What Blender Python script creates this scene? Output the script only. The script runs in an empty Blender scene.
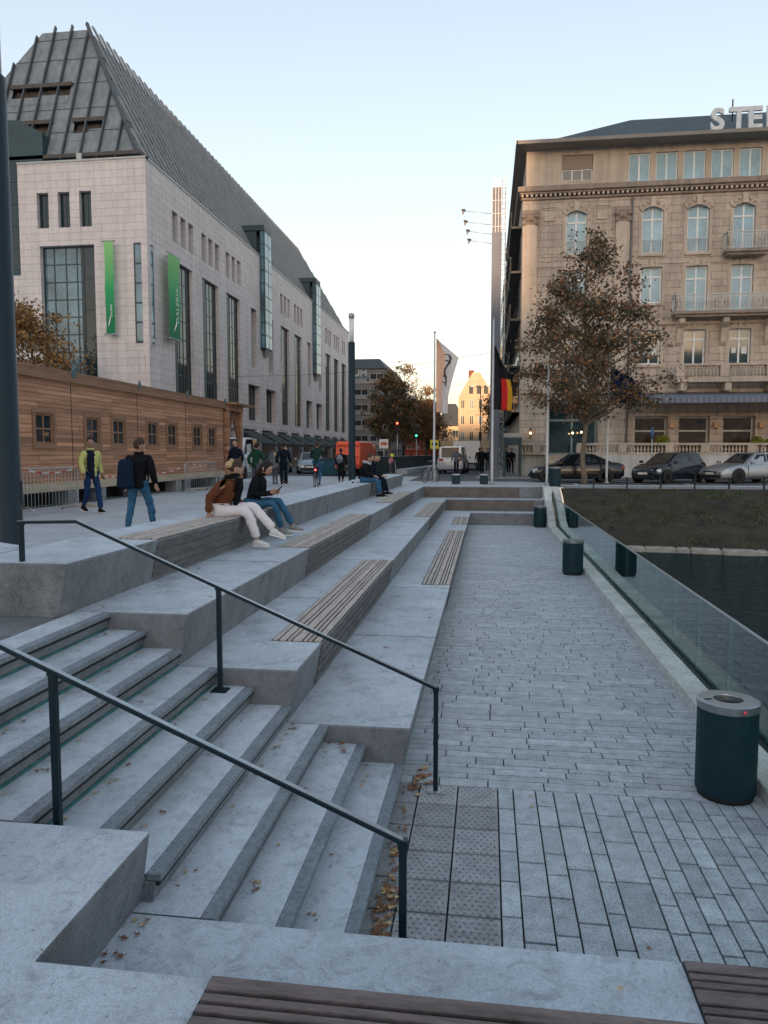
import bpy, bmesh, math, random
from mathutils import Vector, Matrix, noise
R=math.radians
random.seed(7)
S=bpy.context.scene
C=S.collection

# ------------------------------------------------------------------ helpers
def top_of(o):
    while o.parent: o=o.parent
    return o
class MB:
    """collects shapes (in world coordinates, or local ones if local=True) for ONE mesh object"""
    def __init__(s): s.v=[]; s.f=[]; s.m=[]; s.sm=[]; s.mi=0; s.M=Matrix.Identity(4)
    def add(s,vs,fs,smooth=False):
        n=len(s.v); s.v+= [tuple(s.M@Vector(v)) for v in vs]
        for f in fs: s.f.append([n+i for i in f]); s.m.append(s.mi); s.sm.append(smooth)
    def box(s,x0,x1,y0,y1,z0,z1):
        s.add([(x0,y0,z0),(x1,y0,z0),(x1,y1,z0),(x0,y1,z0),(x0,y0,z1),(x1,y0,z1),(x1,y1,z1),(x0,y1,z1)],
              [(0,3,2,1),(4,5,6,7),(0,1,5,4),(1,2,6,5),(2,3,7,6),(3,0,4,7)])
    def hexa(s,b,t):
        s.add(list(b)+list(t),[(0,3,2,1),(4,5,6,7),(0,1,5,4),(1,2,6,5),(2,3,7,6),(3,0,4,7)])
    def quad(s,*p): s.add(p,[(0,1,2,3)[:len(p)]] if len(p)<=4 else [tuple(range(len(p)))])
    def poly(s,p): s.add(p,[tuple(range(len(p)))])
    def prism(s,pts,d):
        """extrude a closed 3D polygon by vector d"""
        n=len(pts); d=Vector(d); a=[Vector(p) for p in pts]; b=[p+d for p in a]
        s.add([tuple(p) for p in a+b],[tuple(range(n))[::-1],tuple(range(n,2*n))]+[(i,(i+1)%n,n+(i+1)%n,n+i) for i in range(n)])
    def tube(s,pts,r,n=8,caps=True,flat=1.0):
        pts=[Vector(p) for p in pts]
        if not hasattr(r,'__len__'): r=[r]*len(pts)
        vs=[];fs=[]; up=None
        for i,p in enumerate(pts):
            if i==0: d=pts[1]-p
            elif i==len(pts)-1: d=p-pts[i-1]
            else: d=(pts[i+1]-p).normalized()+(p-pts[i-1]).normalized()
            if d.length<1e-9: d=Vector((0,0,1))
            d.normalize()
            if up is None: up=Vector((0,0,1)) if abs(d.z)<.9 else Vector((1,0,0))
            a=d.cross(up)
            if a.length<1e-6: a=d.cross(Vector((0,1,0)))
            a.normalize(); b=a.cross(d).normalized(); up=b
            for k in range(n):
                t=2*math.pi*k/n
                vs.append(tuple(p+a*math.cos(t)*r[i]+b*math.sin(t)*r[i]*flat))
        for i in range(len(pts)-1):
            for k in range(n):
                fs.append((i*n+k,i*n+(k+1)%n,(i+1)*n+(k+1)%n,(i+1)*n+k))
        if caps: fs.append(tuple(range(n))[::-1]); fs.append(tuple(range((len(pts)-1)*n,len(pts)*n)))
        s.add(vs,fs,n>5)
    def bar(s,a,b,w,h,up=(0,0,1)):
        a=Vector(a);b=Vector(b);d=(b-a).normalized();u=Vector(up)
        x=d.cross(u)
        if x.length<1e-6: u=Vector((0,1,0)); x=d.cross(u)
        x.normalize(); y=x.cross(d).normalized(); x*=w/2; y*=h/2
        s.hexa([tuple(a-x-y),tuple(a+x-y),tuple(b+x-y),tuple(b-x-y)],[tuple(a-x+y),tuple(a+x+y),tuple(b+x+y),tuple(b-x+y)])
    def lathe(s,prof,c=(0,0,0),n=24,sx=1,sy=1):
        vs=[];fs=[];m=len(prof)
        for r,z in prof:
            for k in range(n):
                t=2*math.pi*k/n; vs.append((c[0]+r*sx*math.cos(t),c[1]+r*sy*math.sin(t),c[2]+z))
        for i in range(m-1):
            for k in range(n): fs.append((i*n+k,i*n+(k+1)%n,(i+1)*n+(k+1)%n,(i+1)*n+k))
        if prof[0][0]>1e-6: fs.append(tuple(range(n))[::-1])
        if prof[-1][0]>1e-6: fs.append(tuple(range((m-1)*n,m*n)))
        s.add(vs,fs,True)
    def ball(s,c,r,n=10,m=7,sx=1,sy=1,sz=1):
        prof=[(max(1e-4,math.sin(math.pi*i/m))*r,-math.cos(math.pi*i/m)*r*sz) for i in range(m+1)]
        s.lathe(prof,c,n,sx,sy)
    def build(s,name,mat,parent=None,local=False,bevel=0,smooth=None,seg=1):
        off=Vector((0,0,0))
        if parent is not None and not local: off=top_of(parent).location
        me=bpy.data.meshes.new(name)
        me.from_pydata([tuple(Vector(v)-off) for v in s.v],[],s.f)
        mats=mat if isinstance(mat,(list,tuple)) else [mat]
        for m in mats: me.materials.append(m)
        for p,mi,sm in zip(me.polygons,s.m,s.sm):
            p.material_index=min(mi,len(mats)-1); p.use_smooth=sm if smooth is None else smooth
        me.validate(); me.update()
        o=bpy.data.objects.new(name,me); C.objects.link(o)
        if parent is not None: o.parent=parent
        if bevel:
            b=o.modifiers.new('bevel','BEVEL'); b.width=bevel; b.segments=seg; b.limit_method='ANGLE'; b.angle_limit=R(35)
        return o
def tag(o,label=None,cat=None,group=None,kind=None):
    if label: o['label']=label
    if cat: o['category']=cat
    if group: o['group']=group
    if kind: o['kind']=kind
    return o
def thing(name,label,cat,loc=(0,0,0),rz=0,group=None):
    o=bpy.data.objects.new(name,None); C.objects.link(o); o.empty_display_size=.2
    o.location=loc; o.rotation_euler=(0,0,rz); return tag(o,label,cat,group)
def struct(mb,name,mat,**k):
    o=mb.build(name,mat,**k); o['kind']='structure'; return o
def copy_tree(o,parent=None):
    c=o.copy(); C.objects.link(c)
    if parent is not None: c.parent=parent
    for ch in list(o.children): copy_tree(ch,c)
    return c
def text_mesh(txt,size,depth,name,mat,parent,M,local=False,bold=0.0,spacing=1.0):
    cu=bpy.data.curves.new('t','FONT'); cu.body=txt; cu.size=size; cu.extrude=depth/2; cu.offset=bold; cu.space_character=spacing
    to=bpy.data.objects.new('t',cu); C.objects.link(to); bpy.context.view_layer.update()
    me=bpy.data.meshes.new_from_object(to.evaluated_get(bpy.context.evaluated_depsgraph_get()))
    bpy.data.objects.remove(to); 
    off=Vector((0,0,0)) if local or parent is None else top_of(parent).location
    me.transform(Matrix.Translation(-off)@M); me.name=name
    me.materials.clear(); me.materials.append(mat)
    o=bpy.data.objects.new(name,me); C.objects.link(o); o.parent=parent; return o

# ------------------------------------------------------------------ materials
def nodes(m):
    m.use_nodes=True; nt=m.node_tree; return nt,nt.nodes,nt.links
def srgb(r,g,b):
    f=lambda c:(c/255/12.92) if c/255<=.04045 else ((c/255+.055)/1.055)**2.4
    return (f(r),f(g),f(b))
def mk(name,col,rough=.6,metal=0,var=.15,vs=3.0,bump=0,bs=20,col2=None,spot=0,detail=6,spec=None,stretch=None,spec_tint=None,streak=0):
    """principled surface whose colour is broken up by two noises, with an optional bump"""
    m=bpy.data.materials.new(name); nt,N,L=nodes(m); b=N['Principled BSDF']
    b.inputs['Roughness'].default_value=rough; b.inputs['Metallic'].default_value=metal
    if spec is not None: b.inputs['Specular IOR Level'].default_value=spec
    tc=N.new('ShaderNodeTexCoord'); vec=tc.outputs['Object']
    if stretch:
        mp=N.new('ShaderNodeMapping'); mp.inputs['Scale'].default_value=stretch; L.new(vec,mp.inputs['Vector']); vec=mp.outputs[0]
    n1=N.new('ShaderNodeTexNoise'); n1.inputs['Scale'].default_value=vs; n1.inputs['Detail'].default_value=detail; n1.inputs['Roughness'].default_value=.65
    L.new(vec,n1.inputs['Vector'])
    rp=N.new('ShaderNodeValToRGB'); e=rp.color_ramp.elements
    c=Vector(col); c2=Vector(col2) if col2 else c*(1+var); c1=c*(1-var)
    e[0].position=.3; e[0].color=(*c1,1); e[1].position=.7; e[1].color=(*c2,1)
    L.new(n1.outputs['Fac'],rp.inputs['Fac']); out=rp.outputs['Color']
    if spot:
        n2=N.new('ShaderNodeTexNoise'); n2.inputs['Scale'].default_value=vs*9; n2.inputs['Detail'].default_value=3; L.new(vec,n2.inputs['Vector'])
        r2=N.new('ShaderNodeValToRGB'); r2.color_ramp.elements[0].position=.38; r2.color_ramp.elements[0].color=(1-spot,1-spot,1-spot,1); r2.color_ramp.elements[1].position=.55; r2.color_ramp.elements[1].color=(1,1,1,1)
        L.new(n2.outputs['Fac'],r2.inputs['Fac'])
        mx=N.new('ShaderNodeMix'); mx.data_type='RGBA'; mx.blend_type='MULTIPLY'; mx.inputs['Factor'].default_value=1
        L.new(out,mx.inputs['A']); L.new(r2.outputs['Color'],mx.inputs['B']); out=mx.outputs['Result']
    if streak:
        mp=N.new('ShaderNodeMapping'); mp.inputs['Scale'].default_value=(2.2,2.2,.16); L.new(tc.outputs['Object'],mp.inputs['Vector'])
        n3=N.new('ShaderNodeTexNoise'); n3.inputs['Scale'].default_value=1.4; n3.inputs['Detail'].default_value=5; L.new(mp.outputs[0],n3.inputs['Vector'])
        r3=N.new('ShaderNodeValToRGB'); r3.color_ramp.elements[0].position=.35; r3.color_ramp.elements[0].color=(1-streak,1-streak,1-streak,1); r3.color_ramp.elements[1].position=.6
        L.new(n3.outputs['Fac'],r3.inputs['Fac'])
        mx=N.new('ShaderNodeMix'); mx.data_type='RGBA'; mx.blend_type='MULTIPLY'; mx.inputs['Factor'].default_value=1
        L.new(out,mx.inputs['A']); L.new(r3.outputs['Color'],mx.inputs['B']); out=mx.outputs['Result']
    L.new(out,b.inputs['Base Color'])
    if bump:
        nb=N.new('ShaderNodeTexNoise'); nb.inputs['Scale'].default_value=bs; nb.inputs['Detail'].default_value=5; L.new(vec,nb.inputs['Vector'])
        bp=N.new('ShaderNodeBump'); bp.inputs['Strength'].default_value=bump; bp.inputs['Distance'].default_value=.02
        L.new(nb.outputs['Fac'],bp.inputs['Height']); L.new(bp.outputs[0],b.inputs['Normal'])
    return m
def mulnode(nt,a,b,fac=1):
    mx=nt.nodes.new('ShaderNodeMix'); mx.data_type='RGBA'; mx.blend_type='MULTIPLY'; mx.inputs['Factor'].default_value=fac
    nt.links.new(a,mx.inputs['A']); nt.links.new(b,mx.inputs['B']); return mx.outputs['Result']
def add_bricks(m,w,h,mortar,amt=.55,bias=.0,var=.12,coordfn=True,bumpd=.01,offset=.5,axis='XYZ'):
    """multiply a base material by a coursed stone pattern laid on u=x+y, v=z"""
    nt,N,L=nodes(m); b=N['Principled BSDF']; src=b.inputs['Base Color'].links[0].from_socket
    tc=N.new('ShaderNodeTexCoord'); sp=N.new('ShaderNodeSeparateXYZ'); L.new(tc.outputs['Object'],sp.inputs[0])
    cb=N.new('ShaderNodeCombineXYZ')
    if axis=='XYZ':
        ad=N.new('ShaderNodeMath'); ad.operation='ADD'; L.new(sp.outputs[0],ad.inputs[0]); L.new(sp.outputs[1],ad.inputs[1])
        L.new(ad.outputs[0],cb.inputs[0]); L.new(sp.outputs[2],cb.inputs[1])
    else:
        L.new(sp.outputs[0],cb.inputs[0]); L.new(sp.outputs[1],cb.inputs[1])
    br=N.new('ShaderNodeTexBrick'); L.new(cb.outputs[0],br.inputs['Vector'])
    br.offset=offset; br.inputs['Scale'].default_value=1; br.inputs['Brick Width'].default_value=w; br.inputs['Row Height'].default_value=h
    br.inputs['Mortar Size'].default_value=mortar; br.inputs['Mortar Smooth'].default_value=.1; br.inputs['Bias'].default_value=bias
    br.inputs['Color1'].default_value=(1-var,1-var,1-var,1); br.inputs['Color2'].default_value=(1+var*.4,)*3+(1,); br.inputs['Mortar'].default_value=(1-amt,)*3+(1,)
    out=mulnode(nt,src,br.outputs['Color']); L.new(out,b.inputs['Base Color'])
    bp=N.new('ShaderNodeBump'); bp.inputs['Strength'].default_value=.6; bp.inputs['Distance'].default_value=bumpd; bp.invert=True
    L.new(br.outputs['Fac'],bp.inputs['Height'])
    if b.inputs['Normal'].links: L.new(b.inputs['Normal'].links[0].from_socket,bp.inputs['Normal'])
    L.new(bp.outputs[0],b.inputs['Normal']); return m
M={}
def concrete(name,col,fine=.16,blot=.16,grime=.5,streak=0):
    m=mk(name,col,.72,var=blot,vs=.9,bump=.35,bs=150,spot=.06,spec=.3,detail=12,streak=streak); nt,N,L=nodes(m); b=N['Principled BSDF']; src=b.inputs['Base Color'].links[0].from_socket
    tc=N.new('ShaderNodeTexCoord')
    def layer(scale,lo,hi,v,det=2,dist=0):
        n=N.new('ShaderNodeTexNoise'); n.inputs['Scale'].default_value=scale; n.inputs['Detail'].default_value=det; n.inputs['Roughness'].default_value=.7; n.inputs['Distortion'].default_value=dist; L.new(tc.outputs['Object'],n.inputs['Vector'])
        r=N.new('ShaderNodeMapRange'); r.inputs[1].default_value=lo; r.inputs[2].default_value=hi; r.inputs[3].default_value=1-v; r.inputs[4].default_value=1; L.new(n.outputs['Fac'],r.inputs[0])
        return r.outputs[0]
    for a in ((95,.35,.6,fine*1.5,3,0),(330,.3,.62,fine*1.1,2,0),(7,.34,.48,.26,6,1.5),(31,.30,.36,grime,4,0),(2.3,.33,.50,.24,8,.6)):
        src=mulnode(nt,src,layer(*a))
    L.new(src,b.inputs['Base Color']); return m
M['concrete']=concrete('lit_concrete',(.57,.63,.69))  # paler tone, light on upward faces put into the colour
M['concrete_face']=concrete('shaded_concrete_face',(.31,.335,.37),.3,.10,.6,streak=.22)  # same concrete darkened to paint the shade on upright faces
M['nosing']=mk('dark_stair_edge',(.20,.235,.265),.8,var=.2,vs=4,bump=.4,bs=120,spot=.25)
M['recess']=mk('dark_joint_painted_shade',(.015,.02,.024),.9)  # near-black for dark joints and for shade painted into gaps
M['teal_strip']=mk('weathered_green_light_strip',(.03,.13,.13),.5,var=.5,vs=12)
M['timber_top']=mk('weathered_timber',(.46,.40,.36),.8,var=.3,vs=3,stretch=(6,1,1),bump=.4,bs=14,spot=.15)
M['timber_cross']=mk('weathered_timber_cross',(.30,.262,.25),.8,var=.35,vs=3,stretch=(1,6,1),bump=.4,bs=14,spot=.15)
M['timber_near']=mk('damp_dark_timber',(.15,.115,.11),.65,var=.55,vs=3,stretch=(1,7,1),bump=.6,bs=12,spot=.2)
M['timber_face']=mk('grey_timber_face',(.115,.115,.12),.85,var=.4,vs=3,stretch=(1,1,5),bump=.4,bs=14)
M['rail_dark']=mk('dark_green_rail_paint',(.005,.018,.028),.42,var=.2,vs=20,spec=.3)
M['steel']=mk('brushed_steel',(.36,.40,.43),.34,metal=.85,var=.12,vs=15,spot=.1)
M['galv']=mk('galvanised_steel',(.38,.4,.41),.5,metal=.6,var=.2,vs=30)
M['bin']=mk('dark_teal_bin_paint',(.003,.026,.038),.5,var=.18,vs=5,spec=.3)
M['black']=mk('black_rubber',(.012,.013,.015),.7,var=.2)
M['lamp_glass']=mk('frosted_lamp_glass',(.72,.75,.78),.25,var=.03)
M['asphalt']=mk('asphalt',(.085,.09,.1),.85,var=.2,vs=.8,bump=.3,bs=90,spot=.2)
M['white_paint']=mk('white_paint',(.7,.7,.7),.6,var=.1)
M['soil']=mk('lake_bed_mud',(.03,.035,.03),.9)

def glass_mat(name,tint=(.85,.93,.93),ior=1.5,rough=0.0,gain=1.0):
    m=bpy.data.materials.new(name); nt,N,L=nodes(m); N.remove(N['Principled BSDF'])
    out=N['Material Output']; tr=N.new('ShaderNodeBsdfTransparent'); tr.inputs[0].default_value=(*tint,1)
    gl=N.new('ShaderNodeBsdfGlossy'); gl.inputs['Roughness'].default_value=rough; gl.inputs[0].default_value=(.9,1,1,1)
    fr=N.new('ShaderNodeFresnel'); fr.inputs[0].default_value=ior
    ml=N.new('ShaderNodeMath'); ml.operation='MULTIPLY'; ml.inputs[1].default_value=gain; ml.use_clamp=True; L.new(fr.outputs[0],ml.inputs[0])
    mx=N.new('ShaderNodeMixShader'); L.new(ml.outputs[0],mx.inputs[0]); L.new(tr.outputs[0],mx.inputs[1]); L.new(gl.outputs[0],mx.inputs[2])
    L.new(mx.outputs[0],out.inputs[0]); return m
M['glass']=glass_mat('clear_balustrade_glass',(.72,.93,.90),1.55,0,1.5)
def pane_mat(name,col,rough=.08,spec=.8,var=.25,vs=.5,metal=0.0):
    return mk(name,col,rough,metal=metal,var=var,vs=vs,spec=spec)
M['pane_dark']=pane_mat('dark_window_glass',(.012,.022,.03),.06,1.0)
M['pane_blue']=pane_mat('sky_painted_window_glass',(.20,.33,.38),.12,1.0,var=.12)  # blue base colour paints the reflected sky
M['pane_warm']=pane_mat('dim_shop_window_glass',(.05,.035,.022),.1,.9,var=.6,vs=2)

# ------------------------------------------------------------------ world, sun, camera
SUN_EL=3.0; SUN_AZ=180.0      # azimuth from +Y: the low sun stands behind the camera, down the street
w=bpy.data.worlds.new('World'); S.world=w; w.use_nodes=True
N=w.node_tree.nodes; L=w.node_tree.links
sky=N.new('ShaderNodeTexSky'); sky.sky_type='NISHITA'; sky.sun_disc=False; sky.sun_elevation=R(SUN_EL); sky.sun_rotation=R(SUN_AZ)
sky.air_density=1.0; sky.dust_density=2.2; sky.ozone_density=1.4; sky.altitude=50
bg=N['Background']; bg.inputs['Strength'].default_value=.15; hs=N.new('ShaderNodeHueSaturation'); hs.inputs['Saturation'].default_value=.78; L.new(sky.outputs[0],hs.inputs['Color']); vl=N.new('ShaderNodeMix'); vl.data_type='RGBA'; vl.inputs['Factor'].default_value=.62; L.new(hs.outputs[0],vl.inputs['A']); tcw=N.new('ShaderNodeTexCoord'); spw=N.new('ShaderNodeSeparateXYZ'); L.new(tcw.outputs['Generated'],spw.inputs[0]); rw=N.new('ShaderNodeValToRGB'); L.new(spw.outputs[2],rw.inputs[0])
ew=rw.color_ramp.elements; ew[0].position=0; ew[0].color=(1.42,1.18,.98,1); ew[1].position=.62; ew[1].color=(.62,.73,.87,1); e2=ew.new(.16); e2.color=(1.18,1.14,1.08,1); e3=ew.new(.34); e3.color=(.92,.98,1.05,1); L.new(rw.outputs[0],vl.inputs['B']); L.new(vl.outputs['Result'],bg.inputs['Color'])   # pale cloud veil mixed into the sky to brighten the shaded ground
sd=bpy.data.lights.new('sun','SUN'); sd.energy=2.0; sd.angle=R(.5); sd.color=(.66,.42,.25)
so=bpy.data.objects.new('sun',sd); C.objects.link(so)
dirv=Vector((math.sin(R(SUN_AZ))*math.cos(R(SUN_EL)),math.cos(R(SUN_AZ))*math.cos(R(SUN_EL)),math.sin(R(SUN_EL))))
so.rotation_euler=dirv.to_track_quat('Z','Y').to_euler(); so.location=dirv*200
S.view_settings.view_transform='Standard'; S.view_settings.look='None'; S.view_settings.gamma=1; S.view_settings.exposure=2.55
cam=bpy.data.cameras.new('camera'); co=bpy.data.objects.new('camera',cam); C.objects.link(co); S.camera=co
cam.sensor_fit='VERTICAL'; cam.sensor_height=36; cam.lens=750/1024*36; cam.clip_end=6000; cam.clip_start=.05
co.location=(0,0,2.91); co.rotation_euler=(R(90)-math.atan(60/750),0,math.atan(103/750))
# ------------------------------------------------------------------ ground
T=.48; PL=1.44
# pond basin, water, lawn
b=MB(); b.quad((2.9,-40,-1.6),(90,-40,-1.6),(90,31.6,-1.6),(2.9,31.6,-1.6)); struct(b,'pond_bed',M['soil'])
wm=bpy.data.materials.new('dark_pond_water'); nt,Nn,Ll=nodes(wm); pb=Nn['Principled BSDF']
pb.inputs['Base Color'].default_value=(.002,.006,.007,1); pb.inputs['Roughness'].default_value=.06; pb.inputs['IOR'].default_value=1.33; pb.inputs['Specular IOR Level'].default_value=.25; pb.inputs['Specular Tint'].default_value=(.22,.42,.48,1)
tc=Nn.new('ShaderNodeTexCoord'); mp=Nn.new('ShaderNodeMapping'); mp.inputs['Scale'].default_value=(1.2,2.4,1); Ll.new(tc.outputs['Object'],mp.inputs[0])
wn=Nn.new('ShaderNodeTexNoise'); wn.inputs['Scale'].default_value=3.0; wn.inputs['Detail'].default_value=5; wn.inputs['Distortion'].default_value=.6; Ll.new(mp.outputs[0],wn.inputs['Vector'])
bp=Nn.new('ShaderNodeBump'); bp.inputs['Strength'].default_value=.9; bp.inputs['Distance'].default_value=.08; Ll.new(wn.outputs['Fac'],bp.inputs['Height']); Ll.new(bp.outputs[0],pb.inputs['Normal'])
b=MB(); b.quad((2.95,-40,-.5),(90,-40,-.5),(90,31.6,-.5),(2.95,31.6,-.5)); # pond reflections dimmed and tinted teal through the glossy colour
gl=Nn.new('ShaderNodeBsdfGlossy'); gl.inputs[0].default_value=(.30,.42,.47,1); gl.inputs['Roughness'].default_value=.05; Ll.new(bp.outputs[0],gl.inputs['Normal']); df=Nn.new('ShaderNodeBsdfDiffuse'); df.inputs[0].default_value=(.006,.012,.012,1)
frn=Nn.new('ShaderNodeFresnel'); frn.inputs[0].default_value=1.33; Ll.new(bp.outputs[0],frn.inputs['Normal']); mxs=Nn.new('ShaderNodeMixShader'); Ll.new(frn.outputs[0],mxs.inputs[0]); Ll.new(df.outputs[0],mxs.inputs[1]); Ll.new(gl.outputs[0],mxs.inputs[2]); Ll.new(mxs.outputs[0],Nn['Material Output'].inputs[0])
struct(b,'water',wm)
# lawn bank
gm=mk('sparse_autumn_lawn',(.022,.028,.013),.95,var=.45,vs=1.6,bump=1,bs=18,col2=(.062,.05,.036),spot=.35,detail=10)
b=MB(); nx=150; ny=26; vs=[];fs=[]
for j in range(ny+1):
    t=j/ny
    for i in range(nx+1):
        x=2.98+ i*(60/nx)
        ys=26.75-.24*(x-5)*.6; yt=31.3
        y=ys+(yt-ys)*t; prof=t**.82
        z=-.34+(PL+.36-.02)*prof; z+= (.16*noise.noise(Vector((x*.9,y*.9,0)))+.07*noise.noise(Vector((x*2.7,y*2.7,3)))+.03*noise.noise(Vector((x*7,y*7,3))))*(1 if 0<j<ny else 0)
        vs.append((x,y,min(z,PL-.004)))
for j in range(ny):
    for i in range(nx): a=j*(nx+1)+i; fs.append((a,a+1,a+nx+2,a+nx+1))
b.add(vs,fs,True); struct(b,'lawn_bank',gm)
# tufts of grass and dry leaves on the bank
def bank_z(x,y):
    ys=26.75-.24*(x-5)*.6; t=max(0,min(1,(y-ys)/(31.3-ys))); return -.34+(PL+.34)*t**.82
b=MB()
for k in range(16000):
    x=random.uniform(3.1,22); y=random.uniform(24.5,31.25)
    if y<26.85-.24*(x-5)*.6: continue
    if noise.noise(Vector((x*.9,y*.9,5)))<-.08+.25*random.random(): continue
    z=bank_z(x,y); h=random.uniform(.04,.12); a=random.uniform(0,6.28); dx=.02*math.cos(a); dy=.02*math.sin(a); lx=random.uniform(-.05,.05); ly=random.uniform(-.05,.05)
    b.add([(x-dx,y-dy,z-.01),(x+dx,y+dy,z-.01),(x+lx,y+ly,z+h)],[(0,1,2)])
tag(b.build('grass_tufts',mk('grass_blade_green',(.07,.095,.03),.8,var=.5,vs=2)),'patchy short grass growing on the bare pond bank','grass',kind='stuff')
b=MB()
for k in range(700):
    x=random.uniform(3.2,20); y=random.uniform(25,31.2)
    if y<26.8-.24*(x-5)*.6: continue
    z=bank_z(x,y)+.02; a=random.uniform(0,6.28); s=random.uniform(.03,.07); c=math.cos(a)*s; d=math.sin(a)*s
    b.add([(x-c,y-d,z),(x+d,y-c,z+.02),(x+c,y+d,z+.01),(x-d,y+c,z+.03)],[(0,1,2,3)])
tag(b.build('bank_leaf_litter',mk('dry_brown_leaf',(.16,.09,.04),.8,var=.6,vs=4)),'dry brown leaves strewn over the grassy pond bank','leaves',kind='stuff')
# shore stones
b=MB(); x=2.98
while x<40:
    wd=random.uniform(.3,1.1); ys=26.75-.24*(x-5)*.6; yn=26.75-.24*(x+wd-5)*.6
    z=-.34; g=.008; d=random.uniform(.24,.36)
    b.hexa([(x+g,ys-d,-.56),(x+wd-g,yn-d,-.56),(x+wd-g,yn+.05,-.56),(x+g,ys+.05,-.56)],
           [(x+g,ys-d+.03,-.36+random.uniform(-.02,.03)),(x+wd-g,yn-d+.03,-.36+random.uniform(-.02,.03)),(x+wd-g-random.uniform(0,.09),yn+.05,z+.02),(x+g+random.uniform(0,.09),ys+.05,z+.02)])
    x+=wd
struct(b,'shore_stone_edging',mk('pale_shore_stone',(.32,.30,.27),.85,var=.35,vs=3,bump=.6,bs=25,spot=.2),bevel=.02)

# far ground: one sheet round the sunken part, out to the horizon
gfar=mk('distant_paving',(.17,.175,.18),.85,var=.15,vs=.3,spot=.1)
b=MB(); z=PL-.03
b.quad((-3000,33.0,z),(3000,33.0,z),(3000,5000,z),(-3000,5000,z))
b.quad((-3000,-1000,z),(-5.0,-1000,z),(-5.0,33.0,z),(-3000,33.0,z))
b.quad((90,-1000,z),(3000,-1000,z),(3000,33.0,z),(90,33.0,z))
b.quad((-5.0,-1000,z),(90,-1000,z),(90,-40,z),(-5.0,-40,z))
struct(b,'ground',gfar)
# plaza paving: large pale slabs
pm=mk('pale_plaza_concrete',(.42,.445,.47),.75,var=.14,vs=.6,bump=.2,bs=60,spot=.08,spec=.35)
add_bricks(pm,1.9,1.15,.008,amt=.45,var=.05,axis='XY',bumpd=.004)
b=MB()
b.quad((-60,-12,PL-.004),(-4.70,-12,PL-.004),(-4.70,33.0,PL-.004),(-60,33.0,PL-.004))
b.quad((-60,33.0,PL-.004),(-4.0,33.0,PL-.004),(-4.0,44.9,PL-.004),(-60,44.9,PL-.004))
b.quad((-4.0,33.1,PL-.004),(3.1,33.1,PL-.004),(3.1,38.0,PL-.004),(-4.0,38.0,PL-.004))
b.quad((-4.70,31.9,PL-.004),(-3.6,31.9,PL-.004),(-3.6,33.1,PL-.004),(-4.70,33.1,PL-.004))
struct(b,'plaza_paving',pm)
# tree-lined footpath above the bank, road beyond it, footway at the hotel
b=MB(); b.quad((3.1,31.25,PL-.002),(80,31.25,PL-.002),(80,33.9,PL-.002),(3.1,33.9,PL-.002)); struct(b,'bank_footpath',mk('grey_footpath',(.24,.25,.26),.85,var=.2,vs=1))
b=MB(); b.box(3.1,80,33.9,34.1,PL-.1,PL+.02); struct(b,'road_kerb',M['concrete'],bevel=.01)
b=MB(); b.quad((3.1,34.1,PL-.012),(80,34.1,PL-.012),(80,42.2,PL-.012),(3.1,42.2,PL-.012)); b.quad((-4,38.0,PL-.012),(3.1,38.0,PL-.012),(3.1,42.2,PL-.012),(-4,42.2,PL-.012))
b.quad((-4.0,42.2,PL-.012),(-.6,42.2,PL-.012),(-.6,400,PL-.012),(-4.0,400,PL-.012)); b.quad((-19,44.9,PL-.012),(-4,44.9,PL-.012),(-4,400,PL-.012),(-19,400,PL-.012))
struct(b,'road',M['asphalt'])
b=MB()
for k in range(14): b.box(4+5*k,4.12+5*k,34.4,36.2,PL-.008,PL-.006)
b.box(3.2,80,38.95,39.07,PL-.008,PL-.006)
struct(b,'road_markings',M['white_paint'])
b=MB(); b.box(-.6,80,42.2,46.2,PL-.1,PL+.04); struct(b,'hotel_footway',add_bricks(mk('footway_slabs',(.27,.27,.27),.8,var=.12,vs=1),.6,.4,.01,amt=.4,axis='XY'),bevel=.01)

# ------------------------------------------------------------------ promenade paving, stone by stone
def stone_mat(name,c,attr='tone'):
    m=mk(name,c,.72,var=.26,vs=7,bump=.5,bs=90,spot=.30,spec=.35,detail=12); nt,N_,L_=nodes(m); pb=N_['Principled BSDF']
    at=N_.new('ShaderNodeAttribute'); at.attribute_name=attr; at.attribute_type='GEOMETRY'
    src=pb.inputs['Base Color'].links[0].from_socket; L_.new(mulnode(nt,src,at.outputs['Color']),pb.inputs['Base Color'])
    tc=N_.new('ShaderNodeTexCoord'); ns=N_.new('ShaderNodeTexNoise'); ns.inputs['Scale'].default_value=.7; ns.inputs['Detail'].default_value=6; L_.new(tc.outputs['Object'],ns.inputs['Vector'])
    rr=N_.new('ShaderNodeMapRange'); rr.inputs[1].default_value=.35; rr.inputs[2].default_value=.7; rr.inputs[3].default_value=.42; rr.inputs[4].default_value=.8
    L_.new(ns.outputs['Fac'],rr.inputs[0]); L_.new(rr.outputs[0],pb.inputs['Roughness'])
    return m
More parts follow.
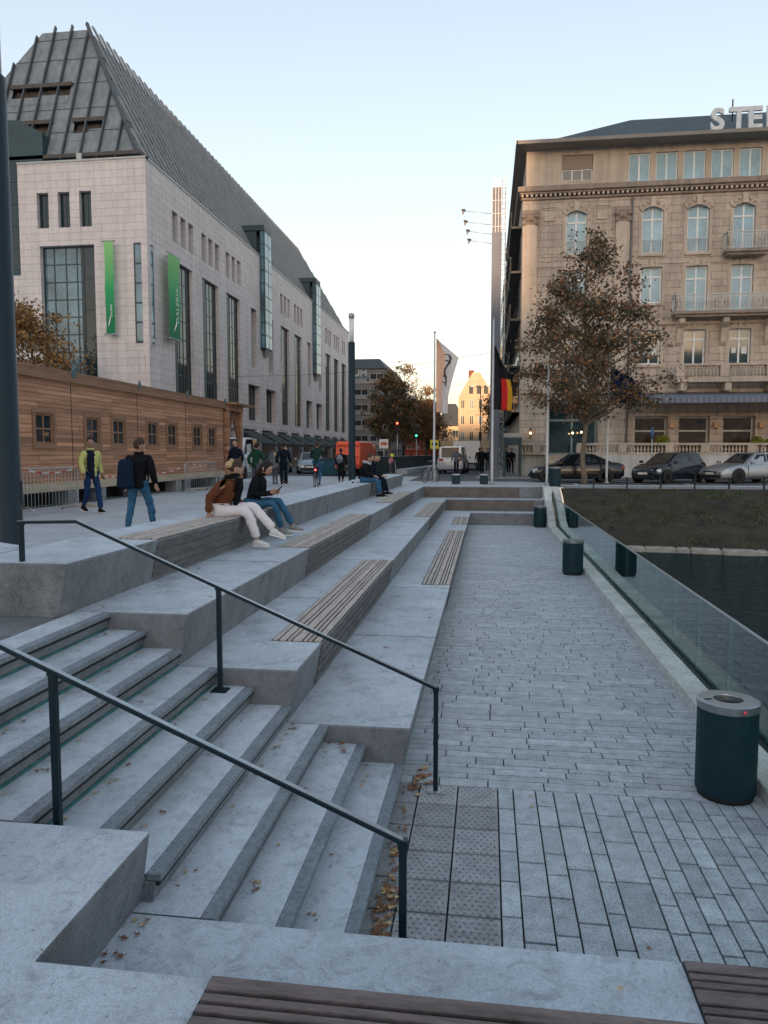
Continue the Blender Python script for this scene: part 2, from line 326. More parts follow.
class Stones(MB):
    def __init__(s): super().__init__(); s.tone=[]
    def stone(s,x0,x1,y0,y1,g=.005,gy=None,**k): s.stone_(x0,x1,y0,y1,g,gy or g*1.7,**k)
    def stone_(s,x0,x1,y0,y1,g=.005,gy=.008,h=.02,z=0,ch=.003,base=1):
        n0=len(s.v); t=random.gauss(1,.065)*base; dz=random.uniform(-.0015,.0015)+z
        x0+=g;x1-=g;y0+=gy;y1-=gy
        vs=[(x0,y0,dz-h),(x1,y0,dz-h),(x1,y1,dz-h),(x0,y1,dz-h),(x0,y0,dz-ch),(x1,y0,dz-ch),(x1,y1,dz-ch),(x0,y1,dz-ch),(x0+ch,y0+ch,dz),(x1-ch,y0+ch,dz),(x1-ch,y1-ch,dz),(x0+ch,y1-ch,dz)]
        s.add(vs,[(0,1,5,4),(1,2,6,5),(2,3,7,6),(3,0,4,7),(4,5,9,8),(5,6,10,9),(6,7,11,10),(7,4,8,11),(8,9,10,11)])
        s.tone+=[t]*12
    def finish(s,name,mat):
        while len(s.tone)<len(s.v): s.tone.append(1)
        o=s.build(name,mat); a=o.data.color_attributes.new('tone','FLOAT_COLOR','POINT')
        for i,t in enumerate(s.tone): a.data[i].color=(t,t*random.choice((1,1.0)),t,1)
        o['kind']='structure'; return o
b=MB(); b.quad((-.9,1.0,-.018),(2.5,1.0,-.018),(2.5,30.6,-.018),(-.9,30.6,-.018))
struct(b,'paving_bed',mk('dark_mossy_joint_sand',(.010,.014,.012),.95,var=.5,vs=6,bump=.5,bs=80))
st=Stones(); y=6.38
while y<30.3:
    h=random.choice((.085,.11,.13,.16,.18)); x=-.85-random.uniform(0,.4)
    while x<2.42:
        wd=random.uniform(.22,.72)
        if 2.42-(x+wd)<.12: wd=2.42-x
        xa=max(x,-.85); xb=min(x+wd,2.42)
        if xb-xa>.03: st.stone(xa,xb,y,min(y+h,30.35),.0055,.0068)
        x+=wd
    y+=h
x=.12
while x<2.40:
    wd=random.choice((.12,.13,.15,.19,.19,.23)); 
    if 2.42-(x+wd)<.1: wd=2.42-x
    y=6.38
    while y>1.2:
        l=random.uniform(.36,.62) if wd>.15 else random.uniform(.26,.42)
        st.stone(x,x+wd,max(y-l,1.2),y,.0055); y-=l
    x+=wd
st.finish('promenade_paving',stone_mat('grey_paving_stone',(.43,.47,.505)))
# tactile paving strip by the stair foot
st=Stones(); cols=[(-.85,-.55),(-.55,-.22),(-.22,.12)]
for x0,x1 in cols:
    y=6.38
    while y>3.2:
        l=.37; st.stone(x0,x1,y-l,y,.006,base=.95)
        if x0>-.8:
            nx=7; ny=8
            for i in range(nx):
                for j in range(ny):
                    cx=x0+(i+.5+(.25 if j%2 else -.25)*1)*(x1-x0)/nx; cy=y-l+(j+.5)*l/ny
                    if cx<x0+.02 or cx>x1-.02: continue
                    n0=len(st.v)
                    st.add([(cx+.011*math.cos(k*1.047),cy+.011*math.sin(k*1.047),0) for k in range(6)]+[(cx+.006*math.cos(k*1.047),cy+.006*math.sin(k*1.047),.006) for k in range(6)],
                       [(k,(k+1)%6,6+(k+1)%6,6+k) for k in range(6)]+[tuple(range(6,12))]); st.tone+=[.72]*12
        y-=l
st.finish('tactile_paving',stone_mat('ribbed_guide_paving',(.34,.35,.365)))
# landing pavers behind the railing
st=Stones(); y=6.1
while y>2.0:
    x=-7.0
    while x<-3.78:
        wd=random.uniform(.3,.6); wd=min(wd,-3.76-x); st.stone(x,x+wd,y-.16,y,.004,z=PL+.004,h=.01); x+=wd
    y-=.16
st.finish('landing_paving',stone_mat('landing_paver',(.17,.18,.19)))
b=MB(); b.box(-7,-3.76,1.9,6.16,PL-.4,PL-.004); struct(b,'landing_slab',M['recess'])
# ------------------------------------------------------------------ terraces
FX=[-.64,-1.66,-2.68,-3.68]     # front edges of the four tiers
FY=[30.1,31.1,32.1]             # front edges of the far return
UND=.10                          # undercut of the leaning fronts
def slats_top(mb,x0,x1,y0,y1,z,n,along='Y',gap=.009,h=.02):
    pat=[1.0,.62,.62,1.25,.62,1.0,.8,.62]; ws=[pat[i%8] for i in range(n)]; tot=sum(ws); L0=(x1-x0) if along=='Y' else (y1-y0); c=x1 if along=='Y' else y1
    for w_ in ws:
        wd=w_/tot*L0
        if along=='Y': mb.box(c-wd+gap/2,c-gap/2,y0,y1,z,z+h)
        else: mb.box(x0,x1,c-wd+gap/2,c-gap/2,z,z+h)
        c-=wd
    return
def slats_even(mb,x0,x1,y0,y1,z,n,along='Y',gap=.009,h=.02):
    if along=='Y':
        w=(x1-x0)/n
        for i in range(n): mb.box(x0+i*w+gap/2,x0+(i+1)*w-gap/2,y0,y1,z,z+h)
    else:
        w=(y1-y0)/n
        for i in range(n): mb.box(x0,x1,y0+i*w+gap/2,y0+(i+1)*w-gap/2,z,z+h)
def face_pt(X,z,ztop,off=0): # point on the leaning front, off = outward offset
    return X-UND*(ztop-z)/T+off
def slats_front(mb,X,y0,y1,ztop,n=4,gap=.02,th=.02):
    h=(T-.05)/n
    for i in range(n):
        za=ztop-.02-(i+1)*h+gap/2; zb=ztop-.02-i*h-gap/2
        xa=face_pt(X,za,ztop); xb=face_pt(X,zb,ztop)
        mb.hexa([(xa,y0,za),(xa+th,y0,za),(xa+th,y1,za),(xa,y1,za)],[(xb,y0,zb),(xb+th,y0,zb),(xb+th,y1,zb),(xb,y1,zb)])
tier_seats={0:[(13.6,23.2),(25.2,28.2)],1:[(7.4,13.3),(22.5,29.3)],2:[(11.2,17.4),(21.5,27.5)],3:[(8.0,13.1),(24.0,27.0)]}
tl=['lowest and longest pale concrete seating tier beside the brick promenade','second concrete seating tier from the promenade, with a short timber seat by the railing','third concrete seating tier, where the sitting women rest their feet','topmost concrete bench tier that the seated people sit on, along the plaza']
def tier_top(mb,pts,zt,th): pass
for i in range(4):
    zt=T*(i+1); X=FX[i]; root=thing('seating_terrace',tl[i],'terrace',(X,6.4,zt-T),group='stepped concrete seating tiers')
    mb=MB(); bk=(FX[i+1]-.3 if i<3 else -4.72); zb=max(0,zt-2*T+.02) if i else -.2
    segs=[6.4,9.7,13.3,17.4,21.5,25.2,29.3,33.0]
    if i<3: end=FY[i]
    else: end=33.3
    # side arm, cast in lengths
    ys=[6.4 if i<3 else 6.14]+[s for s in segs[1:] if s<end-1]+[end]
    for k in range(len(ys)-1):
        a,c=ys[k]+(.004 if k else 0),ys[k+1]-.004
        if k==len(ys)-2 and i<3: c=ys[k+1]
        xb=X-UND
        zlow=zt-T-.06
        mb.hexa([(bk,a,zlow),(xb-.0125,a,zlow),(xb-.0125,c,zlow),(bk,c,zlow)],[(bk,a,zt),(X,a,zt),(X,c,zt),(bk,c,zt)])
    if i<3:
        a,c=FY[i],FY[i]+1.03
        mb.hexa([(bk,a+.08,zt-T-.06),(2.3,a+.08,zt-T-.06),(2.3,c,zt-T-.06),(bk,c,zt-T-.06)],[(bk,a+.004,zt),(2.3,a+.004,zt),(2.3,c,zt),(bk,c,zt)])
    else:
        mb.hexa([(-9,6.22,PL-.06),(bk,6.14,PL-.06),(bk,7.0,PL-.06),(-9,7.0,PL-.06)],[(-9,6.22,zt),(bk,6.14,zt),(bk,7.0,zt),(-9,7.0,zt)]) if False else None
    if i==3: # the bench turns left along the landing
        mb.hexa([(-9,6.3,PL-.06),(-4.724,6.14,PL-.06),(-4.724,7.25,PL-.06),(-9,9.5,PL-.06)],[(-9,6.3,zt),(-4.724,6.14,zt),(-4.724,7.25,zt),(-9,9.5,zt)])
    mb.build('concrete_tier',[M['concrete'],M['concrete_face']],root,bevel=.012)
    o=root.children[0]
    for p in o.data.polygons: p.material_index=0 if p.normal.z>.9 else 1  # painted lit tone on tops, painted shade tone on sides
    # timber seats; a near-black sheet paints the shade between the slats
    for (a,c) in tier_seats[i]:
        n=max(1,round((c-a)/3.1)); L_=(c-a)/n
        for k in range(n):
            y0=a+k*L_+.01; y1=a+(k+1)*L_-.01
            u=MB(); u.box(X-.54,X-.006,y0,y1,zt+.001,zt+.003)
            s=MB(); slats_top(s,X-.53,X-.004,y0,y1,zt+.003,7,'Y',.021,.016)
            seat=s.build('timber_seat',M['timber_top'],root,bevel=.002)
            u.build('slat_gap_shade',M['recess'],seat)
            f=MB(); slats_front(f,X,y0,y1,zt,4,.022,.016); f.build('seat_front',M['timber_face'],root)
    if i in (1,2):
        f=MB(); h=(T-.06)/4
        for (xa,xb) in ((FX[i]+.02,.2),(.22,1.9 if i==1 else 1.35)):
            for q in range(4):
                za=zt-.03-(q+1)*h+.008; zb_=zt-.03-q*h-.008
                ya=FY[i]+.08*(zt-za)/T-.012
                f.box(xa,xb,ya-.008,ya+.05,za,zb_)
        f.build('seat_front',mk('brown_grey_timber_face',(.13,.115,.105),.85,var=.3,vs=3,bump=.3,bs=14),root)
b=MB(); b.box(-4.5,-3.9,6.6,30,PL-.2,PL-.02)
# near terraces, where the photographer stands
def near(name,label,poly,z0,z1,face=True):
    root=thing(name,label,'terrace',(poly[0][0],poly[0][1],z0),group='near concrete terraces')
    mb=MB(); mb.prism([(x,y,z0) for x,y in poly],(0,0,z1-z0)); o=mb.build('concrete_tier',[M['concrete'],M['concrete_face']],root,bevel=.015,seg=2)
    for p in o.data.polygons: p.material_index=0 if p.normal.z>.9 else 1  # tops take the light-painted concrete, sides the shade-painted one
    return root
r=near('near_terrace','lower near concrete ledge with brown timber at its right end, at the stair foot',[(-1.95,2.5),(2.3,2.5),(2.3,3.57),(-1.08,3.57),(-1.12,3.575),(-1.95,3.575)],-.02,T)
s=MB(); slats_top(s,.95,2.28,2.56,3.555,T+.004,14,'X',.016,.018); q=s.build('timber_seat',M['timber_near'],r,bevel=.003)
u=MB(); u.box(.944,2.28,2.56,3.56,T+.001,T+.003); u.build('slat_gap_shade',M['recess'],q)  # near-black sheet stands in for the shade in the slat gaps
r=near('near_terrace','big L-shaped concrete block in the bottom left corner with timber slats beside it',[(-2.74,.9),(2.3,.9),(2.3,2.535),(-1.0,2.535),(-1.70,2.535),(-1.70,3.53),(-2.74,3.53)],T-.05,2*T)
# lean the right-hand face of the block inward at its foot
o=[c for c in r.children][0]; wl=r.location
for v in o.data.vertices:
    wv=Vector(v.co)+wl
    if wv.z<T and abs(wv.x+1.70)<.02:
        v.co.x-=.15
        if wv.y>3: v.co.y+=.18
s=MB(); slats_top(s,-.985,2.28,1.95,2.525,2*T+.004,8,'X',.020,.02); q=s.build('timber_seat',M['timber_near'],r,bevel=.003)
u=MB(); u.box(-.995,2.28,1.9,2.53,2*T+.001,2*T+.003); u.build('slat_gap_shade',M['recess'],q)
near('near_terrace','tallest near concrete tier under the photographer, above the stair top',[(-5,-.6),(2.3,-.6),(2.3,.88),(-2.76,.88),(-2.76,3.53),(-5,3.53)],PL-T-.05,PL-.01)

# ------------------------------------------------------------------ stairs
stair=thing('staircase','pale concrete staircase with dark edge strips going down to the promenade','stairs',(-2,5,0))
x0=-3.41; dx=.3387
for k in range(9):
    xk=x0+dx*k; z=PL-.16*k; y0=3.578 if k>5 else (3.67 if k==5 else 3.60 if k==4 else 3.535); y1=6.395
    if k<=0: y0=2.0
    mb=MB(); xl=xk-dx+.0 if k else -3.755
    xa=max(xl-.16,-3.755)
    mb.box(xa,xk-.085,y0,y1,z-.05,z); 
    zl_=z-.30 if z>.3 else -.02; xm_=xk-.03-.022*(z-.051-zl_)/.11
    mb.hexa([(xa,y0,zl_),(xm_,y0,zl_),(xm_,y1,zl_),(xa,y1,zl_)],[(xa,y0,z-.051),(xk-.03,y0,z-.051),(xk-.03,y1,z-.051),(xa,y1,z-.051)])
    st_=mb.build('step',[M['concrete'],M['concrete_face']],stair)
    for p_ in st_.data.polygons: p_.material_index=0 if p_.normal.z>.9 else 1  # risers get the concrete with shade in its colour
    if k==0 or True:
        e=MB(); e.box(xk-.084,xk,y0,y1,z-.038,z+.0015); e.build('edge_strip',M['nosing'],st_,bevel=.003)
        e=MB(); e.box(xk-.031,xk-.010,y0,y1,z-.062,z-.040); e.build('painted_shadow_bar',M['recess'],st_)  # solid near-black bar painted as the shade under the edge strip
        if k<4:
            e=MB(); e.box(xk-.05,xk-.036,y0,y1,z-.159,z-.138); e.build('light_strip',M['teal_strip'],st_)
# ------------------------------------------------------------------ handrails
def handrail(Y,label,land_end=-4.2):
    root=thing('handrail',label,'handrail',(-2.3,Y,.8),group='stair handrails')
    pts=[(-.41,Y,.905),(-3.63,Y,2.29),(land_end,Y,2.275)]
    mb=MB(); mb.bar(pts[0],pts[1],.044,.026); mb.bar((pts[1][0]+.005,Y,pts[1][2]-.002),pts[2],.044,.026); rl=mb.build('rail',[M['rail_dark']],root,bevel=.005)
    up_=Vector((0,0,.0152)); mb=MB(); mb.bar(Vector(pts[0])+up_,Vector(pts[1])+up_,.033,.004); mb.bar(Vector(pts[1])+up_,Vector(pts[2])+up_,.033,.004); mb.build('top_highlight',M['steel'],rl)  # pale strip paints the highlight along the rail's upper face
    for (x,zb,zt) in ((-.41,0,.90),(-2.32,.8,1.715),(land_end+.03,PL,2.26)):
        p=MB(); p.box(x-.02,x+.02,Y-.02,Y+.02,zb+.012,zt); po=p.build('post',M['rail_dark'],root,bevel=.004)
        q=MB(); q.box(x-.07,x+.07,Y-.06,Y+.06,zb+.001,zb+.014)
        for sx in (-1,1):
            for sy in (-1,1): q.lathe([(.009,0),(.009,.008)],(x+sx*.05,Y+sy*.042,zb+.014),6)
        q.build('base_plate',M['galv'] if x>-1 else M['rail_dark'],po)
        q=MB(); q.box(x-.028,x+.028,Y-.018,Y+.018,zt-.012,zt+.006)
        if x>-1: q.box(x-.024,x+.024,Y-.024,Y+.024,zt-.03,zt+.02)
        q.build('saddle',M['rail_dark'],po)
    return root
handrail(6.24,'farther handrail, running down from beside the dark lamp column')
handrail(3.70,'nearer handrail, crossing the picture above the block in the bottom left corner')

# ------------------------------------------------------------------ kerb, glass balustrade
kc=mk('pale_kerb_concrete',(.58,.59,.57),.8,var=.25,vs=2.5,bump=.4,bs=60,spot=.2)
def kz(y): 
    if y<28.6: return .14
    if y>31.9: return 1.47
    t=(y-28.6)/3.3; t=t*t*(3-2*t)*.35+t*.65
    return .14+1.33*t
yy=[1,3,6,9,12,15,18,21,24,27,28.3,28.6,29.2,29.8,30.4,31,31.5,31.9,32.4]
def strip(mb,xa,xb,drop=.5,da=0,dbb=0):
    for i in range(len(yy)-1):
        a,c=yy[i],yy[i+1]
        if i<9: a+=.004; c-=.004
        za,zc=kz(a),kz(c)
        mb.hexa([(xa(a),a,za-drop),(xb(a),a,za-drop),(xb(c),c,zc-drop),(xa(c),c,zc-drop)],[(xa(a),a,za),(xb(a),a,za),(xb(c),c,zc),(xa(c),c,zc)])
lx=lambda y:2.31
root=thing('promenade_kerb','pale concrete kerb under the glass balustrade, curving up to the plaza','kerb',(2.5,18,0))
mb=MB(); strip(mb,lx,lambda y:2.60 if y<31.3 else 2.60+.07); mb.build('inner_kerb',kc,root,bevel=.01)
mb=MB(); strip(mb,lambda y:2.74 if y<31.3 else 2.68,lambda y:2.98,2.3); mb.build('outer_kerb',kc,root,bevel=.01)
mb=MB(); mb.box(2.605,2.735,1,31.3,-.3,.05); mb.build('channel',M['recess'],root)
root=thing('glass_balustrade','long clear glass balustrade between promenade and dark pond','balustrade',(2.67,18,.1))
ps=[]; y=1.2
while y<31.0:
    ps.append((y,min(y+1.22,31.05))); y+=1.235
for (a,c) in ps:
    mb=MB(); zb=max(.06,kz(c)-.02) if c>28.5 else .06; za=max(.06,kz(a)-.02) if a>28.5 else .06
    if za>1.02: continue
    zb=min(zb,1.04)
    mb.hexa([(2.664,a,za),(2.674,a,za),(2.674,c,zb),(2.664,c,zb)],[(2.664,a,1.075),(2.674,a,1.075),(2.674,c,1.075),(2.664,c,1.075)]); mb.f=[q for q in mb.f if len(set(round(mb.v[i][0],4) for i in q))==1]; mb.m=mb.m[:2]; mb.sm=mb.sm[:2]
    mb.build('glass_panel',M['glass'],root)
mb=MB(); mb.box(2.652,2.686,1.2,31.2,1.077,1.10); mb.build('top_rail',M['steel'],root,bevel=.004)
mb=MB()
sm_=mk('dark_glass_edge',(.02,.09,.09),.4)
for (a,c) in ps:
    mb=MB(); mb.box(2.6635,2.6745,c+.0005,c+.0145,.06,1.075); mb.build('panel_seal',sm_,root)
mb=MB(); mb.box(2.64,2.698,1.2,28.4,.02,.10); mb.build('base_channel',M['rail_dark'],root)
# pond retaining wall on our side
mb=MB(); mb.box(2.984,3.05,1,31.0,-1.6,.02); tag(mb.build('pond_wall',M['concrete_face']),'concrete retaining wall dropping into the pond below the glass balustrade','wall')
# ------------------------------------------------------------------ litter bins
def litter_bin(x,y,z,label,scale=1,rz=0):
    root=thing('litter_bin',label,'litter bin',(x,y,z),rz,group='dark teal litter bins')
    r=.242; h=.83
    mb=MB(); n=72; prof=[(r-.02,0),(r-.02,.05)]
    mb.lathe(prof,(0,0,0),n); mb.build('plinth',M['black'],root,local=True)
    mb=MB(); vs=[];fs=[]
    for zz in (.05,.4,h-.07):
        for k in range(n):
            t=2*math.pi*k/n; rr=r*(1 if k%2 else .985); vs.append((rr*math.cos(t),rr*math.sin(t),zz))
    for i in range(2):
        for k in range(n): fs.append((i*n+k,i*n+(k+1)%n,(i+1)*n+(k+1)%n,(i+1)*n+k))
    mb.add(vs,fs); mb.build('drum',M['bin'],root,local=True)
    mb=MB(); mb.lathe([(r-.004,h-.07),(r+.006,h-.068),(r+.008,h-.004),(r,h),(.118,h+.002),(.116,h-.004),(.114,h-.06)],(0,0,0),48,1,1)
    mb.build('steel_rim',M['steel'],root,local=True,smooth=False)
    mb=MB(); mb.lathe([(.0001,h-.2),(.105,h-.2),(.109,h-.05)],(0,0,0),32); mb.build('liner',M['black'],root,local=True)
    mb=MB(); mb.box(-.035,.035,-r-.004,-r+.01,.42,.46) ; 
    return root
bn=litter_bin(2.04,6.53,0,'big dark teal litter bin with steel rim and a pink sticker, nearest the camera')
mb=MB(); mb.M=Matrix.Translation((0,0,.762))@Matrix.Rotation(R(12),4,'Z'); mb.lathe([(.0001,0),(.016,0),(.016,.003)],(0,0,0),14); 
mb2=MB()
mb2.M=Matrix.Rotation(R(14),4,'Z')@Matrix.Translation((0,-.251,.793))@Matrix.Rotation(R(90),4,'X'); mb2.lathe([(.017,0),(.017,.002),(.0001,.0025)],(0,0,0),14)
mb2.build('sticker',mk('pink_sticker',(.75,.08,.16),.5),bn,local=True)
mb2=MB(); mb2.M=Matrix.Translation((-.17,-.03,.832))@Matrix.Rotation(R(20),4,'Z'); mb2.box(-.03,.03,-.012,.012,0,.003); mb2.build('ash_grate',M['black'],bn,local=True)
litter_bin(2.05,18.2,0,'lone dark litter bin halfway along the promenade by the kerb')
litter_bin(2.06,29.6,0,'dark litter bin at the far end of the promenade before the steps')
litter_bin(2.83,32.2,PL+.02,'dark litter bin up on the plaza where the kerb ends, before the black sedan')
# ------------------------------------------------------------------ facade helpers
class Frame:
    """u runs along the wall to the right as seen from outside, v goes into the wall, z up"""
    def __init__(s,O,U,V): s.O=Vector(O); s.U=Vector(U); s.V=Vector(V)
    def __call__(s,u,v,z): p=s.O+s.U*u+s.V*v; return (p.x,p.y,p.z+z)
    def box(s,mb,u0,u1,v0,v1,z0,z1):
        a=[s(u0,v0,z0),s(u1,v0,z0),s(u1,v1,z0),s(u0,v1,z0)]; b=[s(u0,v0,z1),s(u1,v0,z1),s(u1,v1,z1),s(u0,v1,z1)]
        mb.hexa(a,b)
def wall(mb,F,u0,u1,z0,z1,holes,depth=.35,v=0):
    """a wall face with rectangular openings and their reveals"""
    us=sorted(set([u0,u1]+[h[0] for h in holes]+[h[1] for h in holes])); zs=sorted(set([z0,z1]+[h[2] for h in holes]+[h[3] for h in holes]))
    us=[u for u in us if u0<=u<=u1]; zs=[z for z in zs if z0<=z<=z1]
    for i in range(len(us)-1):
        for j in range(len(zs)-1):
            cu=(us[i]+us[i+1])/2; cz=(zs[j]+zs[j+1])/2
            if any(h[0]<cu<h[1] and h[2]<cz<h[3] for h in holes): continue
            mb.quad(F(us[i],v,zs[j]),F(us[i+1],v,zs[j]),F(us[i+1],v,zs[j+1]),F(us[i],v,zs[j+1]))
    for h in holes:
        a,b,c,d=h[:4]; dd=h[4] if len(h)>4 else depth
        mb.quad(F(a,v,c),F(a,v,d),F(a,v+dd,d),F(a,v+dd,c)); mb.quad(F(b,v,c),F(b,v+dd,c),F(b,v+dd,d),F(b,v,d))
        mb.quad(F(a,v,c),F(a,v+dd,c),F(b,v+dd,c),F(b,v,c)); mb.quad(F(a,v,d),F(b,v,d),F(b,v+dd,d),F(a,v+dd,d))
def window(parent,F,u0,u1,z0,z1,v,us=(),zs=(),fw=.07,bw=.05,fmat=None,pmat=None,name='window',th=.06,extra=None):
    """frame with glazing bars at the given fractions, pane as its child"""
    mb=MB(); e=.002
    F.box(mb,u0+e,u0+fw,v-th,v,z0+e,z1-e); F.box(mb,u1-fw,u1-e,v-th,v,z0+e,z1-e)
    F.box(mb,u0+fw,u1-fw,v-th,v,z0+e,z0+fw); F.box(mb,u0+fw,u1-fw,v-th,v,z1-fw,z1-e)
    for t in us: c=u0+(u1-u0)*t; F.box(mb,c-bw/2,c+bw/2,v-th+.004,v-.004,z0+fw,z1-fw)
    for t in zs: c=z0+(z1-z0)*t; F.box(mb,u0+fw,u1-fw,v-th+.008,v-.008,c-bw/2,c+bw/2)
    o=mb.build(name,fmat,parent)
    pb=MB(); F.box(pb,u0+fw*.5,u1-fw*.5,v-.026,v-.012,z0+fw*.5,z1-fw*.5); pb.build('pane',pmat,o)
    if extra: extra(o)
    return o
# ------------------------------------------------------------------ the department store on the left
GM=add_bricks(mk('pinkish_stone_cladding',(.74,.67,.66),.75,var=.07,vs=.25,bump=.15,bs=25,spot=.05,streak=.12),1.45,.46,.014,amt=.36,var=.06)
G_frame=mk('dark_teal_metal_frame',(.010,.030,.038),.4,spec=.6)
G_teal=mk('dark_teal_cladding',(.010,.045,.058),.5,var=.2,vs=1,spec=.6)
G_roof=mk('grey_zinc_roof',(.25,.28,.30),.6,metal=.2,var=.16,vs=.5,streak=.25)
G_pane=pane_mat('department_store_glass',(.012,.030,.040),.05,.45)
G_pane2=pane_mat('department_store_upper_glass',(.10,.20,.26),.05,.7,var=.8,vs=.35)
wood_g=mk('brown_roof_timber',(.09,.08,.075),.8,var=.3,vs=2)
gal=thing('department_store','large department store clad in pinkish stone with tall glazed bays and steep grey metal roof','building',(-21,45.15,PL))
SF=Frame((-21,0,0),(0,1,0),(-1,0,0)); FF=Frame((0,45.15,0),(1,0,0),(0,1,0))
ZE=20.9
holes=[]; wins=[]
M0=49.05
def triple(y):
    for q in range(3): holes.append((y+1.38*q,y+1.38*q+.92,16.98,19.0,.5)); wins.append((y+1.38*q,y+1.38*q+.92,16.98,19.0,.45,(.5,),(.33,.66),'upper_window',G_pane))
def tall(y,zb,w=3.3):
    holes.append((y,y+w,zb,15.78,.45)); wins.append((y+.75,y+w,zb,15.78,.3,(.25,.5,.75),tuple((i+1)/8 for i in range(7)),'tall_window',G_pane))
def narrow(y,w=1.7,zb=10.5): holes.append((y,y+w,zb,15.78,.7)); wins.append((y,y+w,zb,15.78,.6,(.5,),(.2,.4,.6,.8),'narrow_window',G_pane))
def low(y,w=3.5): holes.append((y,y+w,5.75,8.95,.7)); wins.append((y,y+w,5.75,8.95,.6,(.33,.66),(.33,.66),'lower_window',G_pane))
for y in (49.05,54.25,59.45): triple(y); tall(y,5.72)
narrow(65.8); narrow(71.15); low(64.75); low(70.2)
for y in (75.5,81.0): triple(y); tall(y,5.72)
narrow(87.1); narrow(92.8); low(86.1); low(91.4)
for y in (96.9,102.4,107.9): triple(y) if y<107 else None; tall(y,5.72)
for q in range(2): holes.append((108.2+1.4*q,109.1+1.4*q,16.98,19.0,.5)); wins.append((108.2+1.4*q,109.1+1.4*q,16.98,19.0,.45,(.5,),(.33,.66),'upper_window',G_pane))
holes.append((45.15,46.05,9.7,15.85,.4))
# ground floor: openings between pillars
for y in [46.6+5.35*i for i in range(13)]:
    if y+3.9<113: holes.append((y,y+3.9,PL+.05,4.9,1.6))
mb=MB(); wall(mb,SF,45.15,113.8,PL-.1,ZE,holes,.5)
# front
fh=[(-28.24,-27.46,16.95,19.12,.4),(-26.83,-26.04,16.95,19.12,.4),(-25.4,-24.6,16.95,19.12,.4),(-28.15,-24.5,6.0,15.86,.5),(-21.9,-21.0,9.7,15.85,.4)]
wall(mb,FF,-29.5,-21,PL-.1,ZE,fh,.5)
wall(mb,Frame((0,45.15,0),(1,0,0),(0,1,0)),-60,-29.5,PL-.1,14.1,[(-36,-32,6,13,.4)],.5)
mb.quad((-29.5,45.15,14.1),(-29.5,45.15,ZE),(-29.5,60,ZE),(-29.5,60,14.1))
mb.quad((-60,45.15,14.1),(-29.5,45.15,14.1),(-29.5,60,14.1),(-60,60,14.1))
mb.quad((-21,113.8,PL-.1),(-50,113.8,PL-.1),(-50,113.8,ZE),(-21,113.8,ZE))
mb.quad((-21,45.15,ZE),(-21,113.8,ZE),(-29.5,113.8,ZE),(-29.5,45.15,ZE))
# thin stone ledges and pilaster lines
for y in (53.0,58.2,63.4,69.3,74.9,80.0,85.4,90.6,96.0,101.0,106.6,112.3):
    SF.box(mb,y+.35,y+.7,-.05,0,5.36,12.1)
SF.box(mb,45.15-.1,113.9,-.08,.001,4.95,5.35)
for y in [46.0+5.35*i for i in range(13)]: SF.box(mb,y-.6,y+.42,-.25,-.001,PL-.1,5.0)
mb.build('stone_wall',GM,gal)
mb=MB(); SF.box(mb,45.10,113.9,-.06,.3,ZE+.002,ZE+.12); FF.box(mb,-29.5,-20.94,-.06,.3,ZE+.004,ZE+.118); mb.build('coping',M['galv'],gal)
for (u0,u1,z0,z1,v,us,zs,nm,pm_) in wins: window(gal,SF,u0,u1,z0,z1,v,us,zs,.09,.07,G_frame,pm_ if z1<16 or nm=='upper_window' else G_pane2,nm)
for (a,c) in ((-28.24,-27.46),(-26.83,-26.04),(-25.4,-24.6)): window(gal,FF,a,c,16.95,19.12,.35,(.5,),(.33,.66),.08,.05,G_frame,G_pane,'upper_window')
window(gal,FF,-28.15,-25.5,6.0,15.86,.4,(.28,.58,.86),tuple((i+1)/9 for i in range(8)),.1,.07,G_frame,G_pane2,'tall_window')
window(gal,FF,-25.498,-24.5,6.0,15.86,.4,(),(.3,.6,.8),.1,.08,G_frame,G_pane,'tall_window')
for (u0,u1,z0,z1,v,us,zs,nm,pm_) in wins:
    if nm=='tall_window': mb=MB(); SF.box(mb,u0-.746,u0-.004,.10,.3,z0+.004,z1-.004); mb.build('dark_window_panel',G_teal,gal)
# corner window: glazed box in the notch
mb=MB(); mb.box(-21.88,-21.02,45.17,46.03,9.7,15.85); cw=mb.build('corner_window',G_frame,gal,bevel=.03)
mb=MB()
for q in range(5): z0=9.85+q*1.2; mb.box(-21.80,-21.1,45.155,45.168,z0,z0+1.08); mb.box(-21.018,-21.006,45.25,45.97,z0,z0+1.08)
mb.build('pane',G_pane2,cw)
mb=MB(); mb.prism([(-21.9,45.1,9.68),(-20.9,45.1,9.68),(-21.2,45.3,8.9),(-21.7,45.3,8.9)],(0,.8,0)); mb.box(-21.6,-21.3,45.06,45.14,5,9); mb.build('window_corbel',GM,gal)
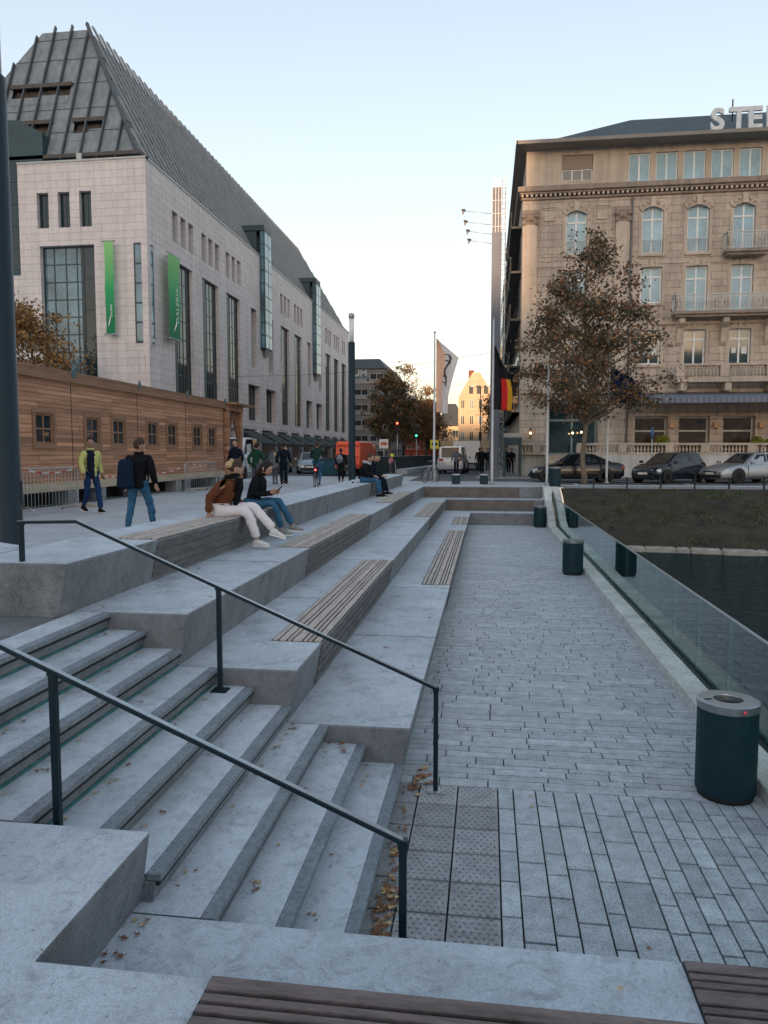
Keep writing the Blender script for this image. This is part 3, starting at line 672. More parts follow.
# interior behind shopfronts
shop=pane_mat('dark_shop_glass',(.02,.025,.03),.08,1.0,var=.5)
for i,y in enumerate([46.6+5.35*i for i in range(13)]):
    if y+3.9>=113: continue
    window(gal,SF,y,y+3.9,PL+.05,4.9,1.5,(.33,.66),(.75,),.1,.07,G_frame,M['pane_warm'] if i%3==1 else shop,'shopfront')
    if y>60:
        a=MB(); a.hexa([SF(y-.1,-2.0,3.62),SF(y+4.0,-2.0,3.62),SF(y+4.0,-.02,4.72),SF(y-.1,-.02,4.72)],[SF(y-.1,-2.0,3.68),SF(y+4.0,-2.0,3.68),SF(y+4.0,-.02,4.80),SF(y-.1,-.02,4.80)])
        a.hexa([SF(y-.1,-2.04,3.42),SF(y+4.0,-2.04,3.42),SF(y+4.0,-2.005,3.42),SF(y-.1,-2.005,3.42)],[SF(y-.1,-2.04,3.68),SF(y+4.0,-2.04,3.68),SF(y+4.0,-2.005,3.68),SF(y-.1,-2.005,3.68)])
        a.build('awning',mk('dark_green_awning_cloth',(.012,.028,.03),.8),gal) if i==3 else a.build('awning',bpy.data.materials['dark_green_awning_cloth'],gal)
# two glass oriels climbing from the wall into the roof
for (a,c,zb) in ((68.6,70.9,12.5),(89.7,92.2,12.3)):
    o=MB(); SF.box(o,a,c,-.45,.01,zb,23.2)
    o.prism([SF(a,-.45,23.2),SF(c,-.45,23.2),SF(c,4.6,23.2),SF(a,4.6,23.2)],(0,0,.55)); SF.box(o,a,c,.3,4.6,ZE+.13,23.19)
    ro=o.build('oriel',G_teal,gal,bevel=.05)
    p=MB()
    for q in range(9):
        z0=zb+.12+q*1.18
        for w_ in range(2): u=a+.12+w_*(c-a-.1)/2; SF.box(p,u,u+(c-a-.3)/2-.03,-.475,-.452,z0,z0+1.08)
        p.quad((-20.6,a-.004,z0),(-20.9,a-.004,z0),(-20.9,a-.004,z0+1.05),(-20.6,a-.004,z0+1.05))
    p.build('pane',G_pane2,ro)
    k=MB(); k.prism([SF(a+.5,-.42,zb-.001),SF(c-.5,-.42,zb-.001),SF(c-.9,-.15,zb-.7),SF(a+.9,-.15,zb-.7)],(-.15,0,0)); k.build('oriel_foot',M['galv'],ro)
# teal glazed tower at the left of the front
o=MB(); o.box(-32.6,-29.52,45.3,58,14.11,21.0); o.box(-33,-28.0,45.6,50,21.02,22.9); o.prism([(-33,45.6,22.9),(-28.0,45.6,22.9),(-28.0,45.6,22.95),(-29.6,45.6,23.8),(-33,45.6,24.0)],(0,4.4,0)); tw=o.build('glazed_tower',G_teal,gal)
p=MB()
for q in range(5):
    for r_ in range(4): p.box(-32.4+r_*.72,-31.78+r_*.72,45.27,45.298,14.5+q*1.35,15.75+q*1.35)
p.build('pane',G_pane,tw)
o=MB(); o.box(-29.0,-22.3,46.0,46.1,ZE+.12,21.6); o.box(-22.4,-22.3,46.1,112,ZE+.12,21.6); o.build('recessed_attic',G_pane,gal)
o=MB(); o.box(-25.7,-25.35,45.5,45.8,ZE+.13,21.55); o.build('eaves_prop',M['galv'],gal)
# steep roof
ze=21.6; zr=31.3; XE=-21.9; XL=-36; xr0=-27; xr1=-30.3; YA=45.95; YB=113.2; ya=49.8; yb=106.5
holes_r=[]
o=MB()
o.quad((XE,YA,ze),(XE,YB,ze),(xr0,yb,zr),(xr0,ya,zr))       # right slope
o.quad((XE,YB,ze),(XL,YB,ze),(xr1,yb,zr),(xr0,yb,zr)); o.quad((XL,YB,ze),(XL,YA,ze),(xr1,ya,zr),(xr1,yb,zr)); o.quad((xr0,ya,zr),(xr0,yb,zr),(xr1,yb,zr),(xr1,ya,zr))
o.quad((XE,YA,ze),(XL,YA,ze),(XL,YB,ze),(XE,YB,ze))
# front slope with three recessed balconies (u = x, t = height fraction)
def fr(x,t,off=0): # point on the front slope
    return (x,YA+(ya-YA)*t-.93*off,ze+(zr-ze)*t+.37*off)
def xlim(t): return XL+(xr1-XL)*t, XE+(xr0-XE)*t
rec=[(-31.4,-27.3,.41,.54),(-31.6,-28.1,.11,.25),(-26.5,-24.5,.11,.25)]
ts=sorted(set([0,1]+[r_[2] for r_ in rec]+[r_[3] for r_ in rec]))
for i in range(len(ts)-1):
    t0,t1=ts[i],ts[i+1]; tm=(t0+t1)/2; xs=sorted([r_[:2] for r_ in rec if r_[2]<tm<r_[3]])
    cur0=xlim(t0)[0]; cur1=xlim(t1)[0]
    for (a,c) in xs: o.quad(fr(cur0,t0),fr(a,t0),fr(a,t1),fr(cur1,t1)); cur0=cur1=c
    o.quad(fr(cur0,t0),fr(xlim(t0)[1],t0),fr(xlim(t1)[1],t1),fr(cur1,t1))
roof=o.build('roof',G_roof,gal)
for (a,c,t0,t1) in rec:
    y1=fr(0,t1)[1]+.25; z0=fr(0,t0)[2]; z1=fr(0,t1)[2]; y0=fr(0,t0)[1]
    k=MB(); k.quad((a,y1,z0),(c,y1,z0),(c,y1,z1),(a,y1,z1)); k.quad((a,y0,z0),(c,y0,z0),(c,y1,z0),(a,y1,z0)); k.poly([(a,y0,z0),(a,y1,z0),(a,y1,z1)]); k.poly([(c,y0,z0),(c,y1,z0),(c,y1,z1)])
    d=k.build('roof_recess',wood_g,roof)
    k=MB(); k.box(a-.1,c+.1,y1-.45,y1-.2,z1-.02,z1+.22); k.build('recess_lintel',wood_g,roof)
    k=MB(); m=max(1,int((c-a)/2.4))
    for q in range(m): x=a+(c-a)*(q+.5)/m+.3; k=MB(); k.box(x-.5,x+.5,y1-.03,y1-.005,z0+.15,z1-.35); k.build('recess_window',M['pane_blue'],roof)
    k=MB(); k.quad(fr(a,t0,.02),fr(c,t0,.02),fr(c,t0+.055,.05),fr(a,t0+.055,.05)); k.build('recess_parapet',G_roof,roof)
rib=mk('dark_roof_rib',(.10,.11,.12),.6,metal=.3)
k=MB()
x=XL+.6
ribs=[]
for i in range(12):
    x=-35.4+i*1.22
    # rib climbs parallel to the slope until it meets a hip
    if x>xr0: tmax=(XE-x)/(XE-xr0)
    elif x<xr1: tmax=(x-XL)/(xr1-XL)
    else: tmax=1.03
    # leaning ribs as in the photo: lines run straight up
    if tmax>.03: k.bar(fr(x,-.04,.12),fr(x,min(tmax,1.03),.12),.09,.2)
for t in (.18,.36,.56,.76,.93):
    a,c=xlim(t); 
    k.bar(fr(a,t,.012),fr(c,t,.012),.05,.03)
k.bar((XE,YA-.1,ze+.05),(xr0,ya-.1,zr+.35),.16,.2)
rb=k.build('front_rib',rib,roof)
k=MB()
def sr(y,t,off=0): return (XE+(xr0-XE)*t+.885*off,y,ze+(zr-ze)*t+.46*off)
y=YA+.6
while y<YB-.5:
    t1=1.04
    if y<ya: t1=(y-YA)/(ya-YA)
    if y>yb: t1=(YB-y)/(YB-yb)
    k.bar(sr(y,-.02,.25),sr(y,t1,.25),.11,.30,up=(0,1,0)); y+=.98
rb=k.build('side_rib',mk('pale_roof_rib',(.24,.25,.26),.6,metal=.2,var=.2,vs=1),roof)
k=MB()
for t in (.1,.24,.4,.58,.76,.9):
    a=YA+(ya-YA)*t; c=YB-(YB-yb)*t; k.bar(sr(a,t,.16),sr(c,t,.16),.05,.08)
k.build('purlin',rib,roof)
random.seed(3)
for i in range(46):
    y=YA+5.2+int(random.uniform(0,58))*.98+.12; t=random.choice((.13,.27,.43)); k=MB(); k.hexa([sr(y,t,.02),sr(y+.8,t,.02),sr(y+.8,t,.09),sr(y,t,.09)],[sr(y,t+.09,.02),sr(y+.8,t+.09,.02),sr(y+.8,t+.09,.09),sr(y,t+.09,.09)])
    k.build('roof_window',M['pane_dark'],roof)
k=MB(); k.box(XL,XE+.35,YA-.35,YA+.1,ze-.22,ze+.0); k.box(XE-.1,XE+.36,YA+.11,YB,ze-.22,ze); k.build('eaves',wood_g,roof)
# banners
def banner(F,u,zt,zb,w,label,facing):
    root=thing('banner',label,'banner',F(u+w/2,-.4,zb),group='green hanging banners')
    gmb=bpy.data.materials.get('green_banner_cloth')
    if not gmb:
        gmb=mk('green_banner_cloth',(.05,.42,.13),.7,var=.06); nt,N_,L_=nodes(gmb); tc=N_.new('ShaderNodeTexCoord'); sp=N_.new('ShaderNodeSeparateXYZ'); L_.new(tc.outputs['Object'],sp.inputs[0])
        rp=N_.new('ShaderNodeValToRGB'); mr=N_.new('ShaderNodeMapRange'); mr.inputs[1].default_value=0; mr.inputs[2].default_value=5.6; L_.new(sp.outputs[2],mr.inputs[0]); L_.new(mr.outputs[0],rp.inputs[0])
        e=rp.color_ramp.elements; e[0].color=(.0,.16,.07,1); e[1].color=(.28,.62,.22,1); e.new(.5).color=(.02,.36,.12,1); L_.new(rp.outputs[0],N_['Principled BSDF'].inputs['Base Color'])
    mb=MB(); n=12
    for i in range(n):
        z0=zb+(zt-zb)*i/n; z1=zb+(zt-zb)*(i+1)/n; o0=.03*math.sin(i*.9); o1=.03*math.sin((i+1)*.9)
        a=[F(u,-.55+o0,z0),F(u+w,-.55+o0,z0),F(u+w,-.54+o0,z0),F(u,-.54+o0,z0)]; b_=[F(u,-.55+o1,z1),F(u+w,-.55+o1,z1),F(u+w,-.54+o1,z1),F(u,-.54+o1,z1)]
        mb.hexa(a,b_)
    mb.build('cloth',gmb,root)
    for z in (zt,zb):
        k=MB(); k.tube([F(u-.15,-.55,z),F(u+w+.15,-.55,z)],.05,8); k.tube([F(u+w/2,-.55,z),F(u+w/2,.0,z)],.04,8); k.build('bracket',M['galv'],root)
    # lettering: word running upwards with a curved stroke under it
    wt=mk('white_print',(.8,.82,.8),.6) if 'white_print' not in bpy.data.materials else bpy.data.materials['white_print']
    X=F.U; Y=Vector((0,0,1)); Nn=-F.V
    # rotate text by 90 degrees: text x -> up, text y -> -u
    Mx=Matrix((( Y.x,-X.x,Nn.x,0),(Y.y,-X.y,Nn.y,0),(Y.z,-X.z,Nn.z,0),(0,0,0,1)))
    p=Vector(F(u+w*.78,-.60,zb+1.05))
    text_mesh('GALERIA',.62*w/1.0*.55,.01,'lettering',wt,root,Matrix.Translation(p)@Mx)
    k=MB(); pts=[(u+w*(.30+.28*math.sin(i/8*1.4)),zb+.45+i*.09) for i in range(9)]
    k.tube([F(a,-.60,z) for a,z in pts],[.01+.035*math.sin(i/8*3.0) for i in range(9)],6); k.build('logo_stroke',wt,root)
    return root
banner(FF,-23.55,15.85,10.2,.58,'narrow green banner on the front wall between the big window and the corner','f')
banner(SF,47.0,15.7,10.3,1.75,'wide green banner on the street side just past the corner of the department store','s')
# ------------------------------------------------------------------ grand hotel on the right
HM=add_bricks(mk('brown_sandstone',(.56,.465,.385),.8,var=.14,vs=.8,bump=.3,bs=20,spot=.12,streak=.2),1.15,.42,.022,amt=.38,var=.10)
HP=mk('plain_sandstone',(.57,.475,.39),.8,var=.14,vs=.8,bump=.25,bs=20,spot=.1,streak=.2)
HD=mk('dark_sandstone',(.34,.27,.225),.85,var=.2,vs=1.2,spot=.2,streak=.2)
HW=mk('white_window_paint',(.80,.82,.82),.5,var=.05)
HS=add_bricks(mk('dark_slate',(.035,.055,.065),.6,var=.3,vs=2,spec=.5),.4,.22,.02,amt=.5,var=.25)
HB=mk('white_balcony_iron',(.55,.55,.54),.5,var=.08)
curt=pane_mat('sky_painted_hotel_glass',(.30,.48,.58),.15,.35,var=.25,vs=.9)  # pale blue base stands in for sky reflected in the panes
hot=thing('hotel','grand brown sandstone hotel with arched windows, balconies and a dark slate roof','building',(8,46,PL))
Y0=46.0; HF=Frame((0,Y0,0),(1,0,0),(0,1,0)); XR=26.0; XLh=1.9
cols=[8.68,11.18,13.66,16.14,18.62,21.1]; cw_=1.2
holes=[]; 
for x in cols:
    holes.append((x,x+cw_,14.3,16.95,.35)); holes.append((x,x+cw_,10.85,13.55,.35) if x>10 else (x,x+cw_,11.5,13.55,.35)); holes.append((x,x+cw_,7.85 if x>10 else 8.0,9.95,.35))
holes+= [(4.4,5.6,14.4,16.9,.35),(4.4,5.6,11.5,13.5,.35),(4.4,5.6,8.0,9.9,.35),(3.6,6.5,PL+1.3,5.8,.9)]
for (a,c) in ((8.55,10.45),(11.05,12.8),(13.53,15.28),(16.0,17.75),(18.5,20.2),(21,22.7)): holes.append((a,c,PL+1.32,5.0,.6))
mb=MB(); wall(mb,HF,XLh,XR,2.75,17.75,holes,.35); 
# side face and back
mb.quad((XLh,Y0,PL),(XLh,Y0+26,PL),(XLh,Y0+26,17.75),(XLh,Y0,17.75)); mb.quad((XR,Y0,PL),(XR,Y0+26,PL),(XR,Y0+26,17.75),(XR,Y0,17.75))
wb=mb.build('stone_wall',HM,hot)
mb=MB(); mb.box(XLh-.05,XR,Y0-.06,Y0+.3,PL,2.745); mb.build('white_plinth',mk('white_plinth_paint',(.55,.55,.54),.7,var=.12,vs=1,streak=.25),hot)
# attic storey
mb=MB(); ah=[(4.15,5.9,18.7,20.15,.3)]
wall(mb,Frame((0,Y0+.25,0),(1,0,0),(0,1,0)),2.1,7.8,18.3,20.5,ah,.3)
mb.quad((2.1,Y0+.25,18.3),(2.1,Y0+26,18.3),(2.1,Y0+26,20.5),(2.1,Y0+.25,20.5))
AF=Frame((0,Y0+.35,0),(1,0,0),(0,1,0))
lw=[]; x=7.92
while x<XR-1.6: lw.append((x,x+1.22,18.5,20.1,.3)); x+=1.52
wall(mb,AF,7.8,XR,18.3,20.5,lw,.3); mb.quad((7.8,Y0+.25,18.3),(7.8,Y0+.35,18.3),(7.8,Y0+.35,20.5),(7.8,Y0+.25,20.5))
mb.build('attic_wall',HP,hot)
for (a,c,z0,z1,_) in lw: window(hot,AF,a,c,z0,z1,.2,(.5,),(),.07,.09,HW,curt,'attic_window')
AF2=Frame((0,Y0+.25,0),(1,0,0),(0,1,0))
w=window(hot,AF2,4.15,5.9,18.7,19.35,.2,(.33,.66),(),.06,.06,HW,M['pane_dark'],'attic_window')
mb=MB(); mb.box(4.17,5.88,Y0+.33,Y0+.38,19.36,20.13); mb.build('roller_shutter',mk('beige_shutter',(.3,.23,.18),.7,bump=.6,bs=3,stretch=(.1,1,12)),hot)
# main cornice, dentils, string courses
mb=MB(); mb.box(XLh-.3,XR,Y0-.42,Y0+.34,17.98,18.28); mb.box(XLh-.2,XR,Y0-.3,Y0+.33,17.86,17.978); mb.box(XLh-.1,XR,Y0-.14,Y0+.3,17.58,17.72)
mb.box(XLh-.3,XLh-.002,Y0+.341,Y0+26,17.98,18.28); mb.build('cornice',HD,hot,bevel=.03)
mb=MB(); x=XLh-.1
while x<XR: mb.box(x,x+.13,Y0-.26,Y0-.002,17.722,17.858); x+=.27
tag(mb.build('dentil_course',HP,hot))
mb=MB()
for z,h,d in ((13.72,.1,.05),(10.25,.18,.14),(6.35,.2,.18)): 
    mb.box(XLh-.02,XR,Y0-d,Y0-.001,z,z+h)
mb.build('string_course',HP,hot,bevel=.015)
# giant pilasters with capitals on the corner bay
for (a,c) in ((1.93,2.75),(7.2,8.0)):
    mb=MB(); mb.box(a,c,Y0-.16,Y0-.002,6.56,16.2); mb.box(a-.08,c+.08,Y0-.2,Y0-.001,6.56,7.1); p=mb.build('pilaster',HP,hot,bevel=.02)
    mb=MB(); mb.box(a-.05,c+.05,Y0-.24,Y0-.002,16.75,16.98); mb.prism([(a-.08,Y0-.003,16.72),(a-.08,Y0-.28,16.72),(a+.02,Y0-.17,16.22),(a+.02,Y0-.003,16.22)],(c-a+.16-.1,0,0))
    for q in (-1,1):
        cx=(a+c)/2+q*.36; mb.lathe([(.0001,-.02),(.16,-.02),(.16,.02),(.0001,.02)],(cx,Y0-.2,16.62),12)
        mb.ball((cx,Y0-.26,16.6),.13); mb.ball((cx-q*.25,Y0-.24,16.42),.1); mb.ball((cx,Y0-.22,16.2),.09)
    mb.ball(((a+c)/2,Y0-.25,16.5),.12); mb.build('capital',HD,p)
# recessed panels beside the corner window
for (a,c) in ((2.95,3.95),(5.95,6.95)):
    mb=MB(); 
    for (q0,q1,r0,r1) in ((a,a+.07,14.3,17.2),(c-.07,c,14.3,17.2),(a+.07,c-.07,14.3,14.38),(a+.07,c-.07,17.12,17.2)): mb.box(q0,q1,Y0-.05,Y0-.002,r0,r1)
    mb.box(a+.2,c-.2,Y0-.07,Y0-.002,16.35,16.8); mb.build('wall_panel',HP,hot,bevel=.01)
def french(x,z0,z1,arch,short=False,pm_=None,bal=False):
    pm_=pm_ or curt; us=(.5,); zs=(.74,) 
    fr_=window(hot,HF,x+.0,x+cw_,z0,z1,.22,us,zs,.085,.10,HW,pm_,'hotel_window',.07)
    # stone surround
    mb=MB(); s=.17
    if arch:
        HF.box(mb,x-s,x-.002,-.06,-.002,z0-.1,z1-.30); HF.box(mb,x+cw_+.002,x+cw_+s,-.06,-.002,z0-.1,z1-.30)
        n=10; cx=x+cw_/2; r0=.86; zc=z1-.0-r0
        for i in range(n):
            a0=R(135-90*i/n); a1=R(135-90*(i+1)/n)
            P=lambda rr,aa: (cx+rr*math.cos(aa)*(cw_/2+.0)/(.707*.86),zc+rr*math.sin(aa))
            (xa,za),(xb,zb_)=P(.86,a0),P(.86,a1); (xc,zc2),(xd,zd)=P(1.09,a0),P(1.09,a1)
            mb.hexa([(xa,Y0-.07,za),(xb,Y0-.07,zb_),(xb,Y0+.1,zb_),(xa,Y0+.1,za)],[(xc,Y0-.07,zc2),(xd,Y0-.07,zd),(xd,Y0+.1,zd),(xc,Y0+.1,zc2)])
            # fill between arch and the square opening
            mb.quad((xa,Y0+.10,za),(xb,Y0+.10,zb_),(xb,Y0+.10,z1+.02),(xa,Y0+.10,z1+.02))
        HF.box(mb,cx-.14,cx+.14,-.16,-.075,z1-.02,z1+.52)
        for q in (-1,1):
            mb.hexa([(cx+q*.2,Y0-.10,z1+.12),(cx+q*.75,Y0-.10,z1-.16),(cx+q*.75,Y0-.074,z1-.16),(cx+q*.2,Y0-.074,z1+.12)],[(cx+q*.22,Y0-.12,z1+.34),(cx+q*.8,Y0-.10,z1+.10),(cx+q*.8,Y0-.074,z1+.10),(cx+q*.22,Y0-.074,z1+.34)])
            mb.ball((cx+q*.3,Y0-.11,z1+.22),.09); mb.ball((cx+q*.55,Y0-.1,z1+.08),.08)
    else:
        HF.box(mb,x-s,x-.002,-.05,-.002,z0,z1); HF.box(mb,x+cw_+.002,x+cw_+s,-.05,-.002,z0,z1); HF.box(mb,x-s,x+cw_+s,-.05,-.002,z1+.002,z1+.16)
        HF.box(mb,x+cw_/2-.12,x+cw_/2+.12,-.12,-.053,z1+.01,z1+.42)
        for q in (-1,1): HF.box(mb,x+cw_/2+q*.32-.1,x+cw_/2+q*.32+.1,-.07,-.053,z1+.01,z1+.34)
    mb.build('window_surround',HP,fr_)
    if short:
        mb=MB(); HF.box(mb,x-.1,x+cw_+.1,-.1,-.003,z0-.14,z0-.003); mb.build('sill',HP,fr_)
    if bal:
        mb=MB(); HF.box(mb,x+.03,x+cw_-.03,-.02,.02,z0+.78,z0+.82); HF.box(mb,x+.03,x+cw_-.03,-.02,.02,z0+.05,z0+.09)
        for i in range(9): u=x+.08+i*(cw_-.16)/8; HF.box(mb,u-.012,u+.012,-.012,.012,z0+.09,z0+.78)
        mb.build('french_balcony_rail',HB,fr_)
    return fr_
dk=pane_mat('dark_teal_hotel_glass',(.02,.05,.06),.05,1.0,var=.5,vs=1)
for i,x in enumerate(cols):
    french(x,14.3,16.95,True,True,bal=(i!=2))
    french(x,10.85 if x>10 else 11.5,13.55,False,x<10)
    w=french(x,7.85 if x>10 else 8.0,9.95,False,x<10,pm_=dk)
    if i in(0,2):
        mb=MB(); HF.box(mb,x+.2,x+.45,.15,.158,8.6,8.9); mb.build('paper_notice',M['white_paint'],w); mb=MB(); HF.box(mb,x+.75,x+1.05,.15,.158,8.55,8.95); mb.build('paper_notice',M['white_paint'],w)
french(4.4,14.4,16.9,True,True,bal=True); french(4.4,11.5,13.5,False,True); french(4.4,8.0,9.9,False,True,pm_=dk)
# drain pipe
mb=MB(); mb.tube([(8.1,Y0-.12,2.8),(8.1,Y0-.12,17.5)],.055,8); mb.build('drain_pipe',mk('grey_zinc_pipe',(.2,.2,.2),.5,metal=.4),hot)
# balconies
def iron_balcony(x0,x1,z,d,ornate=True):
    mb=MB(); mb.box(x0,x1,Y0-d,Y0-.145,z-.18,z); mb.box(x0+.1,x1-.1,Y0-d+.12,Y0-.145,z-.32,z-.182); b_=mb.build('balcony',HD,hot,bevel=.03)
    mb=MB(); zt=z+.92
    def side(p,q,n):
        p=Vector(p);q=Vector(q)
        mb.bar(p+Vector((0,0,zt)),q+Vector((0,0,zt)),.06,.05); mb.bar(p+Vector((0,0,z+.08)),q+Vector((0,0,z+.08)),.04,.04); mb.bar(p+Vector((0,0,zt-.14)),q+Vector((0,0,zt-.14)),.03,.03)
        for i in range(n+1): 
            c=p.lerp(q,i/n); mb.bar(c+Vector((0,0,z)),c+Vector((0,0,zt)),.026,.026,up=(1,0,0))
            if ornate and i%4==2:
                for k in range(8):
                    a=k*math.pi/4; a2=(k+1)*math.pi/4; dv=(q-p).normalized()
                    mb.bar(c+dv*.13*math.cos(a)+Vector((0,0,z+.42+.22*math.sin(a))),c+dv*.13*math.cos(a2)+Vector((0,0,z+.42+.22*math.sin(a2))),.03,.03)
    side((x0+.05,Y0-d+.05,0),(x1-.05,Y0-d+.05,0),int((x1-x0)/.17)); side((x0+.05,Y0-d+.05,0),(x0+.05,Y0-.16,0),5); side((x1-.05,Y0-d+.05,0),(x1-.05,Y0-.16,0),5)
    mb.build('balcony_rail',HB,b_)
    return b_
iron_balcony(13.1,15.45,14.25,.85,True)
iron_balcony(10.4,XR,10.85,1.0)
def corbel(x,zt):
    mb=MB(); mb.prism([(x,Y0-.003,zt),(x,Y0-.75,zt),(x,Y0-.72,zt-.28),(x,Y0-.35,zt-.55),(x,Y0-.18,zt-1.3),(x,Y0-.003,zt-1.5)],(.34,0,0)); mb.build('corbel',HP,hot,bevel=.02)
for x in (10.75,13.15,15.55,18.0,20.5,23): corbel(x,10.52)
for x in (10.8,13.2,15.6,18.05,20.5,23): 
    mb=MB(); mb.box(x,x+.36,Y0-1.2,Y0-.185,6.36,6.82); mb.build('corbel',HP,hot,bevel=.03)
def balustrade(root,x0,x1,y,z0,z1,pos,mat=HP,nm='stone_balustrade'):
    mb=MB(); mb.box(x0,x1,y-.14,y+.14,z0,z0+.14); mb.box(x0,x1,y-.17,y+.17,z1-.13,z1); 
    for p in pos: mb.box(p-.24,p+.24,y-.18,y+.18,z0+.141,z1-.131)
    o=mb.build(nm,mat,root,bevel=.015)
    mb=MB(); x=x0+.15; h=z1-z0-.27
    while x<x1-.1:
        if all(abs(x-p)>.32 for p in pos):
            mb.lathe([(.045,0),(.045,.05*h),(.03,.1*h),(.075,.38*h),(.05,.62*h),(.03,.82*h),(.05,.92*h),(.05,h)],(x,y,z0+.14),8)
        x+=.19
    k=mb.build('baluster_row',mat,o); k['kind']='stuff'
    return o
mb=MB(); mb.box(10.5,XR,Y0-1.3,Y0-.185,6.83,7.0); mb.build('balcony_slab',HP,hot,bevel=.03)
balustrade(hot,10.55,XR,Y0-1.12,7.0,7.88,[10.75,13.15,15.6,18.1,20.6,23.1])
# terrace balustrade and ground floor
balustrade(hot,XLh,3.5,Y0-.35,2.75,3.42,[2.9]); balustrade(hot,5.1,XR,Y0-1.6,2.75,3.42,[5.3,7.6,10.2,12.1,14.6,17.2,19.9,22.6])
mb=MB(); mb.box(5.0,XR,Y0-1.8,Y0-.07,PL,2.742); mb.build('terrace_wall',bpy.data.materials['white_plinth_paint'],hot)
for i in range(5):
    mb=MB(); mb.box(3.4,4.95,Y0-1.7+.3*i,Y0-.07,PL+.26*i+.02,PL+.26*(i+1)); mb.build('entrance_step',HP,hot)
# awning
aw=mk('grey_blue_awning',(.13,.15,.20),.8,var=.06); 
mb=MB(); n=120
for i in range(n):
    x0_=8.0+(XR-8.0)*i/n; x1_=8.0+(XR-8.0)*(i+1)/n; mb.mi=i%2
    mb.quad((x0_,Y0-2.7,5.90),(x1_,Y0-2.7,5.90),(x1_,Y0-.2,6.30),(x0_,Y0-.2,6.30)); mb.quad((x0_,Y0-2.71,5.60),(x1_,Y0-2.71,5.60),(x1_,Y0-2.7,5.90),(x0_,Y0-2.7,5.90))
mb.build('awning',[aw,mk('pale_awning_stripe',(.20,.225,.28),.8)],hot)
lp=mk('warm_wall_lamp_shade',(.6,.35,.2),.6)
for x in (10.65,13.1,15.55,18.0):
    mb=MB(); mb.box(x-.14,x+.14,Y0-.3,Y0-.01,4.3,4.62); mb.build('wall_lamp',lp,hot,bevel=.02)
for (a,c) in ((8.55,10.45),(11.05,12.8),(13.53,15.28),(16.0,17.75),(18.5,20.2),(21,22.7)):
    window(hot,HF,a,c,PL+1.32,5.0,.45,(),(.62,),.11,.1,mk('grey_brown_frame',(.5,.48,.45),.5) if a<9 else bpy.data.materials['grey_brown_frame'],M['pane_warm'],'restaurant_window')
w=window(hot,HF,3.6,6.5,PL+1.3,5.8,.8,(.5,),(.68,),.12,.12,mk('pale_green_door_frame',(.22,.3,.3),.5),pane_mat('dark_entrance_glass',(.02,.045,.05),.06,1.0,var=.5,vs=1.5),'entrance_door')
lm=bpy.data.materials.new('warm_lamp_light'); nt,Nn,Ll=nodes(lm); Nn['Principled BSDF'].inputs['Emission Color'].default_value=(1,.62,.25,1); Nn['Principled BSDF'].inputs['Emission Strength'].default_value=2.5
for x,z in ((2.55,3.9),(5.0,3.9),(5.5,3.95)):
    mb=MB(); mb.box(x-.11,x+.11,Y0-.3,Y0-.1,z-.02,z+.02); mb.lathe([(.12,.3),(.02,.42),(.015,.5)],(x,Y0-.2,z),8); 
    for q in range(4): mb.bar((x+(-.1 if q%2 else .1),Y0-.2+(-.09 if q<2 else .09),z),(x+(-.1 if q%2 else .1),Y0-.2+(-.09 if q<2 else .09),z+.32),.018,.018)
    mb.bar((x,Y0-.1,z-.05),(x,Y0+.0,z-.2),.04,.04); l_=mb.build('lantern',M['black'],hot)
    mb=MB(); mb.ball((x,Y0-.2,z+.13),.055); mb.build('bulb',lm,l_)
# roof
mb=MB(); mb.prism([(XLh-.35,Y0-.75,20.5),(XR,Y0-.75,20.5),(XR,Y0+26,20.5),(XLh-.35,Y0+26,20.5)],(0,0,.12)); mb.box(XLh-.4,XR,Y0-.85,Y0-.751,20.5,20.7); mb.box(XLh-.45,XLh-.352,Y0-.85,Y0+26,20.5,20.7); mb.build('eaves',mk('grey_eaves',(.24,.22,.2),.7),hot)
mb=MB(); z0=20.64; z1=23.95
mb.quad((2.4,Y0-.3,z0),(XR,Y0-.3,z0),(XR,Y0+5.2,z1),(8.8,Y0+5.2,z1)); mb.quad((2.4,Y0-.3,z0),(8.8,Y0+5.2,z1),(8.8,Y0+20,z1),(2.4,Y0+26,z0)); mb.quad((8.8,Y0+5.2,z1),(XR,Y0+5.2,z1),(XR,Y0+20,z1),(8.8,Y0+20,z1)); mb.quad((XR,Y0-.3,z0),(XR,Y0+26,z0),(XR,Y0+20,z1),(XR,Y0+5.2,z1))
rf=mb.build('slate_roof',HS,hot)
mb=MB(); mb.tube([(14.3,Y0+3,22.3),(14.3,Y0+3,23.9)],.04,6); mb.build('roof_spike',M['black'],rf)
# roof sign
sg=thing('roof_sign','white block capitals standing on the hotel eaves, cut off by the right edge','sign',(17,Y0-.3,20.8))
wl_=mk('white_sign_letter',(.62,.66,.70),.45)
XM=Matrix(((1,0,0,0),(0,0,-1,0),(0,1,0,0),(0,0,0,1)))
adv=12.12
for ch,wdt in (('S',1.0),('T',.93),('E',.95),('I',.5),('G',1.1),('E',.95),('N',1.1),('B',1.05),('E',.95),('R',1.05),('G',1.1),('E',.95),('R',1.05)):
    text_mesh(ch,1.62,.16,'letter',wl_,sg,Matrix.Translation((adv,Y0-.5,20.80))@XM,bold=.05); adv+=wdt
mb=MB(); mb.box(12.0,26,Y0-.53,Y0-.47,20.72,20.79); mb.tube([(12.8,Y0-.5,20.7),(12.8,Y0-.5,20.9)],.03); mb.tube([(17.8,Y0-.5,20.7),(17.8,Y0-.5,20.9)],.03); mb.build('sign_rail',M['galv'],sg)
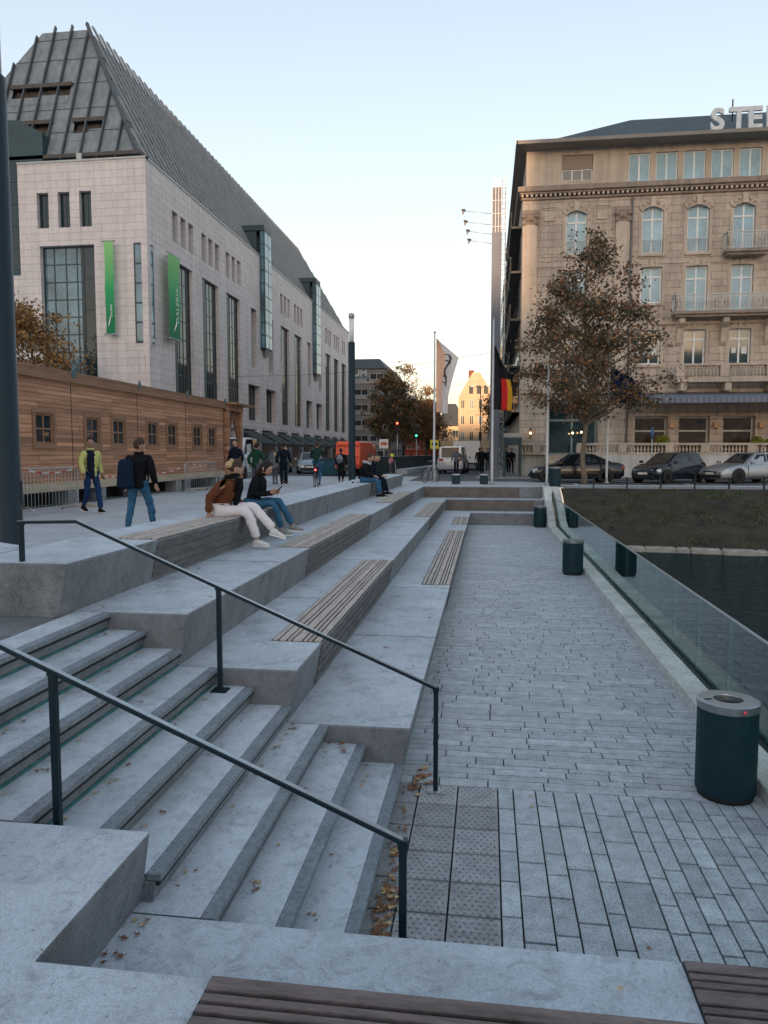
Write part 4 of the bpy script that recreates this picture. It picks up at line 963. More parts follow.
# dark side building with balconies down the side street
sb=thing('side_building','dark glass fronted block squeezed beside the hotel on the side street','building',(1.9,72,PL))
mb=MB(); mb.box(1.35,12,46.4+.05+26,90,PL,19); mb.build('facade',G_teal,sb)
for q in range(9):
    for z in (5.5,8.8,12,15.2):
        mb=MB(); mb.box(1.30,1.349,73+q*1.8,74.3+q*1.8,z,z+2); mb.build('window',M['pane_dark'],sb)
# fire escape grid on the hotel's side wall
mb=MB(); mb.box(1.45,1.86,46.6,66,5.2,5.3)
for z in (5.2,8.0,10.8,13.6,16.2):
    mb.box(1.25,1.888,46.6,70,z,z+.12); mb.box(1.25,1.29,46.6,70,z+.9,z+.95)
    for q in range(13): mb.box(1.25,1.28,46.6+q*1.9,46.64+q*1.9,z,z+.9)
mb.build('side_gallery',M['rail_dark'],hot)
for q in range(10):
    for z in (5.8,8.6,11.4,14.2):
        mb=MB(); mb.box(1.84,1.897,47.6+q*2.3,48.8+q*2.3,z,z+1.9); mb.build('side_window',M['pane_dark'],hot)
# ------------------------------------------------------------------ unseen blocks added behind the camera to keep the low sun off the square
bm_=add_bricks(mk('grey_render',(.55,.55,.56),.8,var=.1),3.2,3.3,.6,amt=.8)
def behind(x0,x1,h,label):
    r=thing('sun_blocker',label,'building',((x0+x1)/2,-315,PL)); mb=MB(); mb.box(x0,x1,-330,-300,PL-.05,h); mb.build('wall',bm_,r)
    mb=MB(); mb.box(x0-.3,x1+.3,-330.3,-299.7,h+.001,h+.6); mb.build('cornice',M['concrete'],r)
behind(-420,-9.0,52,'very tall unseen grey block added behind the viewpoint to stop the sun, left of the gap')
behind(-8.99,1.6,29.0,'low unseen grey block added behind the viewpoint, letting sun over it between two tall ones')
behind(1.61,420,52,'very tall unseen grey block added behind the viewpoint to stop the sun, right of the gap')

# ------------------------------------------------------------------ timber market hut
HX=-11.5
wood=mk('new_brown_planks',(.47,.25,.15),.7,var=.35,vs=1.5,stretch=(1,.35,5),bump=.3,bs=8,spot=.12)
nt,Nn,Ll=nodes(wood); pb=Nn['Principled BSDF']; tc=Nn.new('ShaderNodeTexCoord'); sp=Nn.new('ShaderNodeSeparateXYZ'); Ll.new(tc.outputs['Object'],sp.inputs[0])
cb=Nn.new('ShaderNodeCombineXYZ'); Ll.new(sp.outputs[1],cb.inputs[0]); Ll.new(sp.outputs[2],cb.inputs[1])
br=Nn.new('ShaderNodeTexBrick'); br.inputs['Scale'].default_value=1; br.inputs['Brick Width'].default_value=3.9; br.inputs['Row Height'].default_value=.115; br.inputs['Mortar Size'].default_value=.007
br.inputs['Color1'].default_value=(.62,.60,.60,1); br.inputs['Color2'].default_value=(1.15,1.12,1.1,1); br.inputs['Mortar'].default_value=(.3,.28,.26,1); br.offset_frequency=3; Ll.new(cb.outputs[0],br.inputs['Vector'])
src=pb.inputs['Base Color'].links[0].from_socket; Ll.new(mulnode(nt,src,br.outputs['Color']),pb.inputs['Base Color'])
wood2=mk('pale_sawn_beam',(.42,.36,.27),.8,var=.2,vs=2,stretch=(1,.4,4),spot=.1)
wood3=mk('brown_trim_board',(.25,.14,.085),.75,var=.25,vs=3,stretch=(1,.4,4))
hut=thing('market_hut','long brown timber plank hut with a row of small square windows','hut',(HX,22,PL))
WF=Frame((HX,0,0),(0,1,0),(-1,0,0))
hw=[(13.2,14.05),(15.45,16.3),(17.92,18.76),(20.39,21.18),(21.96,22.77),(24.37,25.19),(26.0,26.83),(28.38,29.28),(30.03,30.88)]
hw=[(a+.02,c-.02,3.12,3.92,.08) for a,c in hw]
mb=MB(); wall(mb,WF,11.5,31.9,2.09,5.05,hw,.08); mb.quad((HX,31.9,2.09),(-17,31.9,2.09),(-17,31.9,5.05),(HX,31.9,5.05)); mb.quad((HX,11.5,2.09),(-17,11.5,2.09),(-17,11.5,5.05),(HX,11.5,5.05)); mb.quad((-17,11.5,2.09),(-17,31.9,2.09),(-17,31.9,5.05),(-17,11.5,5.05))
mb.build('plank_wall',wood,hut)
mb=MB(); mb.box(-17.1,HX+.10,11.4,32.0,5.053,5.12); mb.box(HX+.02,HX+.09,11.4,32.0,4.82,5.05); mb.build('roof_edge',wood3,hut)
mb=MB(); mb.box(HX-.2,HX+.03,11.5,31.9,1.86,2.088); mb.build('sill_beam',wood2,hut)
for i,(a,c,z0,z1,_) in enumerate(hw):
    w_=window(hut,WF,a,c,z0,z1,.06,(.5,),(.5,),.06,.04,wood3,M['pane_dark'] if i!=2 else M['pane_dark'],'hut_window',.05)
    mb=MB(); WF.box(mb,a-.12,a-.001,-.035,-.002,z0-.12,z1+.12); WF.box(mb,c+.001,c+.12,-.035,-.002,z0-.12,z1+.12); WF.box(mb,a,c,-.035,-.002,z1+.001,z1+.12); WF.box(mb,a,c,-.035,-.002,z0-.12,z0-.001); mb.build('window_trim',wood3,w_)
    if i==2: mb=MB(); WF.box(mb,a+.08,a+.36,.05,.055,3.56,3.84); WF.box(mb,a+.44,a+.72,.05,.055,3.56,3.84); mb.build('paper_sheet',M['white_paint'],w_)
for y in (15.6,19.68,23.67,27.7,31.86):
    mb=MB(); WF.box(mb,y-.012,y+.012,-.006,.0,2.1,5.0); mb.build('panel_joint',M['recess'],hut)
    mb=MB(); WF.box(mb,y-.09,y+.09,-.115,-.095,4.98,5.18); WF.box(mb,y-.05,y+.05,-.13,-.08,5.12,5.24); mb.build('crane_bracket',mk('blue_grey_bracket',(.12,.2,.25),.4,metal=.5) if y<16 else bpy.data.materials['blue_grey_bracket'],hut)
for y in (12.5,16.2,19.6,21.2,23.6,26.9,27.8,31.0):
    mb=MB(); mb.box(HX-.45,HX+.02,y-.2,y+.25,PL,1.858); mb.build('support_block',M['concrete_face'] if int(y)%2 else M['galv'],hut,bevel=.01)
mb=MB(); mb.box(HX-.9,HX-.8,11.5,31.9,PL,1.85); mb.build('underside_shade_sheet',M['black'],hut)  # black sheet stands in for the shade beneath the hut
# timber framed booth at the end of the hut
bt=thing('timber_frame','open timber post and brace frame standing at the far end of the plank hut','frame',(HX,33,PL))
for y in (32.25,34.0):
    mb=MB(); mb.box(HX-.12,HX+.12,y-.12,y+.12,PL,4.75); mb.build('post',wood,bt,bevel=.01)
mb=MB(); mb.box(HX-.14,HX+.14,32.05,34.2,4.752,5.0); mb.build('beam',wood,bt,bevel=.01)
mb=MB(); mb.bar((HX,32.4,3.7),(HX,33.2,4.74),.12,.14,up=(1,0,0)); mb.build('brace',wood3,bt)
mb=MB(); mb.bar((HX,33.88,3.4),(HX,33.1,4.74),.12,.14,up=(1,0,0)); mb.build('brace',wood3,bt)
mb=MB(); mb.prism([(-14,32,5.0),(-10.9,32,5.0),(-10.9,32,5.08),(-14,32,5.3)],(0,2.6,0)); mb.build('roof_boards',wood3,bt)

# loose planks and rubble near the hut
for (x,y,l,a,lb) in ((-10.9,18.9,.9,.2,'short pale plank lying on the plaza behind the man in green'),(-11.0,27.6,1.3,1.4,'long plank lying on the plaza at the foot of the far part of the hut')):
    r=thing('plank',lb,'plank',(x,y,PL)); mb=MB(); mb.M=Matrix.Translation((x,y,PL))@Matrix.Rotation(a,4,'Z'); mb.box(-l/2,l/2,-.07,.07,0,.05); mb.M=Matrix.Translation((x,y,PL))@Matrix.Rotation(a+.3,4,'Z'); mb.box(-l/3,l/3,-.05,.05,.052,.09); mb.build('board',wood2,r,bevel=.004)

# ------------------------------------------------------------------ crowd barriers with tape
def barrier(x,y,rz,label,L_=2.3):
    r=thing('crowd_barrier',label,'barrier',(x,y,PL),rz,group='crowd barriers by the hut')
    mb=MB(); pts=[(-L_/2,0,.12),(-L_/2,0,1.0),(-L_/2+.08,0,1.08),(L_/2-.08,0,1.08),(L_/2,0,1.0),(L_/2,0,.12),(-L_/2,0,.12)]
    mb.tube(pts,.021,8); mb.build('frame',M['galv'],r,local=True)
    mb=MB(); n=17
    for i in range(1,n): xx=-L_/2+L_*i/n; mb.tube([(xx,0,.12),(xx,0,1.08)],.0085,6)
    q=mb.build('bars',M['galv'],r,local=True)
    for s in (-1,1):
        mb=MB(); mb.tube([(s*(L_/2-.25),-.32,.02),(s*(L_/2-.25),0,.2),(s*(L_/2-.25),.32,.02)],.018,6); mb.build('foot',M['galv'],r,local=True)
    return r
barrier(-10.45,16.85,R(88),'crowd barrier behind the man in the green jacket, at the near end of the hut')
barrier(-10.6,26.9,R(82),'crowd barrier at the far end of the plank hut, beside the walking man in navy')
tr=mk('red_tape',(.45,.08,.07),.5); tw_=mk('white_tape',(.6,.6,.6),.5)
tp=MB(); pts=[Vector(p) for p in ((-11.3,12.5,2.52),(-10.45,15.7,2.50),(-10.42,18.0,2.50),(-10.9,22,2.28),(-10.6,25.8,2.5),(-10.6,28.0,2.5))]
for a,c in zip(pts,pts[1:]):
    n=max(2,int((c-a).length/.25))
    for i in range(n):
        p=a.lerp(c,i/n); q=a.lerp(c,(i+1)/n); sag=.25*math.sin(math.pi*i/n)*((c-a).length/5); sag2=.25*math.sin(math.pi*(i+1)/n)*((c-a).length/5)
        p.z-=sag;q.z-=sag2; tp.mi=i%2; off=Vector((.03,0,0)); tp.quad(tuple(p+off),tuple(q+off),tuple(q+off+Vector((0.004,0,.035))),tuple(p+off+Vector((0.004,0,.035))))
tag(tp.build('barrier_tape',[tr,tw_]),'red and white striped tape strung between the crowd barriers along the hut','tape')

# ------------------------------------------------------------------ lamp columns
def lamp(x,y,label,h=8.0):
    r=thing('lamp_column',label,'lamp',(x,y,PL),group='dark lamp columns with glass heads')
    mb=MB(); mb.lathe([(.19,0),(.19,.04),(.17,.06),(.165,6.75),(.15,6.77)],(0,0,0),28); p=mb.build('column',M['rail_dark'],r,local=True)
    mb=MB(); mb.M=Matrix.Rotation(R(20),4,'Z'); mb.box(.15,.174,-.05,.05,.7,1.05); mb.build('service_hatch',M['rail_dark'],p,local=True,bevel=.01)
    mb=MB(); mb.lathe([(.115,6.77),(.115,7.9)],(0,0,0),24); mb.build('glass_head',M['lamp_glass'],r,local=True)
    mb=MB(); mb.lathe([(.14,7.9),(.145,8.1),(.05,8.16)],(0,0,0),24); mb.build('cap',M['galv'],r,local=True)
lamp(-6.98,10.2,'thick dark lamp column cut by the left edge of the picture')
lamp(-6.57,36.3,'dark lamp column with a pale glass head in front of the orange lorry')

# ------------------------------------------------------------------ flagpoles and flags
def flagpole(x,y,h,label,r_=.05):
    r=thing('flagpole',label,'flagpole',(x,y,PL),group='white flagpoles'); mb=MB(); mb.lathe([(r_*1.25,0),(r_*1.2,.3),(r_*.7,h)],(0,0,0),12); mb.build('pole',M['white_paint'] if r_<.05 else mk('pale_pole_paint',(.5,.52,.54),.4) if 'pale_pole_paint' not in bpy.data.materials else bpy.data.materials['pale_pole_paint'],r,local=True)
    mb=MB(); mb.ball((0,0,h+.03),.06); mb.build('finial',M['galv'],r,local=True); mb=MB(); mb.lathe([(.13,0),(.13,.05),(.09,.07)],(0,0,0),12); mb.build('foot',M['galv'],r,local=True); return r
flagpole(-2.58,36.8,7.2,'pole flying the pale banner flag, beside the parked bicycle')
flagpole(.22,34.7,7.4,'pole with the black, red and gold flag, before the tall advertising tower')
flagpole(2.66,34.4,6.2,'bare pole left of the broad plane tree, behind the plaza bin')
flagpole(5.57,36.4,7.2,'pole with the blue flag, just right of the plane tree trunk')
def cloth(name,label,y,edgeL,edgeR,mats,bands,nz=26,nu=24,amp=.09,fold=3.0,seed=0,deco=None):
    """a hanging flag between a left edge and a right edge, each a list of (x, z) from top to bottom"""
    def ip(e,t):
        f=t*(len(e)-1); i=min(int(f),len(e)-2); f-=i; return (e[i][0]*(1-f)+e[i+1][0]*f,e[i][1]*(1-f)+e[i+1][1]*f)
    mb=MB(); vs=[];
    for j in range(nz+1):
        t=j/nz; a=ip(edgeL,t); c=ip(edgeR,t)
        for i in range(nu+1):
            s=i/nu; x=a[0]+(c[0]-a[0])*s; z=a[1]+(c[1]-a[1])*s
            yy=y+amp*math.sin(fold*2*math.pi*s+seed+t*1.7)*min(1,s*3)+.05*math.sin(5*t+seed)
            vs.append((x,yy,z))
    n=len(mb.v); mb.v+=vs
    for j in range(nz):
        for i in range(nu):
            a=j*(nu+1)+i; mb.f.append([a,a+1,a+nu+2,a+nu+1]); s=(i+.5)/nu; mi=0
            for k,bd in enumerate(bands): 
                if s>bd: mi=k+1
            if deco: mi=deco(s,(j+.5)/nz,mi)
            mb.m.append(mi); mb.sm.append(True)
    o=mb.build(name,mats); m=o.modifiers.new('thick','SOLIDIFY'); m.thickness=.004
    return tag(o,label,'flag')
def cloth_mat(name,c,tl=.35):
    m=mk(name,c,.85,var=.06); nt,N_,L_=nodes(m); pb=N_['Principled BSDF']; t=N_.new('ShaderNodeBsdfTranslucent'); t.inputs[0].default_value=(*c,1); mx=N_.new('ShaderNodeMixShader'); mx.inputs[0].default_value=tl
    L_.new(pb.outputs[0],mx.inputs[1]); L_.new(t.outputs[0],mx.inputs[2]); L_.new(mx.outputs[0],N_['Material Output'].inputs[0]); return m
wc=cloth_mat('white_flag_cloth',(.88,.85,.84),.4); dkc=cloth_mat('dark_print_cloth',(.10,.08,.10)); oc=cloth_mat('sun_painted_flag_cloth',(.88,.60,.45))  # orange cloth: sunlight painted on the pole side of the white flag
def dg(s,t,mi): return 0 if t<.58 else mi
def deco(s,t,mi):
    if .22<t<.62 and .42<s<.72:
        u=(s-.42)/.3; q=(t-.22)/.4
        if abs(u-.5-.3*math.sin(q*9))<.16 or abs(math.sin(q*14))<.18 and u<.8: return 2
    return mi
cloth('flag','tall pale banner flag with a dark mark, blowing from its pole over the street',36.75,[(-2.5,8.4),(-2.5,7.3),(-2.49,6.0),(-2.48,4.85)],[(-2.35,8.25),(-1.42,7.45),(-1.72,6.4),(-1.90,5.6),(-1.92,4.75)],[oc,wc,dkc],[.45],amp=.12,fold=1.2,seed=1,nz=60,nu=36,deco=deco)
cloth('flag','black, red and gold flag hanging limp before the advertising tower',34.65,[(.28,7.7),(.28,7.0),(.28,6.0),(.28,4.85)],[(.32,7.65),(.60,7.0),(.95,6.4),(1.10,5.6),(1.06,4.75)],[cloth_mat('black_cloth',(.012,.014,.02)),cloth_mat('red_cloth',(.72,.03,.03)),cloth_mat('gold_cloth',(.85,.5,.04))],[.42,.75],amp=.07,fold=2,seed=.4,deco=dg)
cloth('flag','blue flag hanging behind the foliage of the plane tree',36.35,[(5.63,6.9),(5.63,6.4),(5.64,5.8),(5.65,5.25)],[(5.7,6.85),(6.6,6.3),(7.0,5.8),(7.0,5.15)],[cloth_mat('blue_cloth',(.006,.035,.18))],[],amp=.08,fold=2.4,seed=2)

# ------------------------------------------------------------------ advertising tower
tw=thing('advertising_tower','slim grey steel tower with a lattice side and a glazed top, beside the hotel','tower',(.5,43,PL))
mb=MB(); mb.box(.12,.62,42.6,42.8,PL,17.3); mb.build('front_panel',mk('blue_grey_metal_panel',(.11,.125,.16),.7,metal=0,var=.12,vs=.6),tw,bevel=.02)
mb=MB()
for (x,y) in ((.64,42.62),(.86,42.62),(.64,43.5),(.86,43.5)): mb.tube([(x,y,PL),(x,y,17.7)],.025,6)
z=PL+.4
while z<17.5:
    for (p,q) in (((.64,42.62),(.86,42.62)),((.86,42.62),(.86,43.5)),((.64,43.5),(.86,43.5))): mb.tube([(*p,z),(*q,z)],.014,5,False)
    mb.tube([(.64,42.62,z),(.86,42.62,z+.55)],.012,5,False); mb.tube([(.86,42.62,z),(.86,43.5,z+.55)],.012,5,False); z+=.55
mb.build('lattice',M['galv'],tw)
mb=MB(); 
for x in (.12,.3,.46,.62,.86): mb.tube([(x,42.6,14.9),(x,42.6,17.75)],.016,5)
for z in (15.2,15.9,16.6,17.3,17.72): mb.tube([(.12,42.59,z),(.88,42.59,z)],.014,5)
mb.build('top_cage',M['white_paint'],tw)
for i,(x,z) in enumerate(((-1.45,16.15),(-1.33,15.55),(-1.2,15.05),(-1.12,14.55))):
    mb=MB(); mb.tube([(.12,42.7,z-.22),(x,42.7,z)],.018,6); a_=mb.build('spotlight_arm',M['galv'],tw)
    mb=MB(); mb.M=Matrix.Translation((x,42.7,z))@Matrix.Rotation(R(10),4,'Y'); mb.lathe([(.13,.05),(.12,.08),(.05,-.12),(.02,-.2)],(0,0,0),10); mb.build('spotlight',M['galv'],a_)
for z in (4.2,6.4,8.6,10.8,12.6,14.3): 
    mb=MB(); mb.tube([(.86,43.4,z),(1.25,46.6,z)],.03,6); mb.build('tie_rod',M['galv'],tw)
pt=thing('steel_portal','dark teal steel portal around a passage at the foot of the tower','portal',(1.4,44.5,PL))
for x in (.95,2.6-.75+.0):
    mb=MB(); mb.box(x,x+.12,44.2,45.8,PL+.03,3.75); mb.build('jamb',G_teal,pt)
mb=MB(); mb.box(.95,1.97,44.2,45.8,3.752,4.0); mb.build('lintel',M['galv'],pt)
mb=MB(); mb.box(1.08,1.84,44.25,44.30,3.3,3.7); mb.build('sign_panel',G_teal,pt)

# ------------------------------------------------------------------ trees
bark=mk('mottled_bark',(.16,.13,.10),.9,var=.35,vs=4,bump=.6,bs=15)
lfA=[mk('brown_green_leaf',(.10,.07,.038),.6,var=.4,vs=1),mk('dull_green_leaf',(.045,.055,.022),.6,var=.3,vs=1),mk('rust_leaf',(.26,.12,.045),.6,var=.3,vs=1),mk('pale_brown_leaf',(.13,.095,.065),.6,var=.3,vs=1)]
lfB=[mk('golden_leaf',(.28,.16,.05),.6,var=.3,vs=1),mk('rusty_leaf',(.20,.10,.035),.6,var=.3,vs=1),mk('olive_leaf',(.11,.09,.03),.6,var=.3,vs=1)]
def tree(x,y,z0,label,prof,ztrunk,nl,ncl,leafs,wts,size,seed,rt=.16,sig=.5,lean=(0,0),ax=(1,1,1),ymul=1.0,holes=.0):
    """prof: list of (z above ground, radius); ax scales left/right"""
    rnd=random.Random(seed); r=thing('tree',label,'tree',(x,y,z0)); H=prof[-1][0]
    def rad(z):
        for (a,ra),(c,rc) in zip(prof,prof[1:]):
            if a<=z<=c: return ra+(rc-ra)*(z-a)/(c-a)
        return 0
    pts=[(0,0,-.05),(.03,0,.3)]+[(.12*math.sin(k*.9+seed),.1*math.cos(k*1.3+seed),H*.97*k/9) for k in range(1,10)]
    rr=[rt*1.35,rt*1.05]+[rt*(1-.93*(k/9)) for k in range(1,10)]
    mb=MB(); mb.tube(pts,rr,10); tk=mb.build('trunk',bark,r,local=True)
    def tp(z): 
        k=max(0,min(8.999,z/(H*.97)*9)); i=int(k); a=Vector(pts[i+1]) if i>0 else Vector((0,0,0)); c=Vector(pts[i+2]) if i<9 else Vector(pts[-1]); return a.lerp(c,k-i) if i>0 else Vector((0,0,z))
    br=MB(); cls=[]
    zs=[p[0] for p in prof]
    tries=0
    while len(cls)<ncl and tries<20000:
        tries+=1
        z=rnd.uniform(prof[0][0],H); R_=rad(z)
        if rnd.random()>(R_/max(p[1] for p in prof))**1.1+.05: continue
        a=rnd.uniform(0,6.283); q=R_*(rnd.random()**.45)*rnd.uniform(.8,1.0)
        cx=q*math.cos(a)*(ax[0] if math.cos(a)<0 else ax[1]); cy=q*math.sin(a)*ymul
        cls.append(Vector((cx,cy,z)))
    for c in cls:
        zt=max(ztrunk*.75,c.z-.55*math.hypot(c.x,c.y)-rnd.uniform(.1,.5)); zt=min(zt,H*.9); a=tp(zt); d=c-a; L_=d.length
        m1=a+d*.35+Vector((rnd.uniform(-.1,.1)*L_,rnd.uniform(-.1,.1)*L_,.06*L_)); m2=a+d*.7+Vector((rnd.uniform(-.08,.08)*L_,rnd.uniform(-.08,.08)*L_,.08*L_))
        rb=rt*.30*min(1,L_/3)+.012
        br.tube([tuple(a),tuple(m1),tuple(m2),tuple(c)],[rb,rb*.7,rb*.4,.008],5,False)
        for k in range(5):
            e=c+Vector((rnd.gauss(0,sig),rnd.gauss(0,sig),rnd.gauss(0,sig*.7))); s=m2.lerp(c,rnd.random()); br.tube([tuple(s),tuple(s.lerp(e,.5)+Vector((0,0,.05))),tuple(e)],[.012,.008,.004],3,False)
    br.build('branches',bark,r,local=True)
    lf=MB(); tot=sum(wts)
    tone=[rnd.random() for _ in cls]
    for i in range(nl):
        k=rnd.randrange(len(cls)); c=cls[k]
        if rnd.random()<.06: c=c.lerp(cls[rnd.randrange(len(cls))],rnd.random()*.4)
        p=c+Vector((rnd.gauss(0,sig),rnd.gauss(0,sig),rnd.gauss(0,sig*.62)-.05))
        nv=noise.noise(p*1.1+Vector((seed,0,0)))
        if nv<-.12-holes+.25*rnd.random()-.1 : continue
        if p.z<prof[0][0]-.5: continue
        s=size*rnd.uniform(.55,1.25)
        n=Vector((rnd.gauss(0,1),rnd.gauss(0,1),rnd.gauss(.5,.8))).normalized(); t=n.orthogonal().normalized(); t=(t*math.cos(i)+n.cross(t)*math.sin(i)); b_=n.cross(t)
        w=rnd.random()*.55+tone[k]*.45; acc=0; mi=0
        for q,ww in enumerate(wts):
            acc+=ww/tot
            if w<=acc: mi=q;break
        lf.mi=mi
        A=p-t*s*.5;B=p+b_*s*.38+n*s*.1;Cc=p+t*s*.55-n*s*.05;D=p-b_*s*.38+n*s*.1
        lf.add([tuple(A),tuple(B),tuple(Cc),tuple(D)],[(0,1,2,3)])
    lf.build('crown',leafs,r,local=True); return r
tree(4.4,35.4,PL,'broad plane tree with brown-green autumn leaves in front of the hotel',[(3.1,.6),(3.7,2.6),(4.5,3.7),(5.6,3.6),(6.8,3.0),(8.2,2.35),(9.6,1.55),(10.6,.8),(11.25,.15)],3.6,26000,130,lfA,(.34,.16,.17,.33),.145,11,rt=.125,sig=.36,ax=(.92,1.17,1))
tree(-25.6,40,PL,'golden brown tree showing over the plank hut, against the department store front',[(2.2,1.2),(4.5,2.6),(7,2.9),(9,1.9),(10.3,.4)],2.5,16000,70,lfB,(.45,.35,.2),.2,5,rt=.16,sig=.5)
tree(-9.3,72,PL,'dark leafy tree standing before the far office block',[(2.5,1.2),(4,2.2),(6,2.3),(8,1.5),(9.2,.3)],2.5,9000,60,lfA,(.4,.3,.2,.1),.26,8,rt=.16,sig=.45)
tree(-9.2,84,PL,'tall thin golden tree at the street end, the highest of the far trees',[(3,1.5),(5,2.6),(7.5,2.9),(9.5,1.9),(11.2,.3)],2.5,4200,70,lfB,(.5,.3,.2),.25,9,rt=.16,sig=.5)
tree(-7.0,88,PL,'shorter brown tree beside the traffic lights at the street end',[(2,1.2),(3.5,2.4),(5.5,2.6),(7.6,1.6),(8.8,.2)],2.0,8000,60,lfB,(.25,.45,.3),.25,10,rt=.16,sig=.5)
tree(.6,78,PL,'small street tree hanging over the pavement beside the side street houses',[(3,.6),(4.6,1.3),(6,1.2),(7.6,.3)],3,3000,30,lfA,(.4,.3,.2,.1),.2,12,rt=.1,sig=.4)

# ------------------------------------------------------------------ far buildings
fpd=mk('far_dark_glass',(.02,.03,.04),.5,spec=.2); fpb=mk('far_blue_glass',(.16,.22,.26),.5,spec=.2)
def block(name,label,x0,x1,y0,y1,z1,wm,floors,cols_,fm,pm_,cat='building',wf=.62,hf=.55,zb=PL,side=None,roof=None,zfirst=None):
    r=thing(name,label,cat,((x0+x1)/2,y0,PL)); F=Frame((0,y0,0),(1,0,0),(0,1,0)); hs=[]; fh=(z1-zb)/floors; cwid=(x1-x0)/cols_
    for f in range(floors):
        for c in range(cols_):
            a=x0+cwid*c+cwid*(1-wf)/2; z=zb+fh*f+fh*.28; hs.append((a,a+cwid*wf,z,z+fh*hf,.15))
    mb=MB(); wall(mb,F,x0,x1,zb-.05,z1,hs,.15); mb.quad((x0,y0,zb),(x0,y1,zb),(x0,y1,z1),(x0,y0,z1)); mb.quad((x1,y0,zb),(x1,y1,zb),(x1,y1,z1),(x1,y0,z1)); mb.quad((x0,y1,zb),(x1,y1,zb),(x1,y1,z1),(x0,y1,z1)); mb.quad((x0,y0,z1),(x1,y0,z1),(x1,y1,z1),(x0,y1,z1)); mb.build('wall',wm,r)
    for i,h in enumerate(hs): window(r,F,h[0],h[1],h[2],h[3],.12,(.5,),(),.09,.08,fm,pm_[(i*7+i//3)%len(pm_)],'window')
    if side:
        G=Frame((side,0,0),(0,1,0) if side==x0 else (0,1,0),(1 if side==x0 else -1,0,0)); n=max(2,int((y1-y0)/4))
        for f in range(floors):
            for c in range(n):
                yy=y0+1.2+(y1-y0)/n*c; z=zb+fh*f+fh*.28; mb=MB(); G.box(mb,yy,yy+1.4,-.03,.02,z,z+fh*hf); mb.build('window',pm_[(f+c)%len(pm_)],r)
    if roof:
        rh,rm=roof; xm=(x0+x1)/2; mb=MB(); mb.prism([(x0-.3,y0-.3,z1+.01),(x1+.3,y0-.3,z1+.01),(xm+(x1-x0)*.2,y0+2.5,z1+rh),(xm-(x1-x0)*.2,y0+2.5,z1+rh)],(0,0,0)) if False else mb.hexa([(x0-.3,y0-.3,z1+.01),(x1+.3,y0-.3,z1+.01),(x1+.3,y1,z1+.01),(x0-.3,y1,z1+.01)],[(x0+1.2,y0+3,z1+rh),(x1-1.2,y0+3,z1+rh),(x1-1.2,y1-3,z1+rh),(x0+1.2,y1-3,z1+rh)]); mb.build('roof',rm,r)
    return r
slate=mk('dark_roof_slate',(.05,.055,.06),.7,var=.2); cream=mk('cream_plaster',(.50,.40,.26),.8,var=.1,vs=.5); wf_=mk('white_far_frame',(.5,.5,.48),.6)
of=block('office_block','grey office block with ribbon windows and dark roof at the far end','x' and -34 or 0,-16.4,120,150,16.2,mk('grey_office_cladding',(.20,.195,.19),.7,var=.1),6,7,wf_,[fpd,fpb,fpd,fpd],wf=.9,hf=.42,side=-16.4,roof=(1.9,slate))
mb=MB()
for k in range(6): z=PL+(16.2-PL)/6*k; mb.box(-34.1,-16.3,119.85,119.999,z+.1,z+.55)
mb.build('floor_band',mk('pale_floor_band',(.32,.31,.30),.7),of)
text_mesh('UM',1.5,.1,'lettering',M['white_paint'],of,Matrix.Translation((-21.4,119.7,15.0))@XM)
brick=add_bricks(mk('dark_red_brick',(.20,.06,.045),.8,var=.15),.5,.2,.02)
rb_=block('brick_house','dark red brick house with white windows and steep roof closing the street','x' and -23 or 0,-9.6,150,165,8.2,brick,2,8,wf_,[fpb,fpd],wf=.5,hf=.5,roof=(5.2,mk('red_brown_tiles',(.11,.05,.045),.8,var=.3)))
block('cream_house','small cream house with dark slate roof, left of the tall yellow gable','x' and -9.5 or 0,-5.2,150,165,8.0,cream,2,2,wf_,[fpd,fpd],wf=.5,hf=.5,roof=(4.6,slate))
yw=mk('sunlit_yellow_plaster',(.46,.36,.25),.8,var=.12,vs=.5)
yb_=block('gabled_house','tall yellow gabled house catching the last sun at the street end','x' and -5.0 or 0,1.0,130,146,12.2,yw,4,4,mk('pale_stone_frame',(.55,.48,.36),.7),[fpd,fpb],wf=.48,hf=.58)
mb=MB(); mb.prism([(-5.0,130,12.21),(1.0,130,12.21),(-.3,130,14.6),(-1.4,130,16.4),(-2.6,130,16.4),(-3.7,130,14.6)],(0,15,0)); mb.build('gable',yw,yb_)
mb=MB(); mb.box(-3.4,-2.5,134,136,14,17.2); mb.build('chimney',brick,yb_)
for x in (-3.2,-1.9,-.7): mb=MB(); mb.box(x,x+.7,129.95,129.999,12.8,14.2); mb.build('gable_window',fpd,yb_)
ss=block('street_house','pale plastered house row on the right side of the narrow street behind the hotel','x' and .9 or 0,10,92,128,15.5,mk('pale_grey_plaster',(.42,.38,.33),.8,var=.1),5,3,wf_,[fpd,fpb],wf=.45,hf=.5,side=.9)
tag(ss)

